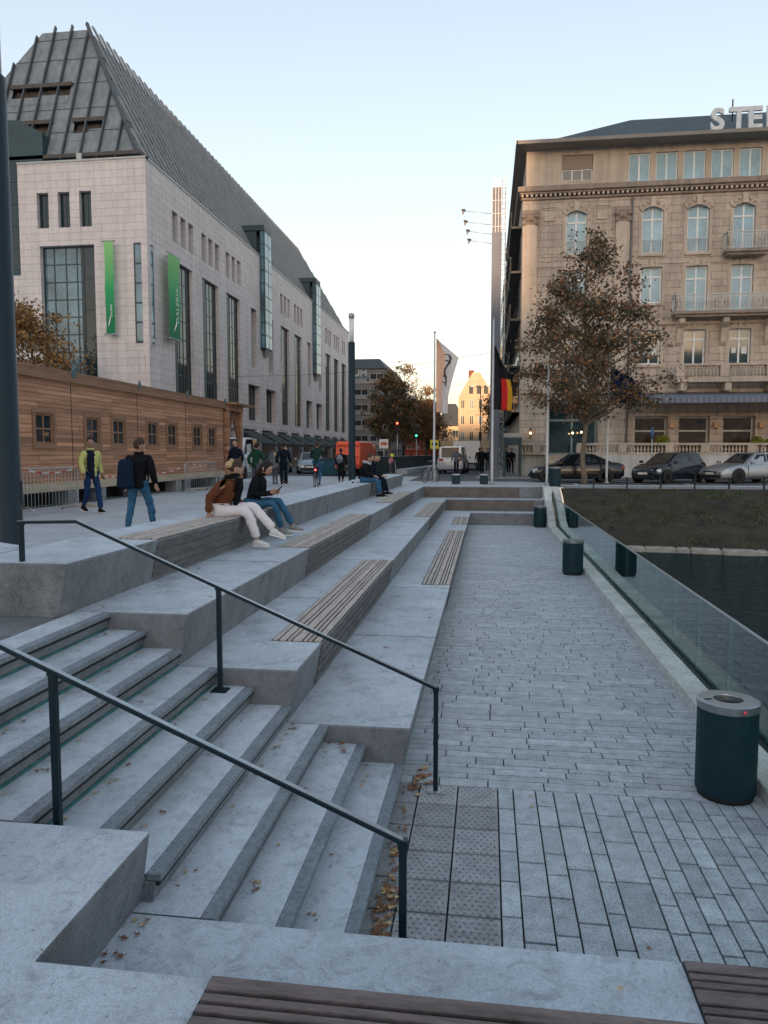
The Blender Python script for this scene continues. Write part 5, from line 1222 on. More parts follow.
# ------------------------------------------------------------------ hoarding, concrete base, low rails
hr=thing('dark_parapet','long dark green parapet around the underground stairs in front of the far traffic','parapet',(-6.4,60,PL))
mb=MB(); mb.hexa([(-7.9,49,PL),(-6.2,49,PL),(-4.3,78,PL),(-7.4,78,PL)],[(-7.9,49,2.6),(-6.2,49,2.6),(-4.3,78,2.6),(-7.4,78,2.6)]); mb.build('panel',M['bin'],hr)
mb=MB()
for i in range(9):
    t=i/8; mb.tube([(-6.12+1.9*t,49+29*t,2.6),(-6.12+1.9*t,49+29*t,3.0)],.03,6)
mb.tube([(-6.12,49,3.0),(-4.22,78,3.0)],.03,6); mb.build('guard_rail',M['rail_dark'],hr)
mb=MB(); mb.hexa([(-6.1,50,PL),(-5.3,50,PL),(-3.5,78,PL),(-4.2,78,PL)],[(-6.1,50,1.75),(-5.35,50,1.75),(-3.55,78,1.75),(-4.2,78,1.75)]); mb.build('concrete_base',M['concrete'],hr)
lr=thing('low_railing','low dark post and rail fence along the top of the grassy bank','railing',(8,31.4,PL))
x=4.3
while x<26:
    mb=MB(); mb.box(x-.03,x+.03,31.37,31.43,PL-.02,PL+.46); mb.build('post',M['rail_dark'],lr); x+=1.31
mb=MB(); mb.tube([(4.3,31.4,PL+.40),(26,31.4,PL+.40)],.011,6); mb.build('rail',M['rail_dark'],lr)
for (x,lb) in ((-1.42,'squat dark bollard box on the far plaza edge, below the silver van'),(.02-.16,'squat dark bollard box on the far plaza edge, next to the flagpole foot')):
    r=thing('bollard',lb,'bollard',(x,34.8,PL),group='squat bollards'); mb=MB(); mb.box(x-.19,x+.19,34.6,35,PL,PL+.40); mb.build('body',M['bin'],r,bevel=.03); mb=MB(); mb.box(x-.17,x+.17,34.62,34.98,PL+.402,PL+.46); mb.build('pale_top',M['concrete'],r,bevel=.01)
# street sign before the hotel
r=thing('street_sign','blue round street sign on a grey post seen from the side, behind the dark hatchback','sign',(8.25,39.6,PL))
mb=MB(); mb.tube([(8.25,39.6,PL),(8.25,39.6,4.15)],.035,8); mb.build('post',M['galv'],r); mb=MB(); mb.M=Matrix.Translation((8.25,39.55,3.85))@Matrix.Rotation(R(65),4,'Z')@Matrix.Rotation(R(90),4,'X'); mb.lathe([(.0001,-.01),(.28,-.01),(.28,.01),(.0001,.01)],(0,0,0),20); mb.build('disc',mk('blue_sign_face',(.02,.12,.35),.4),r)
# potted plants on the terrace
for (x,s,lb) in ((9.9,.42,'round yellow-green potted shrub on the hotel terrace, behind the street sign'),(15.0,.36,'yellow-green potted shrub on the hotel terrace, above the silver sedan'),(15.7,.3,'dark drooping potted shrub on the hotel terrace, right of the yellow-green one')):
    r=thing('potted_plant',lb,'plant',(x,44.75,2.75)); mb=MB(); mb.lathe([(.14,0),(.2,.34),(.22,.36),(.2,.37)],(0,0,0),14); mb.build('pot',M['concrete_face'],r,local=True)
    rn=random.Random(int(x*10)); mb=MB()
    for i in range(900):
        d=Vector((rn.gauss(0,1),rn.gauss(0,1),rn.gauss(0,1))).normalized()*s*rn.random()**.4*1.0; p=d+Vector((0,0,.45+s*.7)); n=Vector((rn.gauss(0,1),rn.gauss(0,1),rn.gauss(0,1))).normalized(); t=n.orthogonal().normalized()*.05; b_=n.cross(t)*.7; mb.add([tuple(p-t),tuple(p+b_),tuple(p+t),tuple(p-b_)],[(0,1,2,3)])
    mb.build('foliage',mk('yellow_green_leaf',(.22,.24,.03),.6,var=.3) if lb.startswith('round') else bpy.data.materials['yellow_green_leaf'] if 'yellow' in lb else lfA[1],r,local=True)
# overhead wires
for (a,c,lb) in (((-21,62,9.3),(1.9,50,9.6),'thin overhead wire crossing the sky between the department store and the tower, the upper one'),((-21,110,12),(.9,100,12.4),'thin overhead wire crossing low over the street end, the lower one')):
    mb=MB(); a=Vector(a);c=Vector(c); mb.tube([tuple(a.lerp(c,i/12)-Vector((0,0,.5*math.sin(math.pi*i/12)))) for i in range(13)],.012,5); tag(mb.build('overhead_wire',M['black']),lb,'wire',group='overhead wires')
# traffic lights and signs far off
def em(name,c,s): 
    m=bpy.data.materials.new(name); nt,N_,L_=nodes(m); N_['Principled BSDF'].inputs['Base Color'].default_value=(*c,1); N_['Principled BSDF'].inputs['Emission Color'].default_value=(*c,1); N_['Principled BSDF'].inputs['Emission Strength'].default_value=s; return m
er=em('red_signal',(1,.06,.02),2.5); eg=em('green_signal',(.05,.9,.45),.9)
for (x,y,zl,on,lb) in ((-7.15,60,4.9,er,'traffic light showing red before the far trees'),(-5.8,62,4.55,eg,'traffic light showing green before the far trees')):
    r=thing('traffic_light',lb,'traffic light',(x,y,PL),group='traffic lights'); mb=MB(); mb.tube([(x,y,PL),(x,y,zl+.2)],.05,8); mb.build('pole',M['galv'],r); mb=MB(); mb.box(x-.17,x+.17,y-.2,y-.06,zl-.5,zl+.5); hd=mb.build('signal_head',M['black'],r,bevel=.03)
    for k in range(3):
        mb=MB(); mb.M=Matrix.Translation((x,y-.21,zl+.3-.3*k))@Matrix.Rotation(R(90),4,'X'); mb.lathe([(.0001,0),(.075,0),(.075,-.01)],(0,0,0),12); lit=(k==0 and on is er) or (k==2 and on is eg); mb.build('lens',on if lit else M['black'],hd)
for (x,y,z,c,lb) in ((-7.15,52,3.5,(.6,.6,.6),'red and white road sign right of the lamp column, above the seated man'),(-3.9,56,3.5,(.6,.55,.05),'yellow and white direction sign behind the flag pole'),(-1.1,70,3.6,(.5,.55,.6),'pale blue road sign over the silver van')):
    r=thing('road_sign',lb,'sign',(x,y,PL)); mb=MB(); mb.tube([(x,y,PL),(x,y,z+.3)],.04,6); mb.build('post',M['galv'],r); mb=MB(); mb.box(x-.32,x+.32,y-.08,y-.05,z-.35,z+.3); mb.build('plate',mk('sign_plate',c,.5),r,bevel=.02); mb=MB(); mb.box(x-.22,x+.22,y-.09,y-.082,z-.12,z+.1); mb.build('plate_mark',tr if 'red' in lb else M['rail_dark'],r)
for (x,y,h,lb) in ((-.9,95,9.5,'thin double-armed street lamp before the yellow gabled house'),(-8.8,79,7.0,'thin grey street lamp among the far trees')):
    r=thing('street_lamp',lb,'street lamp',(x,y,PL)); mb=MB(); mb.tube([(x,y,PL),(x,y,PL+h)],[.09,.05],8); mb.tube([(x-1.0,y,PL+h+.1),(x,y,PL+h),(x+1.0,y,PL+h+.1)],.04,6); mb.build('pole',M['rail_dark'],r)
    for s in (-1,1): mb=MB(); mb.box(x+s*1.0-.3,x+s*1.0+.3,y-.12,y+.12,PL+h+.06,PL+h+.18); mb.build('lamp_head',M['galv'],r,bevel=.03)
# ------------------------------------------------------------------ vehicles (local: +x forward, origin on the ground)
tyre=mk('tyre_rubber',(.015,.015,.017),.8); rimm=mk('alloy_rim',(.4,.41,.42),.3,metal=.8); cg=pane_mat('car_window_glass',(.008,.012,.016),.05,.35); hl=mk('headlamp_glass',(.55,.58,.6),.1,spec=1); tl_=mk('red_tail_lamp',(.35,.01,.01),.2,spec=1); plate=mk('number_plate_white',(.7,.7,.66),.5)
def lerp_tab(tab,x):
    for a,c in zip(tab,tab[1:]):
        if a[0]<=x<=c[0]: 
            t=(x-a[0])/(c[0]-a[0]); return [p+(q-p)*t for p,q in zip(a[1:],c[1:])]
    return list(tab[-1][1:]) if x>tab[-1][0] else list(tab[0][1:])
def car(label,loc,rz,paint,L_=4.6,W=1.8,H=1.44,kind='sedan',group=None,plate_txt=None):
    r=thing('car',label,'car',loc,rz,group)
    h=L_/2; w=W/2; zb=.92*(H/1.44)*.98
    if kind=='sedan': belt=[(-h,.86,.80),(-h*.9,.96,.93),(-h*.55,.99,1),(0,.95,1),(h*.35,.93,1),(h*.6,.86,.98),(h*.88,.72,.92),(h,.55,.78)]; cab=(-h*.78,-h*.32,h*.10,h*.44)
    elif kind=='hatch': belt=[(-h,.9,.84),(-h*.93,.98,.95),(-h*.5,1.0,1),(0,.97,1),(h*.4,.95,1),(h*.66,.88,.97),(h*.9,.74,.9),(h,.55,.76)]; cab=(-h*.97,-h*.78,h*.08,h*.52)
    else: belt=[(-h,1.0,.95),(-h*.97,1.1,.99),(0,1.1,1),(h*.5,1.08,1),(h*.7,1.0,.98),(h*.92,.84,.93),(h,.6,.8)]; cab=(-h*.99,-h*.94,h*.28,h*.66)
    sc=H/1.44
    if kind=='van': sc=H/1.85
    xs=sorted(set([b[0] for b in belt]+[-h*.75,-h*.3,h*.2,h*.5,h*.78,h*.96,-h*.97]))
    mb=MB(); rings=[]
    for x in xs:
        z,ww=lerp_tab(belt,x); z*=sc; wy=w*ww; e=.18 if abs(x)<h*.97 else .30
        ring=[(x,-wy*.86,e),(x,-wy*.99,e+.1),(x,-wy,.5*sc),(x,-wy*.97,z*.86),(x,-wy*.9,z*.985),(x,-wy*.6,z+.02),(x,0,z+.035),(x,wy*.6,z+.02),(x,wy*.9,z*.985),(x,wy*.97,z*.86),(x,wy,.5*sc),(x,wy*.99,e+.1),(x,wy*.86,e)]
        rings.append(ring)
    n=13; vs=[p for g in rings for p in g]; fs=[]
    for i in range(len(rings)-1):
        for k in range(n): fs.append((i*n+k,(i+1)*n+k,(i+1)*n+(k+1)%n,i*n+(k+1)%n))
    fs.append(tuple(range(n))); fs.append(tuple(range((len(rings)-1)*n,len(rings)*n))[::-1])
    mb.add(vs,fs,True); body=mb.build('body',paint,r,local=True,smooth=True); 
    bv=body.modifiers.new('b','BEVEL'); bv.width=.02; bv.segments=2; bv.limit_method='ANGLE'; bv.angle_limit=R(40)
    # cabin
    xa,xb,xc,xd=cab; zt=H; za=lerp_tab(belt,xa)[0]*sc*.97; zd=lerp_tab(belt,xd)[0]*sc*.97; zmid=lerp_tab(belt,0)[0]*sc*.95
    wt=w*.72 if kind!='van' else w*.86; wb=w*.93
    P={}
    st=[(xa,za,wb*.93,za+.005,wb*.8),(xb,zmid,wb,zt-.03,wt*.95),((xb+xc)/2,zmid,wb,zt,wt),(xc,zmid,wb,zt-.035,wt*.97),(xd,zd,wb*.97,zd+.005,wb*.85)]
    mb=MB(); n=6; vs=[];fs=[]
    for (x,z0,w0,z1,w1) in st: vs+=[(x,-w0,z0),(x,-w1,z1-.02),(x,-w1*.8,z1+.015),(x,w1*.8,z1+.015),(x,w1,z1-.02),(x,w0,z0)]
    for i in range(4):
        for k in range(5): fs.append((i*n+k,(i+1)*n+k,(i+1)*n+k+1,i*n+k+1))
    mb.add(vs,fs,True); mb.build('cabin',paint,r,local=True,smooth=False)
    def pt(x,t,s,off=.008): # side glass point: fraction t of height
        for a,c in zip(st,st[1:]):
            if a[0]<=x<=c[0]:
                u=(x-a[0])/(c[0]-a[0]); z0,w0,z1,w1=[p+(q-p)*u for p,q in zip(a[1:],c[1:])]; return (x,s*(w0+(w1-w0)*t+off),z0+(z1-.02-z0)*t+.0)
    for s in (-1,1):
        m=(xb+xc)/2
        for (q0,q1,q2,q3) in ((xa+(xb-xa)*.35,xb+.02,m-.05,m-.05),(m+.02,m+.02,xc+.02,xd-(xd-xc)*.42)):
            g=MB(); tt=.93; g.poly([pt(q0,.22,s),pt(q3,.22,s),pt(min(q2,xc),tt,s),pt(max(q1,xb),tt,s)]) ; g.build('side_window',cg,r,local=True)
    def across(a,b,nm,lo,hi):
        (x0,z0,w0,z1,w1),(x1,y0_,v0,y1_,v1)=a,b
        g=MB(); d=Vector((x1-x0,0,y1_-z1)); nrm=Vector((-d.z,0,d.x)).normalized(); 
        if nrm.z<0: nrm=-nrm
        f=lambda u,s: (x0+(x1-x0)*u+nrm.x*.012, s*((w1*.86)*(1-u)+(v1*.80)*u), z1+.015+(y1_-z1)*u+nrm.z*.012)
        g.poly([f(lo,-1),f(hi,-1),f(hi,1),f(lo,1)]); g.build(nm,cg,r,local=True)
    across(st[4],st[3],'windscreen',.06,.94); across(st[0],st[1],'rear_window',.10,.92)
    wr=.32*(L_/4.6)**.5
    for x in (-h*.60,h*.63):
        for s in (-1,1):
            mb=MB(); mb.M=Matrix.Translation((x,s*(w-.10),wr))@Matrix.Rotation(R(90),4,'X'); mb.lathe([(wr*.6,-.105),(wr*.93,-.112),(wr,-.08),(wr,.08),(wr*.93,.112),(wr*.6,.105)],(0,0,0),24); 
            wh=mb.build('wheel',tyre,r,local=True); mb=MB(); mb.M=Matrix.Translation((x,s*(w-.10),wr))@Matrix.Rotation(R(90),4,'X')
            mb.lathe([(.0001,-.09),(wr*.18,-.09),(wr*.2,-.06)],(0,0,0),16); mb.lathe([(.0001,.09),(wr*.18,.09),(wr*.2,.06)],(0,0,0),16)
            mb.lathe([(wr*.56,-.10),(wr*.66,-.1),(wr*.66,.1),(wr*.56,.10)],(0,0,0),24)
            for k in range(7):
                a=k*2*math.pi/7; 
                for zz in (-.088,.088): mb.bar((0,0,zz),(wr*.6*math.cos(a),wr*.6*math.sin(a),zz),.055,.02)
            mb.build('rim',rimm,wh,local=True)
            mb=MB(); mb.M=Matrix.Translation((x,s*(w+.001),wr+.02))@Matrix.Rotation(R(90),4,'X'); mb.lathe([(wr+.015,-.004),(wr+.06,-.004),(wr+.06,.004),(wr+.015,.004)],(0,0,0),24); 
            mb.build('wheel_arch',M['black'],r,local=True)
    zf=lerp_tab(belt,h*.96)[0]*sc
    for s in (-1,1):
        mb=MB(); mb.hexa([(h*.90,s*w*.55,zf-.13),(h*.985,s*w*.52,zf-.13),(h*.93,s*w*.88,zf-.11),(h*.84,s*w*.93,zf-.09)][::s],[(h*.90,s*w*.55,zf-.0),(h*.99,s*w*.50,zf-.02),(h*.925,s*w*.87,zf+.04),(h*.84,s*w*.90,zf+.07)][::s]); mb.build('headlight',hl,r,local=True,bevel=.01)
        zr=lerp_tab(belt,-h*.97)[0]*sc; mb=MB(); mb.box(-h-.012,-h*.95,min(s*w*.5,s*w*.86),max(s*w*.5,s*w*.86),zr-.24,zr-.06); mb.build('taillight',tl_,r,local=True,bevel=.02)
        mb=MB(); mb.box(xd-.28,xd-.12,min(s*(w+.02),s*(w+.2)),max(s*(w+.02),s*(w+.2)),zmid+.0,zmid+.14); mb.build('side_mirror',paint,r,local=True,bevel=.03)
        mb=MB()
        for xx in ((xb+xc)/2+.0,xd-.1,xa+.35): mb.box(xx-.004,xx+.004,min(s*(w-.02),s*(w+.0035)),max(s*(w-.02),s*(w+.0035)),.3,zmid*.86)
        mb.box(xa+.4,xd-.1,min(s*(w-.02),s*(w+.003)),max(s*(w-.02),s*(w+.003)),.30,.33); mb.build('door_seam',M['black'],r,local=True)
    mb=MB(); mb.box(h-.02,h+.012,-w*.42,w*.42,zf-.16,zf-.03); g=mb.build('grille',M['black'],r,local=True,bevel=.01)
    mb=MB(); 
    for s in (-1,1): mb.box(h+.012,h+.02,min(s*.03,s*w*.36),max(s*.03,s*w*.36),zf-.14,zf-.125); mb.box(h+.012,h+.02,min(s*.03,s*w*.36),max(s*.03,s*w*.36),zf-.06,zf-.05)
    mb.build('grille_trim',rimm,g,local=True)
    mb=MB(); mb.box(h-.05,h+.014,-w*.72,w*.72,.26,.40); mb.build('lower_intake',M['black'],r,local=True,bevel=.01)
    for s,x in ((1,h+.018),(-1,-h-.006)): mb=MB(); mb.box(x-.008,x+.008,-.26,.26,.42 if s>0 else .62,.52 if s>0 else .73); mb.build('number_plate',plate,r,local=True)
    return r
cp=lambda n,c,m=.3,r_=.28: mk(n,c,r_,metal=m,var=.02,spec=.6)
RD=PL-.008
car('black saloon car parked behind the plane tree trunk, its tail lamp to the right',(4.3,38.0,RD),R(180),cp('black_car_paint',(.004,.006,.010),0,.15),4.45,1.8,1.42,'sedan','parked cars before the hotel')
car('dark blue hatchback parked before the hotel, seen from its front left',(8.75,38.1,RD),R(222),cp('dark_blue_car_paint',(.006,.011,.022),0,.15),3.95,1.7,1.46,'hatch','parked cars before the hotel')
car('silver saloon car parked at the right edge, kidney-shaped grille to the left',(12.6,38.6,RD),R(208),cp('silver_car_paint',(.36,.38,.41),.6),4.8,1.85,1.45,'sedan','parked cars before the hotel')
car('silver grey estate car facing us under the green awnings of the department store',(-12.3,51.6,RD),R(-78),cp('grey_blue_car_paint',(.28,.32,.38),.5),4.4,1.78,1.45,'hatch')
car('dark car half hidden between the woman in grey and the silver grey estate car',(-14.9,52.4,RD),R(-80),cp('dark_green_car_paint',(.012,.02,.022)),4.4,1.78,1.5,'hatch')
car('white van behind the walking man in navy, at the end of the timber frame',(-14.3,41.5,RD),R(-85),cp('white_van_paint',(.5,.52,.54),.0,.4),4.8,1.9,2.3,'van')
car('silver van seen from behind in the street beyond the flagpole',(-2.35,53.2,RD),R(86),cp('silver_van_paint',(.45,.47,.5),.2),4.4,1.8,1.85,'van')
# box truck behind it
r=thing('truck','white box lorry ahead of the silver van in the street','truck',(-1.5,62,RD))
mb=MB(); mb.box(-2.7,-.55,60,66,RD+.6,3.75); mb.build('cargo_box',M['white_paint'],r,bevel=.05); mb=MB(); mb.box(-2.6,-.65,66.05,67.8,RD+.4,3.2); mb.build('cab',M['white_paint'],r,bevel=.1)
for y in (61.2,66.9):
    for x in (-2.5,-.75): mb=MB(); mb.M=Matrix.Translation((x,y,RD+.42))@Matrix.Rotation(R(90),4,'Y'); mb.lathe([(.2,-.13),(.42,-.12),(.42,.12),(.2,.13)],(0,0,0),18); mb.build('wheel',tyre,r)
# orange refuse lorry
org=cp('orange_lorry_paint',(.66,.075,.02),0,.45); r=thing('refuse_lorry','orange refuse lorry seen from behind, half hidden by the dark lamp column','truck',(-8.27,44,RD))
mb=MB(); mb.hexa([(-8.95,43.9,RD+.55),(-7.55,43.9,RD+.55),(-7.55,49.5,RD+.55),(-8.95,49.5,RD+.55)],[(-8.95,44.3,3.55),(-7.55,44.3,3.55),(-7.55,49.5,3.55),(-8.95,49.5,3.55)]); b1=mb.build('hopper_body',org,r,bevel=.06)
mb=MB()
for x in (-8.95,-8.51,-7.95,-7.59): mb.hexa([(x,43.80,RD+.5),(x+.09,43.80,RD+.5),(x+.09,43.95,RD+.5),(x,43.95,RD+.5)],[(x,44.2,3.4),(x+.09,44.2,3.4),(x+.09,44.35,3.4),(x,44.35,3.4)])
for z in (2.0,2.6,3.3): mb.box(-8.95,-7.55,43.80+(z-1.9)*.19,43.9+(z-1.9)*.19+.05,z,z+.1)
mb.build('rib',org,b1,bevel=.01)
mb=MB(); mb.box(-8.83,-7.71,43.70,43.82,RD+.35,RD+1.0); mb.build('loading_shelf',M['black'],r,bevel=.02)
mb=MB(); mb.prism([(-8.45,43.72,2.0),(-7.99,43.72,2.0),(-7.99,43.9,2.75),(-8.45,43.9,2.75)],(0,.05,0)); mb.build('dark_hatch',M['black'],r)
for x in (-8.92,-7.64): mb=MB(); mb.box(x,x+.12,43.76,43.84,RD+.5,RD+.75); mb.build('taillight',tl_,r)
mb=MB(); mb.box(-8.89,-7.61,49.6,51.4,RD+.5,3.4); mb.build('cab',org,r,bevel=.1)
for y in (45.6,50.5):
    for x in (-8.86,-7.67): mb=MB(); mb.M=Matrix.Translation((x,y,RD+.48))@Matrix.Rotation(R(90),4,'Y'); mb.lathe([(.2,-.15),(.48,-.14),(.48,.14),(.2,.15)],(0,0,0),18); mb.build('wheel',tyre,r)
# far orange works vehicle and a blue skip
r=thing('works_vehicle','low orange works vehicle behind the dark parapet under the far trees','vehicle',(-7.2,92,PL))
mb=MB(); mb.box(-10.0,-5.6,92,94,2.3,3.3); mb.build('bed',org,r,bevel=.08); mb=MB(); mb.box(-7.5,-5.8,92,94,3.31,4.4); mb.build('cab',G_teal,r,bevel=.1)
for x in (-9.4,-6.3): mb=MB(); mb.M=Matrix.Translation((x,91.9,1.9))@Matrix.Rotation(R(90),4,'X'); mb.lathe([(.2,-.13),(.45,-.12),(.45,.12),(.2,.13)],(0,0,0),18); mb.build('wheel',tyre,r)
r=thing('skip','blue steel container standing left of the orange lorry','container',(-9.9,47,PL)); mb=MB(); mb.hexa([(-10.35,46.4,PL),(-9.25,46.4,PL),(-9.25,48,PL),(-10.35,48,PL)],[(-10.45,46.2,2.45),(-9.15,46.2,2.45),(-9.15,48.2,2.45),(-10.45,48.2,2.45)]); mb.build('tub',mk('blue_container_paint',(.015,.09,.14),.5,var=.2),r,bevel=.02)
mb=MB(); mb.box(-10.5,-9.1,46.15,46.24,2.452,2.52); mb.build('rim',M['rail_dark'],r)

# ------------------------------------------------------------------ bicycles
def bicycle(label,loc,rz,col,kids=1.0):
    r=thing('bicycle',label,'bicycle',loc,rz); 
    for x in (-.52,.52):
        mb=MB(); mb.tube([(x+.33*math.cos(t*math.pi/12),0,.34+.33*math.sin(t*math.pi/12)) for t in range(25)],.018,6,False); w_=mb.build('wheel',tyre,r,local=True)
        mb=MB()
        for k in range(12): a=k*math.pi/6; mb.tube([(x,0,.34),(x+.32*math.cos(a),0,.34+.32*math.sin(a))],.003,3,False)
        mb.ball((x,0,.34),.03); mb.build('spokes',M['galv'],w_,local=True)
    mb=MB()
    for a,c in (((-.52,0,.34),(-.08,0,.3)),((-.08,0,.3),(-.2,0,.82)),((-.08,0,.3),(.36,0,.74)),((-.18,0,.72),(.34,0,.84)),((-.52,0,.34),(-.19,0,.76)),((.36,0,.86),(.38,0,.7)),((.38,0,.7),(.52,0,.34)),((.36,0,.86),(.34,0,1.0))): mb.tube([a,c],.016,6)
    mb.build('frame',col,r,local=True)
    mb=MB(); mb.tube([(.22,-.28,1.02),(.34,-.12,1.02),(.34,.12,1.02),(.22,.28,1.02)],.014,6); mb.build('handlebar',M['galv'],r,local=True)
    mb=MB(); mb.prism([(-.34,-.07,.86),(-.34,.07,.86),(-.05,.02,.86),(-.05,-.02,.86)],(0,0,.05)); mb.build('saddle',M['black'],r,local=True,bevel=.02)
    mb=MB(); mb.tube([(-.08,-.1,.16),(-.08,-.1,.3),(-.08,.1,.3),(-.08,.1,.44)],.012,6); mb.tube([(-.08+.08*math.cos(t*math.pi/6),-.05,.3+.08*math.sin(t*math.pi/6)) for t in range(13)],.01,5,False); mb.build('crank',M['galv'],r,local=True)
    return r
bicycle('parked bicycle leaning at the foot of the flagpole with the pale banner',(-2.72,36.45,PL),R(62),M['galv'])
# ------------------------------------------------------------------ people
def skin(name,verts,rad,edges,mats,parent,sub=None,root=0,matfn=None,extra=None,smooth=True):
    me=bpy.data.meshes.new('sk'); me.from_pydata([tuple(v) for v in verts],edges,[]); o=bpy.data.objects.new('sk',me); C.objects.link(o)
    fold=name in ('jacket','trousers'); sub=sub if sub is not None else (2 if fold else 1)
    m=o.modifiers.new('s','SKIN'); m.use_smooth_shade=True; m.branch_smoothing=.6
    sv=me.skin_vertices[0].data
    for i,r_ in enumerate(rad): sv[i].radius=(r_,r_) if not hasattr(r_,'__len__') else r_; sv[i].use_root=(i==root)
    if sub: s=o.modifiers.new('u','SUBSURF'); s.levels=sub; s.render_levels=sub
    bpy.context.view_layer.update(); ev=o.evaluated_get(bpy.context.evaluated_depsgraph_get()); me2=bpy.data.meshes.new_from_object(ev)
    bpy.data.objects.remove(o); bpy.data.meshes.remove(me)
    mb=MB(); mb.v=[tuple(v.co) for v in me2.vertices]; mb.f=[list(p.vertices) for p in me2.polygons]; mb.m=[0]*len(mb.f); mb.sm=[True]*len(mb.f)
    if matfn:
        for i,p in enumerate(me2.polygons): mb.m[i]=matfn(p.center)
    if fold:
        for i,v in enumerate(me2.vertices):
            p=v.co; a=noise.noise(Vector((p.x*7,p.y*7,p.z*16)))*.016+noise.noise(Vector((p.x*19,p.y*19,p.z*34)))*.007; mb.v[i]=tuple(p+v.normal*a)
    bpy.data.meshes.remove(me2)
    if extra: extra(mb)
    return mb.build(name,mats,parent)
def V(*a): return Vector(a)
SKN=mk('skin',(.42,.25,.18),.55,var=.05); SKD=mk('tanned_skin',(.30,.17,.12),.55,var=.05); EYE=mk('eye_dark',(.02,.015,.012),.2); LIP=mk('lips',(.35,.12,.10),.5)
def head_pts(c,f,s,fn,nu=26,nv=20,grow=1.0):
    f=Vector(f).normalized(); u=V(0,0,1); sd=f.cross(u).normalized(); u=sd.cross(f).normalized()
    vs=[]
    for j in range(nv+1):
        ph=-math.pi/2+math.pi*j/nv
        for i in range(nu):
            th=2*math.pi*i/nu; n=V(math.cos(ph)*math.sin(th),math.cos(ph)*math.cos(th),math.sin(ph))
            p=fn(n)*grow; vs.append(c+(sd*p.x+f*p.y+u*p.z)*s)
    fs=[]
    for j in range(nv):
        for i in range(nu): fs.append((j*nu+i,j*nu+(i+1)%nu,(j+1)*nu+(i+1)%nu,(j+1)*nu+i))
    return vs,fs,(sd,f,u)
def hf(n):
    x=.076*n.x; y=.096*n.y; z=.118*n.z
    if n.z<0: x*=1+.38*n.z; y*=1+(.12 if n.y>0 else .35)*n.z; z*=1.05
    if n.y>0:
        y+=.026*math.exp(-((n.x/.13)**2+((n.z+.14)/.17)**2))-.010*math.exp(-(((abs(n.x)-.36)/.16)**2+((n.z-.06)/.12)**2))+.006*math.exp(-((n.x/.25)**2+((n.z+.42)/.1)**2))+.008*math.exp(-((n.x/.3)**2+((n.z+.78)/.15)**2))
    return V(x,y,z)
def add_head(mb,c,f,s):
    vs,fs,(sd,ff,u)=head_pts(c,f,s,hf); mb.mi=0; mb.add([tuple(v) for v in vs],fs,True)
    for q in (-1,1):
        mb.mi=0; mb.ball(tuple(c+(sd*q*.076+ff*(-.005)+u*(-.01))*s),.028*s,8,6,.55,1,1.15)
        mb.mi=1; mb.ball(tuple(c+(sd*q*.029+ff*.081+u*.008)*s),.0115*s,8,6)
    mb.mi=2; mb.tube([tuple(c+(sd*-.022+ff*.086-u*.052)*s),tuple(c+(ff*.094-u*.050)*s),tuple(c+(sd*.022+ff*.086-u*.052)*s)],.005*s,6); mb.mi=0
def add_hand(mb,w,d,side,s,curl=.5,n=None):
    """palm, four unequal bent fingers and a thumb; d = direction of the hand, n = palm normal"""
    d=Vector(d).normalized(); n=Vector(n).normalized() if n else V(0,0,-1); 
    if abs(n.dot(d))>.9: n=V(0,1,0)
    b=d.cross(n).normalized()*side; n=(b.cross(d)*side).normalized()
    mb.mi=0
    a=w; e=w+d*.085*s
    hw=.040*s; ht=.013*s
    mb.hexa([tuple(a-b*hw*.6-n*ht),tuple(a+b*hw*.6-n*ht),tuple(e+b*hw-n*ht),tuple(e-b*hw-n*ht)],[tuple(a-b*hw*.6+n*ht),tuple(a+b*hw*.6+n*ht),tuple(e+b*hw+n*ht),tuple(e-b*hw+n*ht)])
    for k,l in enumerate((.066,.076,.072,.056)):
        o=e+b*(-.75+.5*k)*hw*1.0-d*.012*s; c1=o+(d*math.cos(curl*.5)+n*math.sin(curl*.5))*l*.5*s; c2=c1+(d*math.cos(curl*1.3)+n*math.sin(curl*1.3))*l*.35*s; c3=c2+(d*math.cos(curl*2)+n*math.sin(curl*2))*l*.28*s
        mb.tube([tuple(o),tuple(c1),tuple(c2),tuple(c3)],[.0095*s,.009*s,.0082*s,.006*s],6)
    o=a+d*.02*s-b*hw*.7; mb.tube([tuple(o),tuple(o-b*.028*s+d*.03*s+n*.01*s),tuple(o-b*.034*s+d*.06*s+n*.022*s)],[.012*s,.0105*s,.008*s],6)
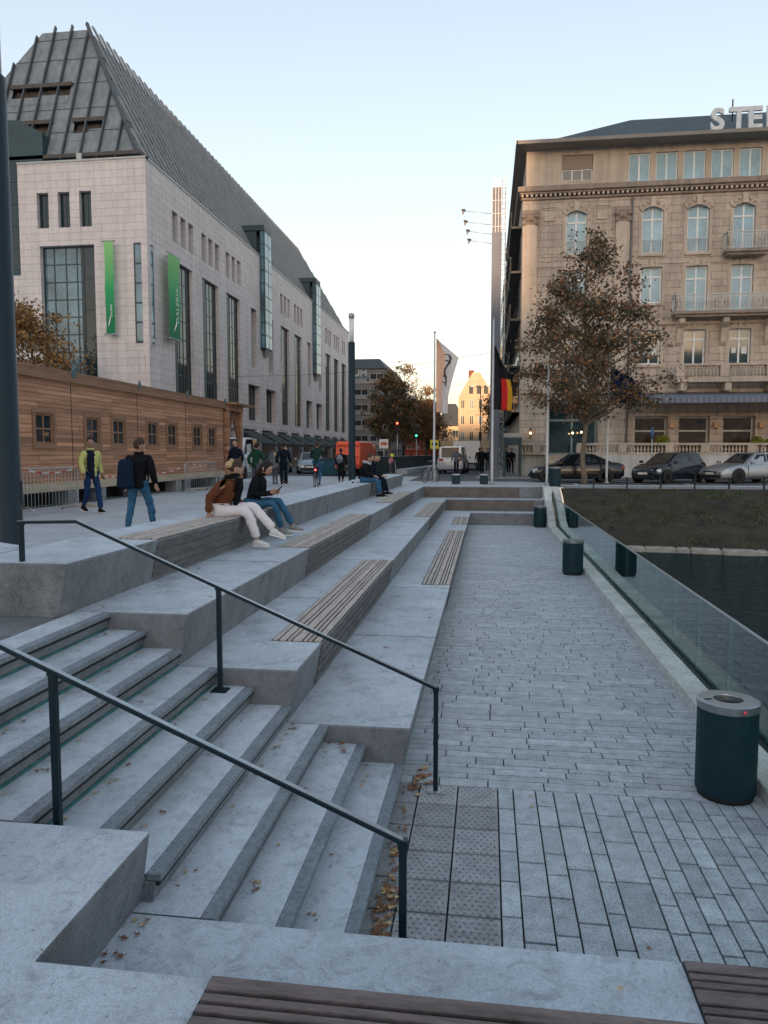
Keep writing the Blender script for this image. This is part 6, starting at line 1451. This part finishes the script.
def shoe(parent,a,d,s,mat,sole):
    """a = ankle point, d = toe direction"""
    d=Vector(d).normalized(); b=d.cross(V(0,0,1))
    b=b.normalized() if b.length>.1 else V(1,0,0); u=b.cross(d).normalized()
    mb=MB(); g=a-u*.075*s
    rows=[(-.075,.030,.07),(-.05,.038,.095),(0,.040,.10),(.05,.043,.075),(.11,.047,.055),(.16,.042,.042),(.185,.022,.028)]
    vs=[];fs=[]
    for (x,w_,h_) in rows:
        for (cx,cz) in ((-1,0),(-1,.5),(-.6,1),(.6,1),(1,.5),(1,0)): vs.append(tuple(g+d*x*s+b*cx*w_*s+u*(cz*h_+.015)*s))
    for i in range(len(rows)-1):
        for k in range(6): fs.append((i*6+k,(i+1)*6+k,(i+1)*6+(k+1)%6,i*6+(k+1)%6))
    fs.append(tuple(range(6))); fs.append(tuple(range(36,42))[::-1]); mb.add(vs,fs,True); o=mb.build('shoe',mat,parent,smooth=True)
    mb=MB(); vs=[]
    for (x,w_,h_) in rows:
        for cz in (0,.02):
            for cx in (-1,1): vs.append(tuple(g+d*x*1.03*s+b*cx*w_*1.06*s+u*(cz-.0)*s))
    fs=[]
    for i in range(len(rows)-1):
        q=i*4; fs+=[(q,q+1,q+5,q+4),(q+2,q+6,q+7,q+3),(q,q+4,q+6,q+2),(q+1,q+3,q+7,q+5)]
    fs+=[(0,2,3,1),(24,25,27,26)]; mb.add(vs,fs); mb.build('sole',sole,o)
def person(label,J,face,mats,s=1.0,hair='short',group=None,wide=1.0,jr=1.0,openf=None,headr=1.14,hands=None,skinm=None,coat=0,shoulder=True,hooded=False,tw=1.0):
    """J: joints in world space; mats: top, trousers, shoe, hair"""
    top,trs,shm,hrm=mats[:4]; sk_=skinm or SKN
    loc=V(J['pel'].x,J['pel'].y,min(J['anL'].z,J['anR'].z)-.08*s); r=thing('person',label,'person',tuple(loc),0,group)
    names=['pel','wai','che','nek','shL','elL','wrL','shR','elR','wrR','hiL','knL','anL','hiR','knR','anR']
    ix={n:i for i,n in enumerate(names)}; pts=[J[n].copy() for n in names]
    for i_ in (4,7): pts[i_]=pts[i_].lerp(pts[2],.22)-V(0,0,.035*s)
    f=Vector(face).normalized()
    hc=J['head']; nb=hc-V(0,0,.08*s)-f*.015*s
    ed=[('pel','wai'),('wai','che'),('che','nek'),('che','shL'),('shL','elL'),('elL','wrL'),('che','shR'),('shR','elR'),('elR','wrR'),('pel','hiL'),('hiL','knL'),('knL','anL'),('pel','hiR'),('hiR','knR'),('knR','anR')]
    E_=[(ix[a],ix[b]) for a,b in ed]+[(3,16)]
    rad=[.10,.08,.05,.048,.020,.022,.025,.020,.022,.025,.07,.045,.032,.07,.045,.032,.05]
    def ex(mb):
        add_head(mb,hc,f,s*headr)
        for sd_,e,w,k in ((1,'elL','wrL',0),(-1,'elR','wrR',1)):
            d=(J[w]-J[e]).normalized(); h=(hands[k] if hands else None) or {}
            add_hand(mb,J[w]-d*.01,h.get('d',d),sd_,s,h.get('c',.55),h.get('n',tuple(V(-d.y*sd_,d.x*sd_,-.2)) if abs(d.z)>.7 else (0,0,-1)))
        for k in 'LR':
            an=J['an'+k]; mb.tube([tuple(an),tuple(an-V(0,0,.03*s))],.03*s,8)
    body=skin('body',pts+[nb],[x*s for x in rad],E_,[sk_,EYE,LIP],r,1,0,None,ex)
    # trousers
    n2=['pel','hiL','knL','anL','hiR','knR','anR']; i2={n:i for i,n in enumerate(n2)}; P2=[J[n].copy() for n in n2]
    for k in (3,6): P2[k]=P2[k].lerp(P2[k-1],.07)
    skin('trousers',P2,[.118*s*wide,.098*s*wide,.072*s*tw,.058*s*tw,.098*s*wide,.072*s*tw,.058*s*tw],[(0,1),(1,2),(2,3),(0,4),(4,5),(5,6)],[trs],r,None,0)
    # jacket
    n3=['pel','wai','che','nek','shL','elL','wrL','shR','elR','wrR']; P3=[J[n].copy() for n in n3]; P3[0]=P3[0]+V(0,0,.0); P3[3]=P3[3].lerp(P3[2],.12)
    for k in (6,9): P3[k]=P3[k].lerp(P3[k-1],.08)
    R3=[.146,.138,.148,.078,.082,.060,.046,.082,.060,.046]; R3=[x*s*jr for x in R3]
    edg=[(0,1),(1,2),(2,3),(2,4),(4,5),(5,6),(2,7),(7,8),(8,9)]
    dn=(V(0,0,-1) if (P3[1]-P3[0]).normalized().z>.8 and abs(J['knL'].z-J['pel'].z)>.3*s else (P3[0]-P3[1]).normalized()*.25); P3.append(P3[0]+dn*(coat or .17)*s); R3.append(.152*s*jr); edg.append((0,10))
    mf=None
    tm=[top]
    if openf:
        tm=[top,openf]; sd3=f.cross(V(0,0,1)).normalized(); cc=J['che']
        fb=J.get('fwd',f)
        def mf(c): 
            d=c-cc; return 1 if (d.dot(fb)>.03*s and abs(d.dot(sd3))<.085*s and c.z<J['nek'].z) else 0
    skin('jacket',P3,R3,edg,tm,r,None,1,mf)
    cm=MB(); nk=J['nek']; cm.tube([tuple(nk+V(.068*s*math.cos(a),.068*s*math.sin(a),-.005*s)) for a in [i*math.pi/7 for i in range(15)]],.026*s,8,False); cm.build('collar',top,r)
    for k in 'LR':
        d=J.get('toe'+k) or V(f.x,f.y,0); shoe(r,J['an'+k],d,s,shm,M['white_paint'] if len(mats)<5 else mats[4])
    # hair
    cut={'short':-.05,'long':-.45,'bun':-.15,'bald':.5}[hair]
    def hfn(n):
        p=hf(V(n.x,n.y,max(n.z,-.6) if hair!='short' else n.z))
        k=1.10 if hair!='bald' else 1.03
        keep=(n.y<.45+.35*(n.z)) if n.z<.62 else True
        if n.z<cut and n.y>-.3: keep=False
        if n.z<(-.45 if hair in('short','bun','bald') else -.9): keep=False
        if abs(n.x)>.75 and n.z<.05 and hair!='long' : keep=False
        return p*(k if keep else .93)
    vs,fs,fr=head_pts(hc,f,s*headr,hfn,30,24)
    hb=MB(); jit=[v+V(noise.noise(v*60),noise.noise(v*60+V(5,0,0)),noise.noise(v*60+V(0,5,0)))*.006*s for v in vs]
    hb.add([tuple(v) for v in jit],fs,True); sd_,ff,u=fr
    if hair=='bun': hb.ball(tuple(hc-ff*.10*s+u*.04*s),.055*s,12,9); hb.ball(tuple(hc-ff*.13*s+u*.0*s),.035*s,10,8)
    if hair=='long':
        for q in (-1,0,1): hb.tube([tuple(hc+(-ff*.06+sd_*q*.055+u*.02)*s),tuple(hc+(-ff*.08+sd_*q*.065-u*.10)*s),tuple(hc+(-ff*.07+sd_*q*.05-u*.20)*s)],[.045*s,.04*s,.018*s],10)
    hb.build('hair',hrm,r)
    return r
def stand(x,y,z,rz,h,stride=.0,lean=0,armsw=.15,armb=.25,hs=1.0,headrz=0,wL=None,wR=None,crouch=0):
    """upright figure facing local +Y turned by rz"""
    k=h/1.75; Rm=Matrix.Rotation(rz,3,'Z')
    def W(a,b,c): v=Rm@V(a,b,0); return V(x+v.x*k,y+v.y*k,z+c*k)
    J=dict(pel=W(0,0,.97),wai=W(0,lean*.25,1.12),che=W(0,lean*.6,1.33),nek=W(0,lean*.9,1.50),head=W(0,lean*1.1+.02,1.635))
    J.update(shL=W(-.185,lean*.75,1.425),shR=W(.185,lean*.75,1.425),elL=W(-.255,lean*.6-armsw-.03,1.15),elR=W(.255,lean*.6+armsw-.05,1.15))
    J['wrL']=wL and W(*wL) or W(-.27,lean*.5-armsw+armb*.4,.90); J['wrR']=wR and W(*wR) or W(.27,lean*.5+armsw+armb*.5,.91)
    J.update(hiL=W(-.09,0,.90),hiR=W(.09,0,.90),knL=W(-.095,stride*.55+.03,.50),knR=W(.095,-stride*.25+.04,.50),anL=W(-.09,stride,.085),anR=W(.09,-stride,.10+.04*(stride>0.1)))
    fd=Rm@V(0,1,0); hd=Matrix.Rotation(rz+headrz,3,'Z')@V(0,1,0); J['fwd']=fd; J['toeL']=fd.copy(); J['toeR']=fd.copy() if stride<.1 else (fd-V(0,0,.25))
    return J,hd,k
cl=lambda n,c,v=.12: mk(n,tuple(q*.72 for q in c) if max(c)<.1 else c,.9,var=v,vs=6,bump=.5,bs=14,spec=.12)
navy=cl('navy_cloth',(.010,.017,.035)); blackc=cl('black_cloth_jacket',(.010,.012,.016)); dkgreen=cl('dark_green_cloth',(.015,.05,.045)); lime=cl('yellow_green_quilted_cloth',(.44,.46,.17)); denim=cl('blue_denim',(.035,.11,.20),.3); ddenim=cl('dark_blue_denim',(.012,.035,.10),.3); whitec=cl('white_trouser_cloth',(.66,.64,.68),.05); brownc=cl('brown_jacket_cloth',(.12,.045,.025)); greyc=cl('grey_green_coat_cloth',(.09,.14,.15)); pinkc=cl('pink_jacket_cloth',(.50,.22,.28)); greyp=cl('grey_cloth',(.10,.11,.13)); shW=cl('white_shoe',(.62,.62,.62)); shB=cl('black_shoe',(.015,.015,.018)); shG=cl('grey_shoe',(.25,.25,.24)); 
hrD=mk('dark_hair',(.010,.008,.007),.85,var=.3,vs=30); hrB=mk('brown_hair',(.045,.026,.016),.85,var=.3,vs=30); hrY=mk('blonde_hair',(.40,.28,.15),.55,var=.3,vs=30)
# walking man in the yellow-green jacket
J,hd,k=stand(-9.45,16.95,PL,R(-125),1.80,stride=.24,armsw=.10,headrz=R(-25)); 
person('man in a yellow-green quilted jacket and dark jeans walking beside the plank hut',J,hd,(lime,ddenim,shB,hrD),k,'short',openf=navy,skinm=SKD,jr=1.08)
J,hd,k=stand(-6.2,12.75,PL,R(8),1.70,stride=.0,armsw=.0,armb=.2,lean=.07,headrz=R(-35)); 
# his legs apart, mid step
J['anL']+=V(-.10,-.10,0); J['anR']+=V(.10,.14,0); J['knL']+=V(-.06,-.02,0); J['knR']+=V(.07,.09,0)
bp_=person('man in black jacket and blue jeans seen from behind, carrying a rucksack',J,hd,(blackc,denim,shB,hrB),k,'short',jr=1.18)
r=thing('rucksack','large dark blue rucksack worn by the man in black, front left of the hut','bag',(-6.3,12.5,2.35))
mb=MB(); mb.M=Matrix.Translation((-6.32,12.50,2.52))@Matrix.Rotation(R(20),4,'Z')@Matrix.Rotation(R(-6),4,'X'); mb.hexa([(-.15,-.13,-.26),(.15,-.13,-.26),(.16,.09,-.26),(-.16,.09,-.26)],[(-.11,-.05,.27),(.11,-.05,.27),(.13,.09,.27),(-.13,.09,.27)]); mb.build('pack',cl('dark_blue_nylon',(.008,.022,.05)),r,bevel=.07,smooth=True,seg=4)
mb=MB(); mb.M=Matrix.Translation((-6.32,12.50,2.50))@Matrix.Rotation(R(20),4,'Z'); mb.hexa([(-.11,-.17,-.2),(.11,-.17,-.2),(.11,-.09,-.2),(-.11,-.09,-.2)],[(-.09,-.12,.06),(.09,-.12,.06),(.1,-.05,.06),(-.1,-.05,.06)]); mb.build('front_pocket',bpy.data.materials['dark_blue_nylon'],r)
mb=MB(); mb.M=Matrix.Translation((-6.22,12.70,2.40))@Matrix.Rotation(R(12),4,'Z')
for s_ in (-1,1): mb.tube([(s_*.12,-.14,.33),(s_*.15,.02,.37),(s_*.17,.16,.22),(s_*.17,.17,.0),(s_*.15,0,-.12)],.018,6)
mb.build('shoulder_strap',navy,r)
# people further off
J,hd,k=stand(-9.5,27.6,PL,R(160),1.92,stride=.18,armsw=.05,headrz=R(25)); person('big man in a navy pullover walking towards us behind the seated women',J,hd,(navy,ddenim,shB,hrB),k,'short',jr=1.12)
J,hd,k=stand(-9.35,29.6,PL,R(-20),1.82,lean=.12); person('person in a dark green jacket directly behind the big man in navy',J,hd,(cl('bottle_green_jacket_cloth',(.02,.075,.05)),greyp,shB,hrD),k,'short',jr=1.2)
J,hd,k=stand(-9.0,32.6,PL,R(10),1.86); person('person in a very dark navy coat with back turned among the standing group',J,hd,(navy,navy,shB,hrD),k,'short',jr=1.2,coat=.35)
J,hd,k=stand(-9.35,34.2,PL,R(150),1.66,wL=(-.1,.25,1.15),wR=(.12,.28,1.12)); person('blonde woman in a long grey-green coat standing behind the seated women',J,hd,(greyc,greyc,shB,hrY),k,'long',jr=1.1,coat=.45)
J,hd,k=stand(-9.62,33.4,PL,R(165),1.42); person('fair-haired child standing just in front of the woman in the grey-green coat',J,hd,(cl('pale_grey_child_coat',(.2,.2,.22)),greyp,shB,hrY),k,'short')
# cyclist seen from behind
J,hd,k=stand(-7.2,31.3,PL+.16,R(5),1.72,lean=.22,wL=(-.22,.52,1.10),wR=(.22,.52,1.10)); J['elL']+=V(-.03,.22,0); J['elR']+=V(.03,.22,0)
J['knL']+=V(-.02,.28,.10);J['anL']+=V(-.02,.05,.12); J['knR']+=V(.02,.20,-.02); J['anR']+=V(.02,.05,-.14)
person('cyclist in a dark green top riding away from us across the plaza',J,hd,(dkgreen,denim,shB,hrB),k,'short')
bicycle('bicycle with a small red rear lamp ridden by the cyclist in dark green',(-7.2,31.3,PL),R(95),M['black'])
bk=[o for o in C.objects if o.name.startswith('bicycle') and 'ridden' in o.get('label','')][0]
mb=MB(); mb.ball((-.36,0,.72),.035); mb.build('rear_lamp',em('red_rear_lamp',(1,.03,.02),3),bk,local=True)
J,hd,k=stand(-7.0,35.7,PL,R(10),1.62,armsw=.02); person('person in black with a small grey rucksack standing left of the lamp column',J,hd,(blackc,blackc,shB,hrD),k,'short',jr=1.12)
r=thing('rucksack','small grey rucksack on the back of the person in black by the lamp column','bag',(-7.02,35.5,2.5)); mb=MB(); mb.M=Matrix.Translation((-7.03,35.50,2.58)); mb.ball((0,0,0),.19,14,10,.8,.5,1.1); mb.build('pack',cl('light_grey_nylon',(.2,.22,.26)),r); mb=MB(); mb.M=Matrix.Translation((-7.03,35.42,2.52)); mb.ball((0,0,0),.11,12,8,.9,.5,.8); mb.build('front_pocket',greyp,r)
# seated women on the top bench
def seated(x,y,zs,h,lean=.0,f=V(1,0,0),kn=((.46,.0,.10),(.46,.0,.10)),an=((.52,0,-.38),(.52,0,-.38)),wr=None,el=None,twist=0,hd=None,drop=0):
    k=h/1.7; sd=f.cross(V(0,0,1)).normalized()  # sd points to the figure's right
    def W(a,b,c): return V(x,y,zs)+(f*a+sd*b+V(0,0,c))*k
    J=dict(pel=W(0,0,.11),wai=W(.02+lean*.3,0,.27),che=W(.03+lean*.75,0,.47),nek=W(.05+lean*1.1,0,.63),head=W(.09+lean*1.3,0,.755-drop))
    J.update(shR=W(.02+lean*.95,.175,.56),shL=W(.02+lean*.95,-.175,.56),hiR=W(.03,.09,.09),hiL=W(.03,-.09,.09))
    J.update(knR=W(*kn[0]),knL=W(*kn[1]),anR=W(*an[0]),anL=W(*an[1]),elR=W(*el[0]),elL=W(*el[1]),wrR=W(*wr[0]),wrL=W(*wr[1]),fwd=f)
    return J,(hd or f),k
J,hd,k=seated(-4.05,11.05,1.92,1.68,lean=.13,kn=((.47,.12,.10),(.50,-.07,.16)),an=((.62,.10,-.37),(.86,-.02,-.22)),el=((-.10,.25,.30),(.10,-.26,.28)),wr=((-.10,.24,.05),(.34,-.10,.19)),hd=V(.75,.62,-.12))
J['toeR']=V(1,-.1,0); J['toeL']=V(.9,.1,-.25)
g1=person('seated woman in a brown jacket and white trousers with a blonde hair bun',J,hd,(brownc,whitec,shW,hrB),k,'bun',jr=1.13,wide=1.12,tw=1.22,hands=({},{'d':(.3,-.9,-.12),'n':(0,0,-1),'c':.1}))
hb=[c for c in g1.children if c.name.startswith('hair')][0]
bunm=MB(); hc=J['head']; f=V(*hd).normalized(); bunm.ball(tuple(hc-f*.115+V(0,0,.035)),.062,14,10); bunm.ball(tuple(hc-f*.07+V(0,0,.085)),.05,12,8); bunm.build('blonde_bun',hrY,hb)
mb=MB(); nk=J['nek']; mb.tube([tuple(nk+V(.09*math.cos(a),.10*math.sin(a),.0+.02*math.cos(a))) for a in [i*math.pi/8 for i in range(17)]],.036,8); mb.build('black_hood',blackc,g1)
mb=MB(); mb.tube([tuple(J['nek']+V(.10,.06,-.03)),tuple(J['che']+V(.16,.06,-.02)),tuple(J['wai']+V(.17,.05,-.02)),tuple(J['pel']+V(.23,.04,.03))],[.05,.062,.06,.035],8); mb.build('black_vest_front',blackc,g1)
J,hd,k=seated(-4.04,12.5,1.92,1.66,lean=.15,kn=((.45,.10,.12),(.50,-.03,.17)),an=((.60,.12,-.36),(.74,-.12,-.31)),el=((.14,.24,.27),(.16,-.24,.26)),wr=((.42,.10,.31),(.42,-.06,.30)),hd=V(.86,-.12,-.42),drop=.03)
J['toeR']=V(1,-.15,0); J['toeL']=V(1,.25,-.12)
g2=person('seated woman in a black top and blue jeans looking down at her phone',J,hd,(blackc,denim,shG,hrD),k,'long',jr=1.08,wide=1.05,hands=({'d':(.7,.4,.3),'n':(0,.7,.3),'c':.9},{'d':(.7,-.3,.3),'n':(0,-.7,.3),'c':.9}))
pw=(J['wrR']+J['wrL'])/2+V(.10,0,.05)
r=thing('phone','black phone in the hands of the seated woman in a black top','phone',tuple(pw)); mb=MB(); mb.M=Matrix.Translation(pw)@Matrix.Rotation(R(-50),4,'Y'); mb.box(-.075,.075,-.037,.037,-.004,.004); mb.build('case',M['black'],r,bevel=.003); mb=MB(); mb.M=Matrix.Translation(pw)@Matrix.Rotation(R(-50),4,'Y'); mb.box(-.07,.07,-.033,.033,.0045,.0055); mb.build('screen',M['pane_dark'],r)
# seated men
J,hd,k=seated(-3.98,24.0,1.92,1.80,lean=.10,kn=((.45,.12,.10),(.45,-.10,.10)),an=((.50,.13,-.37),(.55,-.10,-.37)),el=((.10,.27,.28),(.12,-.26,.28)),wr=((.38,.14,.20),(.36,-.12,.20)),hd=V(.9,-.1,-.1))
m1=person('seated man in a black jacket with pale grey hood and blue jeans',J,hd,(blackc,denim,shB,hrB),k,'short',jr=1.25)
mb=MB(); nk=J['nek']; mb.tube([tuple(nk+V(-.04+.10*math.cos(a),.11*math.sin(a),-.02-.03*math.cos(a))) for a in [i*math.pi/8 for i in range(17)]],.05,8); mb.build('grey_hood',cl('pale_grey_hood_cloth',(.4,.4,.44)),m1)
J,hd,k=seated(-3.95,25.1,1.92,1.76,lean=.12,kn=((.45,.12,.10),(.45,-.10,.10)),an=((.50,.13,-.36),(.60,-.10,-.36)),el=((.12,.27,.28),(.12,-.26,.28)),wr=((.46,.14,.18),(.46,-.12,.18)),hd=V(.9,-.25,-.15))
person('seated man in dark navy clothes, beyond the man with the pale grey hood',J,hd,(navy,navy,shB,hrB),k,'bald',jr=1.1)
r=thing('bottle','dark glass bottle standing on the bench behind the seated man with the grey hood','bottle',(-4.25,23.6,1.92)); mb=MB(); mb.lathe([(.001,0),(.034,0),(.036,.02),(.036,.14),(.014,.20),(.013,.25),(.0001,.25)],(0,0,0),14); mb.build('glass',M['bin'],r,local=True); mb=MB(); mb.lathe([(.0365,.05),(.0365,.11)],(0,0,0),14); mb.build('paper_label',M['white_paint'],r,local=True)
# child with helmet on a scooter
J,hd,k=stand(-6.0,46.5,PL+.15,R(-70),1.15,lean=.16,wL=(-.15,.42,1.10),wR=(.15,.42,1.10)); ch=person('child in a pink jacket and yellow helmet on a scooter in front of the parapet',J,hd,(pinkc,greyp,shB,hrB),k,'short',headr=1.3,jr=1.15)
mb=MB(); hc=J['head']; mb.ball(tuple(hc+V(0,0,.035)),.125,16,12,1,1,.85); mb.build('helmet',mk('yellow_helmet',(.75,.8,.05),.35),ch)
r=thing('kick_scooter','small kick scooter under the child with the yellow helmet','scooter',(-5.9,46.5,PL)); mb=MB(); mb.box(-6.25,-5.65,46.45,46.58,PL+.08,PL+.11); mb.build('deck',M['galv'],r); mb=MB(); mb.tube([(-5.62,46.5,PL+.1),(-5.70,46.5,PL+.85)],.016,6); mb.tube([(-5.70,46.32,PL+.85),(-5.70,46.68,PL+.85)],.014,6); mb.build('steering_bar',M['galv'],r)
for x in (-6.27,-5.6): mb=MB(); mb.M=Matrix.Translation((x,46.51,PL+.065))@Matrix.Rotation(R(90),4,'X'); mb.lathe([(.02,-.02),(.06,-.02),(.06,.02),(.02,.02)],(0,0,0),14); mb.build('wheel',tyre,r)
# pedestrians at the street mouth
def ped(x,y,h,rz,tp_,tr_,lb,hr=None,c_=0): 
    J,hd,k=stand(x,y,PL,rz,h,stride=.16); person(lb,J,hd,(tp_,tr_,shB,hr or hrD),k,'short',jr=1.12,coat=c_)
ped(-1.9,47.0,1.70,R(175),greyp,navy,'person in grey standing behind the silver van')
ped(-.35,50.5,1.74,R(170),blackc,blackc,'person in a long black coat walking towards us in the side street',c_=.45)
ped(-.55,55.5,1.76,R(-10),blackc,greyp,'person in black walking away, a little beyond the one in the long coat')
ped(.05,58,1.70,R(180),navy,blackc,'person in dark navy farther up the side street pavement')
ped(1.25,50.5,1.74,R(180),blackc,blackc,'person in black walking through the steel portal, left one of two')
ped(1.62,51.6,1.70,R(185),navy,blackc,'person in navy walking through the steel portal, right one of two')

# ------------------------------------------------------------------ fallen leaves
lm_=[mk('fallen_leaf_brown',(.20,.09,.04),.7,var=.5,vs=9),mk('fallen_leaf_tan',(.48,.33,.17),.7,var=.3,vs=9),mk('fallen_leaf_rust',(.22,.08,.045),.7,var=.4,vs=9),mk('fallen_leaf_yellow',(.42,.30,.12),.7,var=.3,vs=9)]
rn=random.Random(21)
def leaf(mb,x,y,z,s,col):
    """a curled maple-like leaf with five points and a stalk"""
    mb.mi=col; a0=rn.uniform(0,6.28); k=[]; tilt=rn.uniform(-.25,.25); tl2=rn.uniform(-.25,.25)
    shp=[(0,.95),(.35,.45),(.75,.85),(1.15,.42),(1.6,.65),(2.3,.35),(3.14,.30),(3.98,.35),(4.68,.65),(5.13,.42),(5.53,.85),(5.93,.45)]
    vs=[]
    for (t,r_) in shp: 
        dx=s*r_*math.cos(t+a0); dy=s*r_*math.sin(t+a0); vs.append((x+dx,y+dy,z+.006+abs(dx*tilt)+abs(dy*tl2)+.25*s*r_*r_*rn.uniform(.0,.8)))
    vs.append((x,y,z+.004)); n=len(shp); mb.add(vs,[(i,(i+1)%n,n) for i in range(n)])
    mb.tube([(x-s*.3*math.cos(a0),y-s*.3*math.sin(a0),z+.008),(x-s*.9*math.cos(a0+.2),y-s*.9*math.sin(a0+.2),z+.015)],.0012*2,3,False)
mb=MB()
for i in range(230): # drift along the lowest stair edge
    y=3.65+abs(rn.gauss(0,1))*1.0; 
    if y>6.6: continue
    x=-.66+abs(rn.gauss(0,.055)); leaf(mb,x,y,.0+rn.random()*.015,rn.uniform(.018,.042),rn.choice((0,0,0,1,1,2,3)))
for i in range(26): leaf(mb,-.62+abs(rn.gauss(0,.08)),rn.uniform(6.1,6.75),.0,rn.uniform(.03,.06),rn.choice((2,2,0,1)))
for k in range(9): # against each riser
    xk=x0+dx*k if False else -3.41+.3387*k
    for i in range(rn.randint(10,20)):
        zt=PL-.16*(k+1); 
        if zt<0: continue
        y=rn.uniform(3.65,6.35) if rn.random()<.6 else rn.gauss(rn.choice((4.2,6.2)),.12); y=min(max(y,3.65),6.36)
        if k<6 or True: leaf(mb,xk+abs(rn.gauss(0,.03))+.01,y,zt+.002,rn.uniform(.012,.03),rn.choice((0,0,1,1,2,3)))
for i in range(60): # scattered on tiers
    t=rn.randrange(3); leaf(mb,FX[t]-rn.uniform(.05,.95),rn.uniform(6.5,28)**1.0,T*(t+1)+.001,rn.uniform(.015,.04),rn.choice((0,1,2,3)))
for i in range(46): leaf(mb,rn.uniform(-.5,2.25),rn.uniform(4,26),.001,rn.uniform(.012,.03),rn.choice((0,1,2,3)))
for i in range(14):  leaf(mb,-1.82+rn.uniform(.0,.13),3.40+rn.uniform(-.75,.12),T+.002,rn.uniform(.02,.035),rn.choice((0,1,2)))
for (x,y,z,s,c) in ((-.28,3.78,.0,.085,1),(-.10,3.05,T,.03,1),(-.24,2.6,T,.02,1),(.62,3.3,T+.024,.028,1),(-1.0,3.9,.16,.06,0),(-1.25,6.30,.34,.065,0),(-1.2,6.2,.33,.05,2),(.55,14,0,.05,2),(-.03,2.2,2*T+.025,.02,1)): leaf(mb,x,y,z,s,c)
tag(mb.build('fallen_leaves',lm_),'small dry brown and yellow leaves strewn over the steps, tiers and paving','leaves',kind='stuff')
